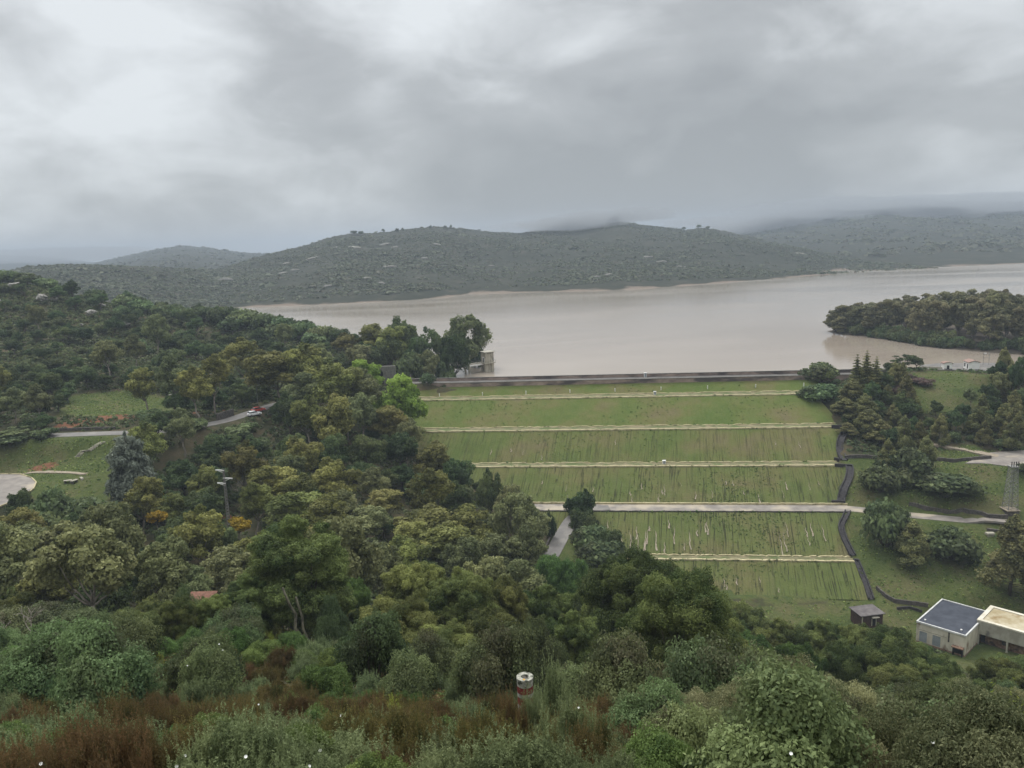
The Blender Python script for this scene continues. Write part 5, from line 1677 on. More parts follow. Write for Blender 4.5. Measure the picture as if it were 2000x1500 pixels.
# two white houses on the lakeside plaza
def gable_house(base, right, back, hw, hr, label, windows, cat='house'):
    r = empty('white_house', (0, 0, 0)); tag(r, label, cat)
    A, B = base, right; Cq = right + back; Dq = base + back
    z0 = min(ground(p.x, p.y) for p in (A, B)) - 0.3; zt = A.z + hw
    mb = MB(); Q = [A, B, Cq, Dq]
    mb.hexa([(p.x, p.y, z0) for p in Q], [(p.x, p.y, zt) for p in Q])
    m1 = (A + B) / 2; m2 = (Cq + Dq) / 2
    mb.add([(A.x, A.y, zt), (B.x, B.y, zt), (m1.x, m1.y, zt + hr), (Dq.x, Dq.y, zt), (Cq.x, Cq.y, zt), (m2.x, m2.y, zt + hr)], [(0, 1, 2), (4, 3, 5)])
    mb.build('wall', M['white_wall'], r)
    rf = MB(); o = (B - A).normalized(); bk = back.normalized(); ov = 0.28
    for s in (-1, 1):
        e = (A if s < 0 else B) + o * s * ov - bk * ov; e2 = (Dq if s < 0 else Cq) + o * s * ov + bk * ov
        k1 = m1 - bk * ov; k2 = m2 + bk * ov; dz = hr * ov / ((B - A).length / 2)
        lo = [(e.x, e.y, zt - dz), (k1.x, k1.y, zt + hr), (k2.x, k2.y, zt + hr), (e2.x, e2.y, zt - dz)]
        rf.hexa([(a, b, c + 0.02) for a, b, c in lo], [(a, b, c + 0.16) for a, b, c in lo])
    rf.build('roof', M['pale_tile'], r)
    f = Face(Dq, A, A.z)
    for s0, s1, za, zb in windows:
        wdw = f.block(MB(), f.L * s0, f.L * s1, za, zb, 0.0, 0.03).build('window', M['glass_dark'], r)
        fr = MB(); f.block(fr, f.L * s0 - 0.06, f.L * s1 + 0.06, za - 0.08, za, 0, 0.07); f.block(fr, f.L * s0 - 0.06, f.L * s1 + 0.06, zb, zb + 0.06, 0, 0.07); fr.build('frame', M['white_paint'], wdw)
    pl = MB(); f2 = Face(A, B, A.z); f2.block(pl, -0.02, f2.L + 0.02, -0.35, 0.18, 0, 0.03); pl.build('plinth', M['stone_dark'], r)
    return r


b1 = atZ(1892, 722.5, 0.05); b2 = atZ(1912.5, 722.2, 0.05)
bk = atZ(1881.5, 718.4, 0.05) - b1
gable_house(b1, b2, bk, 2.55, 0.55, 'larger white house with red tiled gable roof and two dark windows', [(0.10, 0.36, 0.7, 1.9), (0.62, 0.86, 0.3, 1.9)])
sm = empty('white_kiosk', (0, 0, 0)); tag(sm, 'smaller white hut with arched tile roof and dark door', 'hut')
q1 = atZ(1843.8, 721.5, 0.05); q2 = atZ(1859.5, 722, 0.05); dep = Vector((0.2, 2.2, 0))
mb = MB(); mb.hexa([(p.x, p.y, -0.5) for p in (q1, q2, q2 + dep, q1 + dep)], [(p.x, p.y, 1.95) for p in (q1, q2, q2 + dep, q1 + dep)]); mb.build('wall', M['white_wall'], sm)
n = 10; arc = []
for k in range(n + 1):
    a = math.pi * k / n
    arc.append((0.5 - 0.60 * math.cos(a), 0.62 * math.sin(a)))
mb = MB()
for k in range(n):
    def ap(i, dz, bk_): q = q1 + (q2 - q1) * arc[i][0] + dep * bk_; return (q.x, q.y, 1.93 + arc[i][1] + dz)
    mb.hexa([ap(k, 0, -0.1), ap(k + 1, 0, -0.1), ap(k + 1, 0, 1.03), ap(k, 0, 1.03)], [ap(k, 0.10, -0.1), ap(k + 1, 0.10, -0.1), ap(k + 1, 0.10, 1.03), ap(k, 0.10, 1.03)])
mb.build('roof', M['pale_tile'], sm)
mb = MB()
for k in range(n):
    def aq(i): q = q1 + (q2 - q1) * arc[i][0]; return (q.x, q.y, 1.93 + arc[i][1])
    qa = q1 + (q2 - q1) * arc[k][0]; qb = q1 + (q2 - q1) * arc[k + 1][0]
    mb.add([(qa.x, qa.y, 1.90), (qb.x, qb.y, 1.90), aq(k + 1), aq(k)], [(0, 1, 2, 3)])
mb.build('gable', M['white_wall'], sm)
f = Face(q1, q2, 0.05)
f.block(MB(), f.L * 0.34, f.L * 0.64, 0.0, 1.45, 0, 0.04).build('door', M['glass_dark'], sm)
mb = MB(); f.block(mb, f.L * 0.0, f.L * 0.335, -0.3, 0.28, 0, 0.03); f.block(mb, f.L * 0.645, f.L, -0.3, 0.28, 0, 0.03); mb.build('plinth', M['stone_dark'], sm)

# frame of two posts at the lake edge
fr = empty('mast_frame', tuple(atZ(1926, 713, 0.0))); tag(fr, 'thin two-post metal frame at the edge of the lakeside plaza', 'mast')
mb = MB()
for dx in (-1.1, 0.9): mb.tube([(dx, 0, -0.5), (dx, 0, 4.6)], 0.07, 6)
mb.build('post', M['steel'], fr)
mb = MB(); mb.beam((-1.4, 0, 3.9), (1.2, 0, 3.9), 0.12); mb.beam((-1.4, 0, 2.6), (1.2, 0, 2.6), 0.08); mb.build('crossbar', M['steel'], fr)
mb = MB()
for dx in (-0.9, -0.4): mb.lathe([(0.12, 0), (0.16, 0.15), (0.10, 0.3), (0.14, 0.45)], 8, (dx, 0, 3.96))
mb.build('insulator', M['white_paint'], fr)

# intake tower in the lake with its footbridge
TY = 308.0
tc = atY(952, 707, TY); tower = empty('intake_tower', (tc.x, tc.y, 0), R(28)); tag(tower, 'stained concrete intake tower with small cabin standing in the lake', 'tower')
tw = 4.0; hw = tw / 2
zt = atY(952, 686, TY).z; zd = tc.z
mb = MB()
for sx in (-1, 1):
    for sy in (-1, 1):
        x0, y0 = sx * hw * 0.98, sy * hw * 0.98
        mb.box(min(x0, x0 - sx * 1.0), max(x0, x0 - sx * 1.0), min(y0, y0 - sy * 1.0), max(y0, y0 - sy * 1.0), -12, zd - 0.35)
mb.box(-hw * 0.80, hw * 0.80, -hw * 0.80, hw * 0.80, -12, zd - 0.36)
mb.build('shaft', M['concrete'], tower)
mb = MB(); mb.box(-hw - 0.45, hw + 0.45, -hw - 0.45, hw + 0.45, zd - 0.35, zd); mb.build('platform', M['concrete'], tower)
mb = MB(); mb.box(-hw * 0.97, hw * 0.97, -hw * 0.97, hw * 0.97, zd, zt - 0.25); mb.build('cabin', M['concrete'], tower)
mb = MB(); mb.box(-hw - 0.3, hw + 0.3, -hw - 0.3, hw + 0.3, zt - 0.25, zt); mb.build('roof', M['grey_wall'], tower, bevel=0.03)
mb = MB(); mb.box(-hw * 0.97 - 0.04, -hw * 0.97 - 0.005, -0.9, 0.1, zd + 0.1, zd + 2.0); d_ = mb.build('door', M['dark_gap'], tower)
mb = MB(); mb.box(-hw * 0.97 - 0.09, -hw * 0.97 - 0.005, -1.2, -0.9, zd + 0.05, zd + 2.25); mb.box(-hw * 0.97 - 0.09, -hw * 0.97 - 0.005, 0.1, 0.4, zd + 0.05, zd + 2.25); mb.box(-hw * 0.97 - 0.09, -hw * 0.97 - 0.005, -0.9, 0.1, zd + 2.0, zd + 2.25); mb.build('frame', M['white_wall'], d_)
mb = MB()
for k in range(3): mb.box(-0.9 + k * 0.7, -0.6 + k * 0.7, -hw * 0.97 - 0.05, -hw * 0.97 - 0.005, zt - 0.8, zt - 0.55)
mb.build('vent', M['dark_gap'], tower)
mb = MB()
for z in (0.5, 1.0): mb.beam((hw + 0.4, -hw - 0.4, zd + z), (hw + 0.4, hw + 0.4, zd + z), 0.06)
for y in (-hw - 0.4, 0, hw + 0.4): mb.beam((hw + 0.4, y, zd), (hw + 0.4, y, zd + 1.05), 0.07)
mb.build('railing', M['steel'], tower)
fb = empty('footbridge', (0, 0, 0)); tag(fb, 'narrow concrete footbridge from the wooded bank to the intake tower', 'bridge')
e0 = atZ(944, 707.5, zd - 0.1); e1 = atZ(884, 716.0, zd - 0.5)
mb = MB(); mb.beam(e0, e1, 1.5, 0.35); mb.build('deck', M['concrete'], fb)
mb = MB(); off = Vector((0, -0.7, 0)); mb.beam(e0 + off + Vector((0, 0, -0.55)), e1 + off + Vector((0, 0, -0.55)), 0.25, 0.75); mb.beam(e0 - off + Vector((0, 0, -0.55)), e1 - off + Vector((0, 0, -0.55)), 0.25, 0.75); mb.build('girder', M['white_wall'], fb)
for t in (0.48, 0.60):
    q = e0.lerp(e1, t); mb = MB(); mb.box(q.x - 0.3, q.x + 0.3, q.y - 0.5, q.y + 0.5, -12, q.z - 0.92); mb.build('pier', M['concrete'], fb)
rl = MB()
for k in range(9):
    q = e0.lerp(e1, k / 8) + off; rl.beam(q, q + Vector((0, 0, 1.0)), 0.05)
rl.beam(e0 + off + Vector((0, 0, 1.0)), e1 + off + Vector((0, 0, 1.0)), 0.05); rl.build('railing', M['steel'], fb)

# grey wall with an arch behind the bright tree
aw = empty('arched_wall', (0, 0, 0)); tag(aw, 'grey concrete wall with a dark arch above the bright green tree', 'wall')
AY = 262
a = atY(712, 731, AY); b = atY(772, 727, AY); gz = min(ground(a.x, a.y), ground(b.x, b.y)) - 1
zt_ = atY(740, 716, AY).z
f = Face(a, b, 0)
mb = MB(); f.block(mb, 0, f.L * 0.38, gz, zt_, -1.2, 0); f.block(mb, f.L * 0.60, f.L, gz, zt_, -1.2, 0)
for k in range(8):
    x0 = 0.38 + 0.22 * k / 8; x1 = 0.38 + 0.22 * (k + 1) / 8; xm = (k + 0.5) / 8 * 2 - 1
    f.block(mb, f.L * x0, f.L * x1, zt_ - 2.4 + 1.3 * math.sqrt(max(0, 1 - xm * xm)), zt_, -1.2, 0)
mb.build('masonry', M['grey_pole'], aw)
mb = MB(); f.block(mb, f.L * 0.37, f.L * 0.61, gz, zt_ - 0.9, -1.6, -1.21); mb.build('recess', M['dark_gap'], aw)

# lattice tower on the right meadow
LT = hit(1972, 1000); lt = empty('lattice_tower', tuple(LT)); tag(lt, 'grey steel lattice tower on a stone footing above the right-hand track', 'tower')
LH = atY(1975, 902, LT.y).z - LT.z
mb = MB(); mb.box(-1.5, 1.5, -1.5, 1.5, -1.2, 0.55); mb.build('footing', M['stone_dark'], lt, bevel=0.05)
mb = MB(); mb.box(-1.7, 1.7, -1.7, 1.7, 0.55, 0.72); mb.build('footing_cap', M['bare_soil'], lt)
wb, wt = 1.25, 0.72


def lw(z): return wb + (wt - wb) * z / LH


for sx in (-1, 1):
    for sy in (-1, 1):
        mb = MB(); mb.beam((sx * wb, sy * wb, 0.6), (sx * wt, sy * wt, LH - 1.2), 0.15); mb.build('leg', M['steel'], lt)
mb = MB(); nz = 9
for k in range(nz):
    z0 = 0.7 + (LH - 2.0) * k / nz; z1 = 0.7 + (LH - 2.0) * (k + 1) / nz
    for (ax, ay), (bx, by) in (((-1, -1), (1, -1)), ((1, -1), (1, 1)), ((1, 1), (-1, 1)), ((-1, 1), (-1, -1))):
        mb.beam((ax * lw(z0), ay * lw(z0), z0), (bx * lw(z1), by * lw(z1), z1), 0.07); mb.beam((bx * lw(z0), by * lw(z0), z0), (ax * lw(z1), ay * lw(z1), z1), 0.07)
        mb.beam((ax * lw(z1), ay * lw(z1), z1), (bx * lw(z1), by * lw(z1), z1), 0.07)
mb.build('bracing', M['steel'], lt)
mb = MB(); mb.box(-1.0, 1.0, -1.0, 1.0, LH - 1.25, LH - 1.1)
mb.build('top_platform', M['steel'], lt)
for sx in (-0.85, -0.3, 0.3, 0.85):
    mb = MB(); mb.tube([(sx, -0.6, LH - 1.1), (sx, -0.6, LH + 0.2)], [0.10, 0.13], 6); mb.lathe([(0.16, 0), (0.16, 0.06)], 8, (sx, -0.6, LH - 0.5)); mb.build('insulator', M['stone_dark'], lt)
mb = MB(); mb.beam((-1.0, 0, LH - 0.1), (1.0, 0, LH - 0.1), 0.08); mb.build('crossbar', M['steel'], lt)

# pylon in the left wood
PY_ = 152.0
pb = atY(446, 1012, PY_); pz = ground(pb.x, PY_); pyl = empty('power_pole', (pb.x, PY_, pz)); tag(pyl, 'grey slotted concrete power pole with three white cross-arms in the wood', 'pole')
PH = atY(443, 916, PY_).z - pz
mb = MB()
for s in (-1, 1): mb.beam((s * 0.34, 0, -0.5), (s * 0.10, 0, PH), 0.11, 0.22)
k = 0; z = 0.3
while z < PH - 0.4:
    ww = 0.34 + (0.10 - 0.34) * z / PH
    mb.box(-ww, ww, -0.09, 0.09, z, z + 0.20); z += 0.62
mb.build('shaft', M['grey_pole'], pyl)
for z, x0, x1 in ((PH - 0.15, -1.6, 0.2), (PH - 1.9, -0.2, 1.7), (PH - 2.9, -1.5, 0.2)):
    mb = MB(); mb.beam((x0, 0, z), (x1, 0, z - 0.15), 0.16, 0.22); mb.beam((x0 if abs(x0) > abs(x1) else x1, 0, z), (0, 0, z - 0.6), 0.08)
    mb.build('cross_arm', M['white_paint'], pyl)
lp = hit(504, 792); lamp = empty('street_lamp', tuple(lp)); tag(lamp, 'thin grey lamp post beside the road behind the parked cars', 'lamp post')
LHt = atY(503.5, 753, lp.y).z - lp.z
mb = MB(); mb.tube([(0, 0, -0.3), (0, 0, LHt * 0.5), (0, 0, LHt - 0.2), (0.5, 0, LHt)], [0.10, 0.08, 0.06, 0.05], 7); mb.build('pole', M['steel'], lamp)
mb = MB(); mb.box(0.4, 1.1, -0.12, 0.12, LHt - 0.07, LHt + 0.07); mb.build('lamp_head', M['steel'], lamp)

# barrier across the ramp road
bg = hit(1100, 1039); gate = empty('barrier_gate', tuple(bg)); tag(gate, 'white pole barrier across the narrow ramp road', 'barrier')
s_ = 24 * bg.y / 1500 / 2
mb = MB(); mb.beam((-s_, 0.4, 1.0), (s_, -0.1, 0.95), 0.12); mb.build('pole', M['white_paint'], gate)
mb = MB(); mb.box(-s_ - 0.25, -s_ + 0.1, 0.2, 0.55, -0.4, 1.15); mb.build('post', M['white_paint'], gate, bevel=0.02)
mb = MB(); mb.box(s_ - 0.1, s_ + 0.08, -0.2, 0.0, -0.4, 0.9); mb.build('rest_post', M['steel'], gate)
mb = MB(); mb.beam((-s_ - 0.3, 0.3, 1.0), (-s_ - 2.0, -2.6, -0.3), 0.10); mb.beam((-s_ - 2.0, -2.6, -0.3), (-s_ - 2.9, -5.0, -0.9), 0.12); mb.build('side_rail', M['white_paint'], gate)

# picnic stones on the terrace
for k, (px, py, label) in enumerate(((133, 945, 'pale stone picnic bench block on the terrace, leftmost of three'), (146, 946, 'grey stone picnic table block in the middle of three'), (160, 938, 'flat pale slab on the grass beside the stone table'))):
    p = hit(px, py); r = empty('picnic_block', tuple(p), 0.3 + k); tag(r, label, 'picnic table')
    mb = MB()
    if k < 2:
        mb.box(-0.9, 0.9, -0.45, 0.45, 0.62, 0.76); mb.build('table_top', M['concrete'], r)
        mb = MB(); mb.box(-0.7, -0.45, -0.35, 0.35, -0.2, 0.62); mb.box(0.45, 0.7, -0.35, 0.35, -0.2, 0.62); mb.build('leg', M['stone_dark'], r)
    else:
        mb.box(-0.9, 0.9, -0.3, 0.3, -0.2, 0.35); mb.build('slab', M['concrete'], r, bevel=0.05)

# tiled hut under the trees at the left
TH = 74.0
a = atY(352, 1212, TH); hz = ground(a.x, TH); top = atY(385, 1184, TH).z; eav = atY(360, 1208, TH).z
th = empty('tiled_hut', (0, 0, 0)); tag(th, 'small hut with orange tiled roof half hidden under grey-green trees', 'hut')
x0, x1 = atY(350, 1200, TH).x, atY(404, 1200, TH).x
mb = MB(); mb.box(x0 + 0.25, x1 - 0.25, TH + 0.3, TH + 3.0, min(hz, eav - 2.4) - 1.0, eav); mb.build('wall', M['cream_wall'], th)
mb = MB(); mb.hexa([(x0, TH - 0.2, eav - 0.05), (x1, TH - 0.2, eav - 0.05), (x1, TH + 3.3, top - 0.05), (x0, TH + 3.3, top - 0.05)], [(x0, TH - 0.2, eav + 0.12), (x1, TH - 0.2, eav + 0.12), (x1, TH + 3.3, top + 0.12), (x0, TH + 3.3, top + 0.12)])
mb.build('roof', M['tile'], th)
mb = MB(); mb.box(x0 + 1.0, x0 + 1.7, TH + 0.24, TH + 0.296, eav - 2.2, eav - 0.3); mb.build('door', M['dark_gap'], th)


# ------------------------------------------------------------------ parked cars
def make_car(paint):
    r = empty('parked_car', (0, 0, 0))
    prof = [(-2.0, 0.35), (-2.05, 0.62), (-1.95, 0.92), (-1.7, 0.98), (1.05, 0.96), (1.85, 0.80), (2.02, 0.6), (2.0, 0.33)]

    def ext(prof, hw0, hw1=None, z0=0, z1=1):
        m = MB(); n = len(prof)
        vs = [(x, -(hw0 + ((hw1 or hw0) - hw0) * (z - z0) / (z1 - z0)), z) for x, z in prof] + [(x, (hw0 + ((hw1 or hw0) - hw0) * (z - z0) / (z1 - z0)), z) for x, z in prof]
        m.add(vs, [tuple(range(n))[::-1], tuple(range(n, 2 * n))] + [(i, (i + 1) % n, n + (i + 1) % n, n + i) for i in range(n)])
        return m
    ext(prof, 0.86).build('body', paint, r, bevel=0.05)
    ext([(-1.78, 0.97), (-1.35, 1.42), (0.15, 1.45), (0.95, 0.96)], 0.80, 0.62, 0.97, 1.45).build('window', M['glass_dark'], r)
    ext([(-1.42, 1.405), (-1.30, 1.47), (0.12, 1.49), (0.22, 1.42)], 0.645, 0.60, 1.4, 1.5).build('roof', paint, r)
    for x in (-1.28, 1.3):
        for s in (-1, 1):
            m = MB(); m.tube([(x, s * 0.68, 0.31), (x, s * 0.88, 0.31)], 0.31, 16); wh = m.build('wheel', M['rubber'], r)
            m = MB(); m.tube([(x, s * 0.87, 0.31), (x, s * 0.895, 0.31)], 0.19, 12); m.build('rim', M['steel'], wh)
    for s in (-1, 1):
        m = MB(); m.box(1.86, 2.03, s * 0.66 - 0.16, s * 0.66 + 0.16, 0.62, 0.76); m.build('headlight', M['white_paint'], r)
        m = MB(); m.box(-2.06, -1.96, s * 0.70 - 0.12, s * 0.70 + 0.12, 0.66, 0.88); m.build('tail_light', M['red_paint'], r)
    for s in (-1, 1):
        m = MB(); m.box(0.55, 0.72, s * 0.93 - 0.10, s * 0.93 + 0.10, 0.98, 1.1); m.build('mirror', paint, r)
    return r


for px, py, z, rz, paint, label in ((497, 813, -0.2, 0.75, M['car_white'], 'white hatchback parked on the hillside road behind the trees'), (505, 804.5, 0.0, 0.75, M['car_red'], 'red car parked on the hillside road just beyond the white one')):
    c = make_car(paint); p = atZ(px, py, z); gz = ground(p.x, p.y)
    c.location = (p.x, p.y, gz + 0.12); c.rotation_euler = (0, 0, rz); tag(c, label, 'car', 'cars parked on the hillside road')

# ------------------------------------------------------------------ red and white survey pillar in the foreground
PYD = 25.0
pt = atY(1025, 1321, PYD); pg = ground(pt.x, PYD); pr = 17.8 * PYD / 1500
pil = empty('banded_pillar', (pt.x, PYD, pg)); tag(pil, 'round concrete pillar with red painted bands and hollow top among the bushes', 'pillar')
Hp = pt.z - pg
u = 62.0 / 1500 * PYD / 3.2
zs = [(-0.6, Hp - 3.1 * u, 'post_concrete'), (Hp - 3.1 * u, Hp - 2.25 * u, 'red_paint'), (Hp - 2.25 * u, Hp - 1.75 * u, 'post_concrete'), (Hp - 1.75 * u, Hp - 0.95 * u, 'red_paint')]
for z0, z1, mk in zs:
    if z1 - z0 < 0.02: continue
    MB().lathe([(pr * 0.965, z0), (pr * 0.965, z1)], 40).build('band', M[mk], pil, smooth=False)
cap = MB(); cap.lathe([(pr * 0.97, Hp - 0.95 * u), (pr * 0.985, Hp - 0.30 * u), (pr * 1.02, Hp - 0.28 * u), (pr * 1.03, Hp - 0.03 * u), (pr * 0.99, Hp), (pr * 0.46, Hp), (pr * 0.43, Hp - 0.12)], 40)
cap.build('cap', M['post_concrete'], pil)
MB().lathe([(pr * 0.22, Hp - 0.115), (pr * 0.20, Hp - 0.04), (pr * 0.05, Hp - 0.03)], 16).build('core', M['stone_dark'], pil)
li = MB(); li.lathe([(pr * 0.16, 0.0), (pr * 0.13, 0.006)], 9, (-pr * 0.12, -pr * 0.68, Hp + 0.002)); li.build('lichen_spot', M['lichen'], pil)

# ------------------------------------------------------------------ air
hz_m, nt, N, L = new_mat('haze_air')
o_ = N('ShaderNodeOutputMaterial'); pv = N('ShaderNodeVolumePrincipled')
pv.inputs['Color'].default_value = (0.58, 0.67, 0.78, 1)
pv.inputs['Density'].default_value = 0.00025
pv.inputs['Anisotropy'].default_value = 0.0
L(pv.outputs[0], o_.inputs['Volume'])
mb = MB(); mb.box(-5500, 9500, -300, 8200, -75, 190)
tag(mb.build('haze', hz_m), 'thin grey haze in the valley air', 'haze', kind='stuff')

cl_m, nt, N, L = new_mat('cloud_vapour')
o_ = N('ShaderNodeOutputMaterial'); pv = N('ShaderNodeVolumePrincipled')
pv.inputs['Color'].default_value = (0.60, 0.63, 0.66, 1); pv.inputs['Density'].default_value = 0.0017
L(pv.outputs[0], o_.inputs['Volume'])
cl_d = cl_m.copy(); cl_d.node_tree.nodes['Principled Volume'].inputs['Density'].default_value = 0.0030
cl_e = cl_m.copy(); cl_e.node_tree.nodes['Principled Volume'].inputs['Density'].default_value = 0.0060
CLOUDS = [(1450, 446, 2450, 170, 240, 18, cl_d), (1520, 438, 2500, 200, 260, 25, cl_d), (1600, 430, 2550, 230, 280, 32, cl_d), (1690, 424, 2600, 250, 300, 36, cl_d), (1790, 422, 2650, 260, 300, 38, cl_d), (1900, 418, 2700, 270, 300, 40, cl_d), (2010, 414, 2700, 280, 300, 42, cl_d), (2140, 408, 2700, 300, 300, 46, cl_d), (1640, 408, 2500, 380, 260, 36, cl_d), (1880, 400, 2550, 420, 260, 40, cl_d), (1760, 442, 2450, 300, 200, 18, cl_d), (1950, 436, 2450, 330, 200, 20, cl_d),
          (1400, 434, 2000, 150, 200, 16, cl_d), (1090, 440, 1545, 90, 130, 14, cl_e), (1130, 434, 1560, 80, 130, 18, cl_e), (1170, 428, 1600, 80, 120, 17, cl_e), (1020, 444, 1500, 90, 120, 10, cl_d), (1235, 420, 1640, 90, 120, 15, cl_e), (60, 500, 3600, 700, 500, 34, cl_m)]
for i, (px, py, Y, rx, ry, rz_, m_) in enumerate(CLOUDS):
    rg_ = np.random.default_rng(900 + i)
    bm = bmesh.new(); bmesh.ops.create_icosphere(bm, subdivisions=4, radius=1.0)
    ph = rg_.uniform(0, 6.28, 6)
    for v in bm.verts:
        c = v.co; k = 1 + 0.16 * math.sin(3.1 * c.x + ph[0]) * math.sin(2.7 * c.y + ph[1]) + 0.12 * math.sin(6 * c.x + ph[2]) * math.cos(5 * c.z + ph[3]) + 0.06 * math.sin(11 * c.x + ph[4]) * math.sin(9 * c.y + ph[5])
        v.co = c * k
    me = bpy.data.meshes.new('low_cloud'); bm.to_mesh(me); bm.free()
    o = link_mesh('low_cloud', me, m_)
    o.location = atY(px, py, Y); o.scale = (rx, ry, rz_)
    tag(o, 'low grey cloud drifting over the hill tops', 'cloud', kind='stuff')

# ------------------------------------------------------------------ vegetation: placing
KEEP = [  # (pixel polygon, distance): nothing in front may cover these
    ([(470, 596), (560, 614), (640, 634), (700, 640), (760, 620), (930, 612), (700, 596), (560, 590)], 430),
    ([(828, 757), (1580, 741), (1570, 800), (1632, 830), (1636, 985), (1664, 1090), (1700, 1165), (1640, 1200), (1460, 1195), (1400, 1170), (1345, 1110), (1215, 1080), (1168, 1010), (1060, 983), (990, 930), (915, 905), (905, 870), (822, 840)], 300),
    ([(940, 680), (966, 680), (966, 740), (905, 740), (905, 712)], 300),
    ([(1700, 990), (1900, 1012), (1965, 1018), (1965, 1032), (1700, 1008)], 200),
    ([(1788, 1168), (2000, 1168), (2000, 1260), (1920, 1300), (1860, 1270), (1800, 1240)], 165),
    ([(1655, 1172), (1732, 1172), (1732, 1212), (1655, 1212)], 165),
    ([(1835, 700), (1925, 700), (1925, 728), (1835, 728)], 262),
    ([(1790, 732), (1930, 732), (1870, 790), (1800, 790)], 250),
    ([(1068, 1030), (1112, 1030), (1112, 1095), (1068, 1095)], 195),
    ([(1002, 1306), (1046, 1306), (1044, 1354), (1004, 1354)], 25),
    ([(100, 842), (235, 838), (235, 858), (100, 860)], 210),
    ([(0, 925), (70, 925), (175, 920), (180, 950), (70, 965), (0, 975)], 190),
    ([(120, 870), (200, 865), (205, 915), (110, 920)], 200),
    ([(425, 818), (470, 806), (470, 826), (425, 840)], 230),
    ([(488, 795), (512, 795), (512, 818), (488, 818)], 235),
    ([(436, 915), (452, 915), (454, 1008), (438, 1008)], 152),
    ([(130, 812), (240, 808), (240, 832), (130, 838)], 225),
    ([(1958, 900), (1992, 900), (1992, 1000), (1958, 1000)], 190),
    ([(1840, 880), (2000, 870), (2000, 900), (1900, 905)], 212),
    ([(1650, 1110), (1760, 1160), (1900, 1150), (1800, 1200), (1720, 1190)], 175),
    ([(1700, 1010), (1960, 1040), (1940, 1060), (1700, 1030)], 185),
    ([(560, 1150), (585, 1150), (605, 1205), (590, 1212)], 66),
    ([(1780, 905), (1960, 905), (1960, 985), (1900, 960), (1830, 930)], 200),
]


def blocked(cx, cy, wx, wy, Y):
    P = [(cx, cy)] + [(cx + wx * math.cos(a), cy + wy * math.sin(a)) for a in np.linspace(0, 2 * math.pi, 13)[:-1]]
    P += [(cx + 0.55 * wx * math.cos(a), cy + 0.55 * wy * math.sin(a)) for a in np.linspace(0, 2 * math.pi, 7)[:-1]]
    xs = np.array([p[0] for p in P]); ys = np.array([p[1] for p in P])
    for poly, D in KEEP:
        if Y < D:
            if inpoly(xs, ys, poly).any(): return True
            for a, b in poly + [(sum(q[0] for q in poly) / len(poly), sum(q[1] for q in poly) / len(poly))]:
                if ((a - cx) / (wx * 1.06)) ** 2 + ((b - cy) / (wy * 1.12)) ** 2 < 1: return True
    return False


PLACED = []                                     # (x, y, radius) of everything planted
ROOTS = []                                      # things that may be culled if nothing of them shows
NAMES = {'euc': 'eucalyptus_tree', 'grey': 'poplar_tree', 'oak': 'oak_tree', 'pine': 'conifer_tree', 'spire': 'pointed_conifer', 'bright': 'spring_tree', 'feather': 'casuarina_tree', 'scrub': 'scrub_bush', 'mimosa': 'mimosa_tree',
         'sparse': 'open_oak', 'grove': 'grove_tree', 'near_oak': 'cork_oak', 'tall_oak': 'cork_oak', 'near_bright': 'carob_tree', 'near_scrub': 'evergreen_bush', 'wild_olive': 'wild_olive', 'cistus': 'cistus_bush', 'heath': 'heath_bush', 'broom': 'broom_bush', 'mastic': 'mastic_bush', 'bramble': 'bramble_thicket'}
NAMES['grey'] = 'grey_eucalyptus'


def plant(kind, x, y, z, sxy, sz, label, cat, group, rz=None, var=None, cull=True):
    pr = PROTO[kind]; tm, cm, W, H = pr[random.randrange(len(pr)) if var is None else var % len(pr)]
    rz = random.uniform(0, 6.28) if rz is None else rz
    if tm is None:
        r = bpy.data.objects.new(NAMES[kind], cm); COL.objects.link(r)
        r.location = (x, y, z)
    else:
        r = empty(NAMES[kind], (x, y, z))
        for nm, me in (('trunk', tm), ('crown', cm)):
            c = bpy.data.objects.new(nm, me); COL.objects.link(c); c.parent = r
    r.rotation_euler = (0, 0, rz); r.scale = (sxy / W, sxy / W, sz / H)
    tag(r, label, cat, group)
    PLACED.append((x, y, sxy / 2))
    if cull: ROOTS.append(r)
    return r


CAT = {k: 'tree' for k in NAMES}
for k in ('scrub', 'near_scrub', 'cistus', 'heath', 'broom', 'mastic', 'wild_olive', 'bramble'): CAT[k] = 'bush'
LOOK = {'euc': 'olive-green rounded eucalyptus', 'grey': 'grey-green rounded eucalyptus', 'oak': 'dark evergreen oak', 'pine': 'brownish-green conifer', 'spire': 'pointed conifer', 'bright': 'fresh green spring tree', 'scrub': 'dark evergreen scrub bush',
        'sparse': 'open-crowned oak', 'grove': 'tall grey-green eucalyptus', 'near_oak': 'dark leafy cork oak', 'tall_oak': 'dark leafy cork oak', 'near_bright': 'deep green flat-topped carob', 'near_scrub': 'dense dark green bush', 'wild_olive': 'grey-flecked wild olive bush',
        'cistus': 'grey-green cistus bush', 'heath': 'rust-brown heath bush', 'broom': 'yellow-green broom bush', 'mastic': 'bright deep green mastic bush', 'bramble': 'bare brownish bramble thicket', 'mimosa': 'golden yellow flowering shrub', 'feather': 'feathery grey columnar tree'}


def zone_of(x, y):
    if y < 62: return 'on the near scrub slope below the viewpoint'
    if x > 95: return 'in the wood on the right bank'
    if y > 262: return 'on the rocky hill and bank at the left'
    if x > 12: return 'on the lower slope in front of the works buildings'
    if y < 118: return 'at the near edge of the valley wood'
    return 'in the valley wood left of the dam'


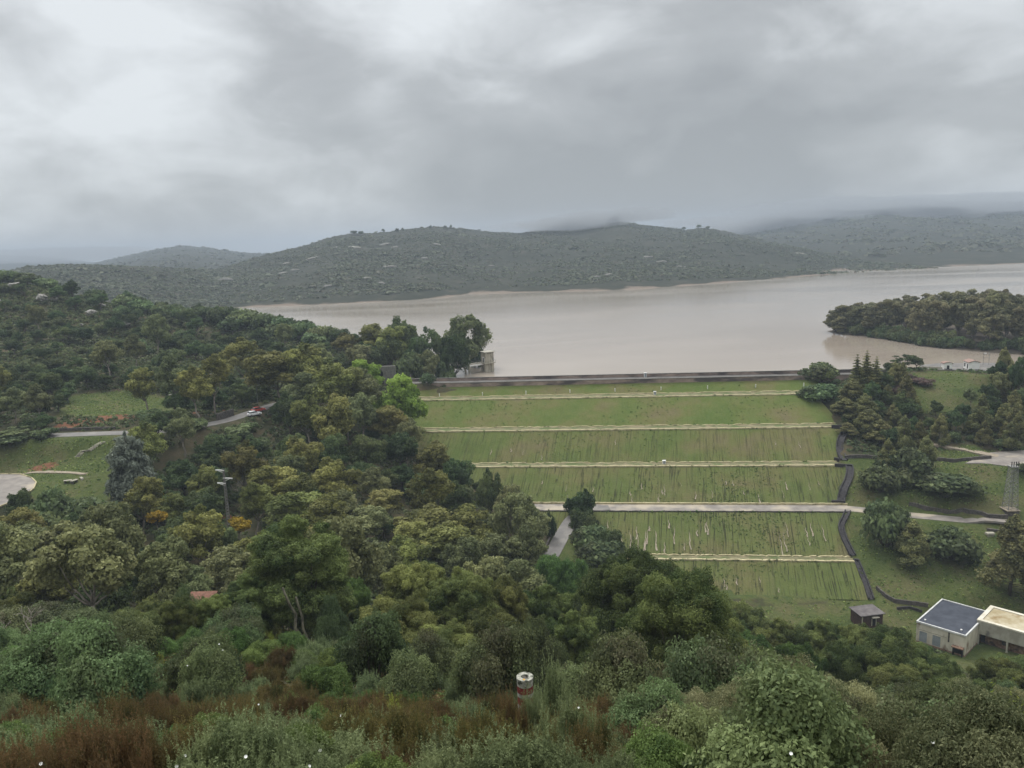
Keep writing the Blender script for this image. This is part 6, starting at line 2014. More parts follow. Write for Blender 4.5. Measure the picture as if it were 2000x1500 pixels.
def hero(px, top, wpx, Y, kind, label=None, hmin=2.0, var=None, base=None):
    p = atY(px, top, Y); z = ground(p.x, Y) if base is None else base
    H = p.z - z; W = wpx * Y / FPX
    Hp = max(H, hmin)
    if H < hmin: print('low hero', px, top, kind, round(H, 1))
    if p.x > 110 and kind in ('oak', 'grey', 'pine') and label is None: W = min(W, Hp * (0.95 if kind == 'oak' else 0.72))
    if kind == 'oak' and Hp < 0.72 * W: kind = 'scrub'
    if kind == 'near_oak' and Hp < 0.62 * W: kind = 'near_scrub'
    if kind == 'near_oak' and Hp > 1.2 * W: kind = 'tall_oak'
    if kind == 'tall_oak' and Hp > 1.6 * W: W = Hp / 1.6
    zn = zone_of(p.x, Y)
    return plant(kind, p.x, Y, z, W, Hp, label or LOOK[kind] + ' ' + zn, CAT[kind], None if label else LOOK[kind] + ' plants ' + zn, var=var, cull=label is None)


HEROES = [
    # trees along the skyline of the left hill
    (8, 529, 60, 388, 'oak'), (48, 533, 55, 388, 'oak'), (88, 544, 44, 386, 'scrub'), (130, 556, 40, 384, 'scrub'), (185, 566, 40, 382, 'scrub'), (235, 577, 46, 380, 'oak'), (275, 586, 46, 378, 'oak'), (315, 592, 50, 376, 'oak'), (352, 598, 46, 374, 'oak'), (395, 600, 56, 370, 'oak'),
    (432, 600, 60, 368, 'oak'), (475, 605, 60, 366, 'oak'), (515, 612, 60, 362, 'oak'), (552, 620, 60, 358, 'oak'), (590, 630, 60, 352, 'oak'), (628, 638, 60, 346, 'oak'), (665, 644, 56, 340, 'oak'), (450, 620, 60, 360, 'scrub'), (530, 635, 60, 352, 'scrub'), (610, 650, 60, 342, 'scrub'),
    # left abutment and lake shore
    (680, 650, 70, 322, 'euc'), (735, 634, 85, 318, 'euc'), (785, 622, 95, 312, 'oak'), (835, 640, 60, 318, 'sparse'), (862, 668, 70, 308, 'oak'), (903, 617, 100, 320, 'grey', 'large rounded tree overhanging the intake tower at the lake edge'),
    (880, 655, 70, 300, 'oak'), (840, 685, 70, 292, 'grey'), (868, 708, 44, 292, 'scrub'), (800, 690, 60, 290, 'scrub'), (755, 660, 80, 300, 'oak'), (700, 675, 70, 300, 'grey'), (720, 668, 70, 310, 'oak'), (768, 640, 70, 305, 'euc'),
    (820, 660, 60, 300, 'oak'), (905, 655, 60, 322, 'oak'), (928, 668, 36, 322, 'oak'),
    (780, 733, 108, 236, 'bright', 'bright spring-green tree at the left end of the dam crest'), (716, 703, 75, 252, 'bright', 'mid-green tree behind and left of the brightest green one'),
    # wood below the hillside road
    (540, 688, 120, 236, 'euc'), (600, 672, 110, 240, 'euc'), (480, 660, 90, 262, 'euc'), (640, 705, 110, 226, 'euc'), (700, 720, 90, 232, 'grey'), (650, 772, 92, 202, 'euc', 'olive-yellow rounded tree standing forward of the trees by the road end'),
    (745, 795, 90, 216, 'euc'), (800, 818, 60, 220, 'grey'), (700, 770, 80, 214, 'grey'), (590, 730, 90, 226, 'grey'), (560, 770, 80, 214, 'oak'), (850, 862, 95, 200, 'euc', 'broad olive tree leaning over the third berm of the dam'), (890, 900, 70, 196, 'oak'),
    (780, 850, 80, 200, 'oak'), (720, 850, 90, 196, 'oak'), (640, 850, 90, 192, 'oak'), (560, 850, 90, 190, 'oak'), (500, 850, 80, 196, 'oak'), (430, 850, 70, 196, 'oak'), (385, 818, 40, 208, 'oak'), (300, 800, 80, 215, 'sparse'), (470, 830, 70, 212, 'oak'),
    (820, 930, 80, 188, 'oak'), (900, 940, 80, 184, 'oak'), (960, 920, 60, 190, 'oak'), (1000, 950, 70, 184, 'grey'), (1040, 990, 80, 178, 'grey'),
    (242, 840, 84, 168, 'feather', 'tall feathery grey tree rising beside the terrace'),
    (303, 1000, 42, 150, 'mimosa', 'golden yellow mimosa tree left of the power pole'), (462, 1012, 52, 146, 'mimosa', 'golden yellow mimosa tree at the foot of the power pole'),
    (395, 910, 70, 168, 'euc'), (330, 965, 60, 158, 'euc'), (620, 925, 45, 176, 'euc'), (515, 908, 125, 164, 'euc', 'round-headed olive eucalyptus just right of the power pole'), (590, 930, 100, 158, 'euc'), (560, 960, 150, 148, 'euc'), (640, 975, 110, 146, 'euc'),
    (745, 962, 95, 168, 'euc', 'upright yellow-olive tree in the middle of the valley wood'), (700, 1000, 120, 150, 'grey'), (840, 985, 150, 158, 'euc'), (880, 1020, 140, 146, 'euc'), (960, 1040, 130, 142, 'grey'), (1010, 968, 110, 166, 'grey'), (790, 1030, 120, 142, 'euc'),
    (1030, 1030, 80, 150, 'grey'), (590, 1010, 150, 122, 'euc'), (520, 1040, 130, 118, 'euc'), (430, 1075, 150, 112, 'grey'), (370, 1105, 110, 104, 'grey'), (470, 1105, 130, 100, 'grey'), (660, 1040, 130, 124, 'euc'), (740, 1060, 130, 122, 'grey'),
    (290, 1060, 100, 122, 'oak'), (215, 1030, 110, 126, 'grey', 'tall thin-crowned tree with pale bare trunk in the left wood'), (60, 1030, 150, 122, 'grey'), (130, 1025, 150, 120, 'grey'), (10, 1050, 110, 116, 'grey'), (-50, 1040, 140, 118, 'grey'), (110, 1090, 130, 108, 'euc'), (200, 1120, 110, 104, 'oak'),
    (30, 960, 75, 160, 'oak', 'dark teal-green tree at the near edge of the car park'), (100, 960, 90, 158, 'scrub'), (160, 975, 110, 156, 'scrub'), (200, 985, 90, 150, 'scrub'), (70, 1000, 90, 146, 'scrub'), (150, 1020, 70, 142, 'scrub'),
    (400, 960, 100, 156, 'oak'), (350, 1010, 110, 142, 'oak'), (400, 1020, 110, 138, 'oak'), (300, 930, 90, 172, 'oak'), (350, 900, 90, 178, 'oak'), (30, 835, 90, 205, 'sparse'), (85, 838, 50, 204, 'oak'), (20, 870, 80, 200, 'oak'),
    # around the ramp road
    (1128, 960, 80, 196, 'oak', 'dark oak with a dense rounded crown above the ramp road'), (1072, 1000, 26, 186, 'scrub'), (1152, 1030, 84, 182, 'oak'), (1188, 1032, 70, 180, 'oak'), (1172, 1060, 100, 176, 'scrub'), (1140, 1000, 60, 190, 'oak'), (1095, 1090, 110, 128, 'near_bright', 'bright deep green tree at the near end of the ramp road'),
    (1010, 1095, 110, 120, 'grey'), (930, 1090, 120, 112, 'grey'),
    # near trees across the middle
    (665, 1122, 105, 84, 'near_bright', 'vivid deep green flat-topped tree left of centre'), (575, 1020, 230, 76, 'near_oak', 'large dark oak with leaning lichen-covered trunk left of centre'), (480, 1130, 120, 72, 'near_oak'), (800, 1108, 150, 82, 'near_oak'), (760, 1180, 170, 58, 'near_oak', 'large grey-green cork oak just left of the banded pillar'), (850, 1230, 150, 56, 'near_oak'),
    (905, 1125, 150, 76, 'near_oak'), (980, 1140, 120, 80, 'near_oak'), (1070, 1150, 130, 84, 'near_oak'), (960, 1200, 130, 64, 'near_oak'), (1240, 1092, 150, 78, 'near_oak', 'tall dark oak whose top crosses the lowest berm of the dam'), (1190, 1140, 120, 82, 'near_oak'), (1330, 1128, 215, 54, 'near_oak', 'biggest dark oak right of centre, with bare trunk below its crown'),
    (1270, 1200, 150, 56, 'near_oak'), (1390, 1190, 130, 66, 'near_oak'), (1120, 1200, 110, 70, 'near_oak'), (1060, 1215, 110, 62, 'near_scrub'),
    (60, 1190, 170, 78, 'near_oak'), (150, 1200, 150, 74, 'near_oak'), (250, 1195, 140, 72, 'near_oak'), (-20, 1210, 150, 70, 'near_oak'), (330, 1215, 100, 70, 'near_oak'), (440, 1190, 110, 68, 'near_oak'), (640, 1170, 80, 70, 'near_scrub'),
    (362, 1150, 70, 68, 'near_scrub'), (345, 1172, 50, 64, 'near_oak'), (412, 1168, 46, 66, 'near_oak'), (385, 1196, 46, 66, 'near_scrub'),
    # right of centre, low wood in front of the buildings
    (1460, 1245, 110, 92, 'near_bright'), (1520, 1215, 90, 104, 'near_oak'), (1450, 1180, 90, 120, 'near_oak'), (1600, 1215, 90, 112, 'near_oak'), (1680, 1228, 110, 106, 'near_oak'), (1740, 1235, 110, 102, 'near_oak'), (1650, 1260, 120, 88, 'near_oak'), (1560, 1265, 120, 84, 'near_bright'), (1740, 1275, 120, 84, 'near_oak'), (1830, 1290, 110, 90, 'near_oak'), (1790, 1260, 80, 104, 'near_oak'),
    (1960, 1300, 120, 88, 'near_oak'), (1890, 1330, 120, 76, 'near_oak'), (2010, 1310, 90, 96, 'near_oak'),
    # near right
    (1505, 1288, 250, 29, 'wild_olive', 'largest pale-flecked wild olive bush right of centre'), (1640, 1345, 210, 25, 'wild_olive'), (1400, 1385, 200, 22, 'wild_olive'), (1760, 1405, 210, 20, 'wild_olive'), (1560, 1425, 250, 16, 'wild_olive'), (1880, 1420, 160, 17, 'near_scrub'), (1330, 1440, 170, 15, 'near_scrub'),
    (1968, 1440, 170, 11.5, 'broom', 'yellow-green broom bush in the bottom right corner'), (1086, 1300, 96, 22.5, 'cistus', 'tall grey-green cistus just right of the banded pillar'), (1036, 1372, 64, 21, 'cistus', 'small cistus partly covering the foot of the banded pillar'), (998, 1378, 70, 19, 'heath', 'rusty heath left of the foot of the banded pillar'), (1112, 1390, 130, 16, 'cistus', 'blue-green cistus in front of the banded pillar'),
    # right bank
    (1607, 711, 78, 262, 'oak', 'dark spreading oak at the right end of the dam crest'), (1600, 752, 82, 248, 'oak', 'dense dark bush-like oak below the spreading one on the dam'), (1675, 692, 36, 247, 'spire', 'leftmost of three pointed conifers rising above the dam crest'), (1694, 684, 38, 249, 'spire', 'tallest of the three pointed conifers rising above the dam crest'), (1713, 696, 34, 247, 'spire', 'rightmost of three pointed conifers rising above the dam crest'),
    (1768, 692, 52, 264, 'sparse', 'lone gnarled oak on the bare knoll left of the white houses'),
    (1665, 742, 60, 240, 'pine'), (1650, 778, 60, 236, 'pine'), (1690, 770, 60, 232, 'pine'), (1735, 752, 55, 240, 'pine'), (1745, 790, 62, 230, 'pine'), (1700, 800, 62, 226, 'pine'), (1720, 820, 56, 222, 'pine'), (1790, 776, 60, 232, 'pine'), (1770, 815, 60, 224, 'pine'), (1655, 825, 40, 226, 'pine'),
    (1790, 742, 46, 246, 'bramble'), (1815, 746, 40, 245, 'bramble'), (1760, 752, 40, 242, 'bramble'), (1770, 738, 36, 250, 'bramble'),
    (1830, 782, 80, 230, 'oak'), (1850, 815, 62, 224, 'pine'), (1880, 790, 70, 228, 'oak'), (1815, 815, 70, 225, 'oak'), (1900, 760, 90, 232, 'grey'), (1950, 728, 110, 236, 'grey'), (1930, 800, 80, 225, 'oak'), (1890, 822, 56, 222, 'pine'), (1990, 760, 90, 230, 'oak'), (1998, 690, 50, 234, 'oak'), (1970, 800, 80, 224, 'oak'), (1740, 838, 60, 219, 'oak'), (1800, 832, 60, 220, 'pine'), (2010, 810, 80, 222, 'oak'), (1935, 838, 60, 219, 'pine'), (1980, 840, 60, 219, 'oak'),
    (1736, 858, 46, 206, 'pine', 'pale brownish conifer left of the pair in the meadow'), (1812, 852, 44, 207, 'pine', 'pale brownish conifer right of the pair in the meadow'), (1772, 876, 100, 204, 'oak'), (1722, 914, 76, 199, 'scrub', 'dark rounded bush under the left meadow conifer'), (1768, 915, 70, 200, 'scrub'), (1848, 928, 118, 194, 'scrub', 'wide dark bush left of the lattice tower'),
    (1735, 984, 88, 180, 'scrub', 'round deep green tree below the right-hand track'), (1786, 1018, 76, 174, 'pine', 'brownish conifer below the right-hand track'), (1865, 1040, 110, 174, 'scrub', 'wide dark bush below the track bridge'), (1985, 1010, 120, 160, 'pine', 'big dark tree at the right edge below the track'), (2000, 930, 40, 196, 'scrub'), (1698, 1003, 20, 190, 'scrub'),
]
for h in HEROES:
    hero(*h)

# grove on the wooded tongue
GP = []
for i in range(9000):
    x = random.uniform(140, 330); y = random.uniform(300, 430)
    i_ = int((x - 130) / 3); j_ = int((y - 270) / 3)
    if PZ[i_, j_] < -2.3 or any((x - a) ** 2 + (y - b) ** 2 < 4.4 ** 2 for a, b in GP): continue
    GP.append((x, y))
    if len(GP) > 270: break
for x, y in GP:
    px, _ = topix((x, y, 0))
    if px > 2060: continue
    topline = float(np.interp(px, [1612, 1640, 1690, 1740, 1800, 1850, 1900, 1950, 2000, 2100], [612, 592, 590, 588, 578, 572, 566, 570, 576, 574]))
    H = min(atY(px, topline + random.uniform(-6, 16), y).z - pen_z(x, y), 30)
    edge = H * random.uniform(0.82, 1.03)
    plant('grove', x, y, pen_z(x, y), min(random.uniform(8.5, 12.5), max(8, edge) * 0.72), max(8, edge), 'tall grey-green eucalyptus in the grove on the wooded tongue across the inlet', 'tree', 'eucalyptus grove across the inlet')
for px, top, wp, yy in ((1630, 606, 40, 397), (1652, 596, 46, 395), (1676, 591, 46, 392), (1700, 592, 46, 388), (1640, 618, 36, 390)):
    q = atY(px, top, yy); zb = pen_z(q.x, yy)
    plant('grove', q.x, yy, zb - 0.2, wp * yy / FPX, q.z - zb, 'tree at the bare tip of the wooded tongue across the inlet', 'tree', 'trees at the tip of the wooded tongue')
for k in range(170):                              # low scrub along that shore
    t = random.random() * (len(shore_p) - 3.01); a, b = shore_p[int(t) + 1], shore_p[int(t) + 2]
    q = a.lerp(b, t % 1) + Vector((random.uniform(0, 5), random.uniform(1.0, 8), 0))
    if topix(q)[0] < 1660: continue
    s = random.uniform(3.5, 6.5); plant('scrub', q.x, q.y, max(pen_z(q.x, q.y), WATER_Z - 0.3), s, s * random.uniform(0.6, 1.0), 'dark scrub bush at the water line of the wooded tongue', 'bush', 'shore scrub across the inlet')


# scatter the rest
def scatter(n, xr, yr, kinds, size, ratio, spacing, zone, ok=None, seed=1, cap=9999, tries=60000, gmax=0.35):
    rg = random.Random(seed); made = 0
    for _ in range(tries):
        if made >= n: break
        x = rg.uniform(*xr); y = rg.uniform(*yr)
        if abs(x / y) > 0.76 and y > 15: continue
        z = ground(x, y)
        i_, j_ = int((x - GX0) / GS), int((y - GY0) / GS)
        if GR[i_, j_] > gmax or SOIL[i_, j_] > 0.4 or z < WATER_Z + 0.2 and y > 262: continue
        if ok and not ok(x, y, z): continue
        k = rg.choices([a for a, b in kinds], [b for a, b in kinds])[0]
        s = rg.uniform(*size[k]); hgt = s * rg.uniform(*ratio[k])
        if any((x - a) ** 2 + (y - b) ** 2 < (spacing * (s / 2 + r_)) ** 2 for a, b, r_ in PLACED): continue
        cx, cy = topix((x, y, z + hgt * 0.55)); wpx = s / y * FPX / 2; hpx = hgt / y * FPX * 0.5
        if blocked(cx, cy, wpx, hpx, y): continue
        random.seed(rg.random())
        plant(k, x, y, z - 0.05, s, hgt, LOOK[k] + ' ' + zone, CAT[k], LOOK[k] + ' plants ' + zone)
        made += 1
    print('scatter', zone, made)


def road_clear(d):
    def f(x, y, z):
        for pts in (road_left, ramp_left, track_right, [tuple(p) for p in st_p], [tuple(p) for p in fp]):
            dd, _ = line_dist(np.array(x), np.array(y), pts)
            if dd < d: return False
        return not (inpoly(x, y, [(p.x, p.y) for p in foot])) and not inpoly(x, y, [(p.x, p.y) for p in car_park]) and not inpoly(x, y, [(p.x, p.y) for p in yard]) and not inpoly(x, y, [(p.x, p.y) for p in plaza])
    return f


SZ = {'scrub': (3.4, 6.5), 'oak': (6, 10), 'euc': (8, 12), 'grey': (8, 12), 'sparse': (6, 9), 'near_scrub': (2.6, 4.6), 'near_oak': (5, 8), 'wild_olive': (2.2, 4.2), 'cistus': (1.3, 2.1), 'heath': (1.4, 2.2), 'broom': (1.2, 2.0), 'mastic': (1.5, 2.6), 'near_bright': (4, 6.5)}
RT = {'scrub': (0.5, 0.75), 'oak': (0.7, 0.95), 'euc': (1.2, 1.6), 'grey': (1.2, 1.6), 'sparse': (0.8, 1.0), 'near_scrub': (0.8, 1.1), 'near_oak': (0.75, 1.0), 'wild_olive': (0.8, 1.05), 'cistus': (0.75, 1.0), 'heath': (0.7, 0.95), 'broom': (0.7, 0.95), 'mastic': (0.6, 0.85), 'near_bright': (0.7, 0.9)}
scatter(290, (-290, 40), (262, 400), [('scrub', 5), ('oak', 4), ('sparse', 0.6), ('grey', 0.5)], SZ, RT, 0.62, 'on the rocky hill above the road', road_clear(5.5), 11)
scatter(90, (-200, -60), (238, 264), [('scrub', 5), ('oak', 3)], SZ, RT, 0.7, 'on the bank just above the road', road_clear(6), 12)
scatter(120, (-160, 12), (122, 238), [('oak', 4), ('euc', 2), ('grey', 2), ('scrub', 1)], SZ, RT, 0.62, 'in the valley wood left of the dam', road_clear(4.5), 13)
scatter(60, (-110, 25), (70, 124), [('near_oak', 3), ('grey', 1), ('near_scrub', 2)], SZ, RT, 0.66, 'at the near edge of the valley wood', road_clear(4), 14)
scatter(110, (12, 110), (60, 150), [('near_oak', 3), ('near_scrub', 4), ('near_bright', 0.8)], SZ, RT, 0.62, 'on the lower slope in front of the works buildings', road_clear(4), 15)
scatter(60, (105, 200), (200, 262), [('scrub', 3), ('oak', 1)], {**SZ, 'scrub': (2, 4), 'oak': (4, 7)}, RT, 0.7, 'in the wood on the right bank', road_clear(3), 16, gmax=0.2)
scatter(90, (6, 60), (19, 62), [('wild_olive', 3), ('near_scrub', 4), ('mastic', 1), ('cistus', 0.5)], SZ, RT, 0.66, 'on the right of the near slope', None, 17)
scatter(60, (112, 205), (206, 246), [('pine', 3), ('oak', 2)], {**SZ, 'pine': (4.5, 7), 'oak': (5, 8)}, {**RT, 'pine': (1.5, 1.95), 'oak': (1.0, 1.3)}, 0.5, 'in the wood on the right bank', road_clear(3.5), 26, gmax=0.3)
NEAR = [('heath', 3.4), ('cistus', 2.8), ('broom', 0.8), ('mastic', 1.1)]
SZN = {**SZ, 'heath': (0.9, 1.6), 'cistus': (0.9, 1.6), 'broom': (0.8, 1.4), 'mastic': (0.9, 1.6), 'wild_olive': (1.5, 2.8), 'near_scrub': (1.8, 2.8)}
RTN = {**RT, 'heath': (0.7, 1.1), 'cistus': (0.5, 0.85), 'broom': (0.6, 0.95)}
scatter(230, (-50, 10), (30, 64), [('heath', 2.2), ('cistus', 2.6), ('near_scrub', 2.0), ('broom', 0.6), ('mastic', 1.4)], {**SZ, 'heath': (1.3, 2.2), 'cistus': (1.4, 2.3)}, {**RTN, 'heath': (0.5, 0.8)}, 0.48, 'on the left spur of the near slope', None, 18)
scatter(150, (1, 22), (9, 32), [('wild_olive', 3), ('near_scrub', 3), ('mastic', 1.2), ('cistus', 0.7), ('heath', 0.4)], SZN, RTN, 0.5, 'on the right of the near slope', lambda x, y, z: x > 0.17 * y, 20)
scatter(640, (-26, 20), (8.5, 31), NEAR, SZN, RTN, 0.40, 'on the near slope below the viewpoint', lambda x, y, z: (x - pt.x) ** 2 + (y - PYD) ** 2 > 0.8 and x < 0.20 * y, 19)

# ------------------------------------------------------------------ undergrowth between the plants
def sprinkle(n, xr, yr, size, per, name, label, mat, seed, want, flat=0.7, cat='scrub'):
    rg = np.random.default_rng(seed); pts, szs = [], []
    while len(pts) < n:
        x = rg.uniform(*xr, 4000); y = rg.uniform(*yr, 4000)
        i_ = ((x - GX0) / GS).astype(int); j_ = ((y - GY0) / GS).astype(int)
        okm = want(x, y, GH[i_, j_], GR[i_, j_]) & (np.abs(x) < 0.74 * y + 6)
        okm &= rg.uniform(0, 1, 4000) < 0.35 + 0.65 * (fbm(x / 22, y / 22, seed + 5, 3) > -0.1)
        for pts_ in (road_left, ramp_left, track_right): okm &= line_dist(x, y, pts_)[0] > 4.0
        for poly in (car_park, yard, plaza, lot, foot): okm &= ~inpoly(x, y, [(p[0], p[1]) for p in poly])
        for a, b in zip(x[okm], y[okm]): pts.append((a, b, ground(a, b) - 0.1)); szs.append(rg.uniform(*size))
    return tufts(pts[:n], szs[:n], name, label, mat, seed, per, cat, flat)


sprinkle(15000, (-300, 30), (236, 415), (0.9, 2.0), 9, 'hill_undergrowth', 'low evergreen scrub covering the rocky hill on the left', M['leaf_scrub'], 41, lambda x, y, z, gr: (gr < 0.3) & (z > -2.6), 1.0)
sprinkle(9000, (-170, 120), (62, 240), (0.7, 1.5), 8, 'wood_undergrowth', 'low green undergrowth below the trees of the valley', M['leaf_scrub'], 42, lambda x, y, z, gr: gr < 0.35, 1.0)
sprinkle(26000, (-55, 55), (8, 64), (0.14, 0.45), 9, 'slope_undergrowth', 'low mixed undergrowth between the bushes of the near slope', M['leaf_heath'], 43, lambda x, y, z, gr: gr < 0.5, 1.0)
sprinkle(16000, (-55, 55), (8, 64), (0.14, 0.42), 9, 'slope_herbs', 'green herbs and seedlings between the bushes of the near slope', M['leaf_mastic'], 44, lambda x, y, z, gr: gr < 0.5, 1.0)
sprinkle(7000, (-160, 180), (150, 262), (0.22, 0.65), 6, 'meadow_grass', 'coarse grass clumps on the meadows', M['grass_tuft'], 45, lambda x, y, z, gr: gr > 0.6, 0.7, 'grass')
sprinkle(2500, (90, 190), (200, 262), (0.6, 1.3), 8, 'bank_undergrowth', 'low scrub below the trees of the right bank', M['leaf_scrub'], 46, lambda x, y, z, gr: gr < 0.4, 1.0)

# ------------------------------------------------------------------ rocks
ROCKS = [  # px, py, width px, height px, where
    (115, 548, 14, 8, 'pale pointed rock on the left skyline'), (28, 565, 36, 8, 'long pale rock slab near the left skyline'), (95, 558, 12, 5, None), (140, 562, 14, 5, None), (165, 566, 16, 6, None), (152, 558, 12, 4, None), (222, 568, 18, 8, 'pale rocks on the skyline right of the pointed rock'),
    (85, 592, 26, 12, 'broad tan rock face on the left hill'), (108, 590, 16, 8, None), (202, 586, 8, 4, None), (200, 602, 18, 5, None), (180, 620, 26, 9, 'pale slab of rock in the middle of the left hill'), (242, 642, 26, 8, 'tilted pale slab with reddish ground below it on the left hill'), (262, 657, 16, 4, None), (287, 597, 10, 4, None), (312, 608, 10, 4, None),
    (340, 618, 14, 6, None), (320, 640, 10, 4, None), (462, 645, 12, 4, None), (555, 653, 34, 9, 'long pale rock beside trees above the lake shore'), (585, 664, 10, 5, None), (345, 605, 10, 4, None), (150, 585, 8, 3, None), (60, 600, 8, 4, None), (5, 597, 8, 8, None),
    (722, 690, 22, 9, 'pale rocks below the trees left of the dam end'), (752, 696, 14, 7, None), (768, 704, 26, 12, 'large white rock face below the trees left of the dam end'), (800, 718, 22, 8, None), (812, 730, 18, 7, None), (845, 735, 16, 6, None), (870, 740, 14, 5, None), (160, 640, 8, 3, None),
    (1490, 1240, 34, 10, 'reddish pale boulder among bushes below the dam'), (1462, 1244, 16, 7, None), (1582, 1250, 34, 18, 'white boulder among bushes in front of the dark hut'), (297, 1284, 34, 16, 'grey boulder on the left spur in the foreground'), (1780, 1375, 26, 12, 'pale stones among bushes below the buildings'), (335, 780, 8, 4, None), (1722, 735, 26, 9, 'pale broken rocks beside the lone gnarled oak'), (1745, 737, 14, 6, None),
    (515, 1218, 16, 8, 'small pale stones on the left spur'), (1010, 1345, 8, 6, None)]
for i, (px, py, wpx, hpx, label) in enumerate(ROCKS):
    p = hit(px, py + hpx * 0.3)
    wd = wpx * p.y / FPX; ht = hpx * p.y / FPX
    near = p.y < 130
    boulder('boulder', p + Vector((0, 0, (0.35 if near else (1.7 if label else 1.2)) + 0.25 * ht)), (wd * 0.5, wd * 0.34, ht * 0.62), 700 + i, label or 'pale weathered rock among the scrub of the left hill', None if label else 'pale rocks on the left hill', rz=random.uniform(-0.3, 0.3) or 0.1, sink=0.30)


# ------------------------------------------------------------------ bare and leaning trees
def bare_tree(name, px, py, Y, H, spread, mat, label, seed, r0=0.16, lean=(0, 0), depth=4, base_z=None):
    rg = np.random.default_rng(seed); mb = MB()
    p = atY(px, py, Y); z = ground(p.x, Y) if base_z is None else base_z

    def grow(a, d, L_, r, k):
        b = a + d * L_
        limb(mb, a, b, r, r * 0.6, rg, 5, 0.06, 3)
        if k == 0: return
        for _ in range(rg.integers(2, 4)):
            nd = d + rg.normal(size=3) * spread; nd[2] = abs(nd[2]) * 0.8 + 0.1; nd /= np.linalg.norm(nd)
            grow(b, nd, L_ * rg.uniform(0.6, 0.85), r * 0.58, k - 1)
    d0 = np.array([lean[0], lean[1], 1.0]); d0 /= np.linalg.norm(d0)
    grow(np.array([0, 0, -0.4]), d0, H * 0.34, r0, depth)
    r = empty(name, (p.x, Y, z)); mb.build('branch', mat, r, smooth=True)
    return tag(r, label, 'tree')


bare_tree('bare_tree', 54, 985, 158, 8.5, 0.45, M['pale_bark'], 'leafless tan tree at the edge of the car park', 3, 0.14)
bare_tree('bare_tree', 28, 1215, 66, 5.0, 0.5, M['pale_bark'], 'pale leafless branches among trees at the left edge', 4, 0.16, (-0.4, 0))
bare_tree('dead_tree', 90, 1285, 56, 5.0, 0.55, M['pale_bark'], 'dead grey branching tree low at the left', 5, 0.13, (-0.2, 0))
bare_tree('dead_tree', 470, 920, 172, 8, 0.5, M['pale_bark'], 'dead white-barked tree standing above the power pole', 6, 0.10)
tk = empty('leaning_trunk', tuple(atY(600, 1214, 66))); tag(tk, 'two leaning lichen-covered pale trunks below the large dark oak', 'tree trunk')
kz = ground(tk.location.x, 66); tk.location.z = kz
t0 = Vector((0, 0, -0.4)); e1 = atY(552, 1148, 67) - Vector(tk.location); e2 = atY(578, 1166, 66.5) - Vector(tk.location)
rg_ = np.random.default_rng(9)
mb = MB(); limb(mb, t0, e1, 0.19, 0.10, rg_, 9, 0.03, 7); mb.build('trunk', M['lichen_bark'], tk, True)
mb = MB(); limb(mb, t0 + Vector((0.3, 0.1, 0)), e2, 0.15, 0.09, rg_, 9, 0.03, 6); mb.build('trunk', M['lichen_bark'], tk, True)
for px, top, wpx in ((748, 446, 12), (776, 445, 16), (786, 444, 10), (840, 439, 12), (870, 439, 14), (880, 438, 10), (1185, 431, 14), (1335, 441, 18), (1365, 437, 18), (1382, 440, 14), (690, 450, 22), (705, 451, 18)):
    d = ray(px, top + 9).normalized(); loc, nrm, fi, dist = BV_MAIN.ray_cast(CAM_P, d)
    Yt = loc.y if loc else interp([(600, 1380), (750, 1440), (900, 1540), (1200, 1720), (1400, 1620)], px)[0]
    zt_ = atY(px, top, Yt).z; zb = (loc.z if loc else zt_ - 8)
    plant('oak', atY(px, top, Yt).x, Yt, zb - 0.5, 0.6 * wpx * Yt / FPX, min(max(zt_ - zb, 5), 7.5) + 0.5, 'tiny dark tree silhouetted on the ridge across the lake', 'tree', 'trees on the far ridge', cull=False)

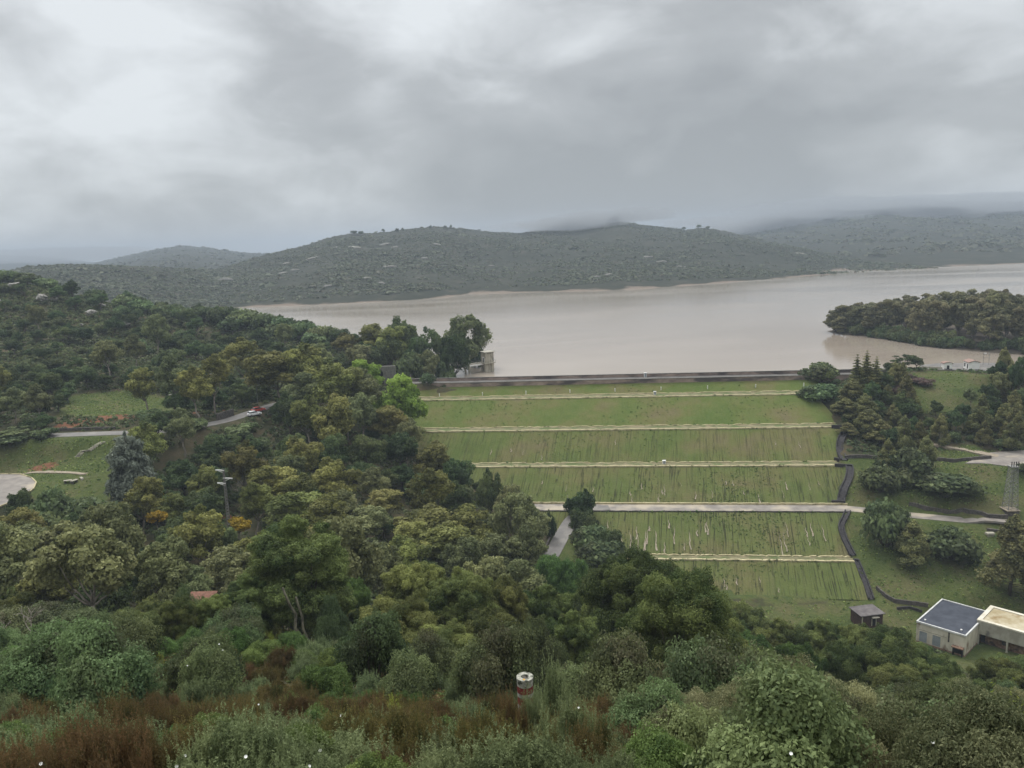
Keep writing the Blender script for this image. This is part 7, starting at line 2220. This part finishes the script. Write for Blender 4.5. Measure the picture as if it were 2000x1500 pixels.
# white flowers, each on one of the near cistus bushes
fl = bpy.data.meshes.new('flower'); bm = bmesh.new()
for k in range(5):
    a = 2 * math.pi * k / 5
    c = Vector((math.cos(a), math.sin(a), 0)); t = Vector((-c.y, c.x, 0))
    vs = [bm.verts.new(q) for q in (Vector((0, 0, 0)), c * 0.022 + t * 0.024 + Vector((0, 0, 0.006)), c * 0.040 + t * 0.022 + Vector((0, 0, 0.016)), c * 0.040 - t * 0.022 + Vector((0, 0, 0.016)), c * 0.022 - t * 0.024 + Vector((0, 0, 0.008)))]
    bm.faces.new(vs)
bm.to_mesh(fl); bm.free(); fl.materials.append(M['blossom'])
FLW = [(480, 1478), (625, 1466), (604, 1497), (665, 1398), (505, 1376), (362, 1476), (1130, 1382), (345, 1497), (428, 1258), (435, 1270), (366, 1300), (80, 1492), (1545, 1472), (1822, 1450)]

# drop things of which nothing shows
bpy.context.view_layer.update()
dg = bpy.context.evaluated_depsgraph_get()
rgc = np.random.default_rng(77)
gone = 0
for r in ROOTS:
    own = [r] if r.type == 'MESH' else list(r.children)
    seen = False
    pool = []
    for o in own:
        co = np.empty(len(o.data.vertices) * 3, dtype=np.float32); o.data.vertices.foreach_get('co', co); co = co.reshape(-1, 3)
        Mx = np.array(o.matrix_world)
        k = rgc.integers(0, len(co), 60 if len(co) > 400 else 10)
        pool.append(co[k] @ Mx[:3, :3].T + Mx[:3, 3])
    pool = np.concatenate(pool)
    names = {o.name for o in own}
    for q in pool:
        q = Vector(q); px, py = topix(q)
        if not (0 <= px < 2000 and 0 <= py < 1500): continue
        d = q - CAM_P; L_ = d.length
        ok, loc, nn, fi, ob, mx = scene.ray_cast(dg, CAM_P, d.normalized(), distance=L_ + 0.5)
        hops = 0; base = CAM_P
        while ok and ob.name.startswith(('haze', 'low_cloud')) and hops < 6:
            base = loc + d.normalized() * 0.01
            ok, loc, nn, fi, ob, mx = scene.ray_cast(dg, base, d.normalized(), distance=L_ + 0.5); hops += 1
        if ok and ob.name in names: seen = True; break
    if not seen:
        for o in own:
            if o is not r: bpy.data.objects.remove(o)
        bpy.data.objects.remove(r); gone += 1
for px, py in FLW:
    d = ray(px, py).normalized()
    base = CAM_P
    ok, loc, nn, fi, ob, mx = scene.ray_cast(dg, base, d)
    h_ = 0
    while ok and ob.name.startswith(('haze', 'low_cloud')) and h_ < 6:
        base = loc + d * 0.01; ok, loc, nn, fi, ob, mx = scene.ray_cast(dg, base, d); h_ += 1
    if not ok or loc.y > 75: continue
    o = bpy.data.objects.new('flower', fl); COL.objects.link(o)
    o.location = loc - d * 0.05; o.rotation_euler = ((-d + Vector((0, 0, 0.5))).to_track_quat('Z', 'Y')).to_euler()
    o.scale = [0.42 + 0.010 * loc.y] * 3
    tag(o, 'white cistus flower on a bush of the near slope', 'flower', 'white flowers on the near slope')
print('removed', gone)
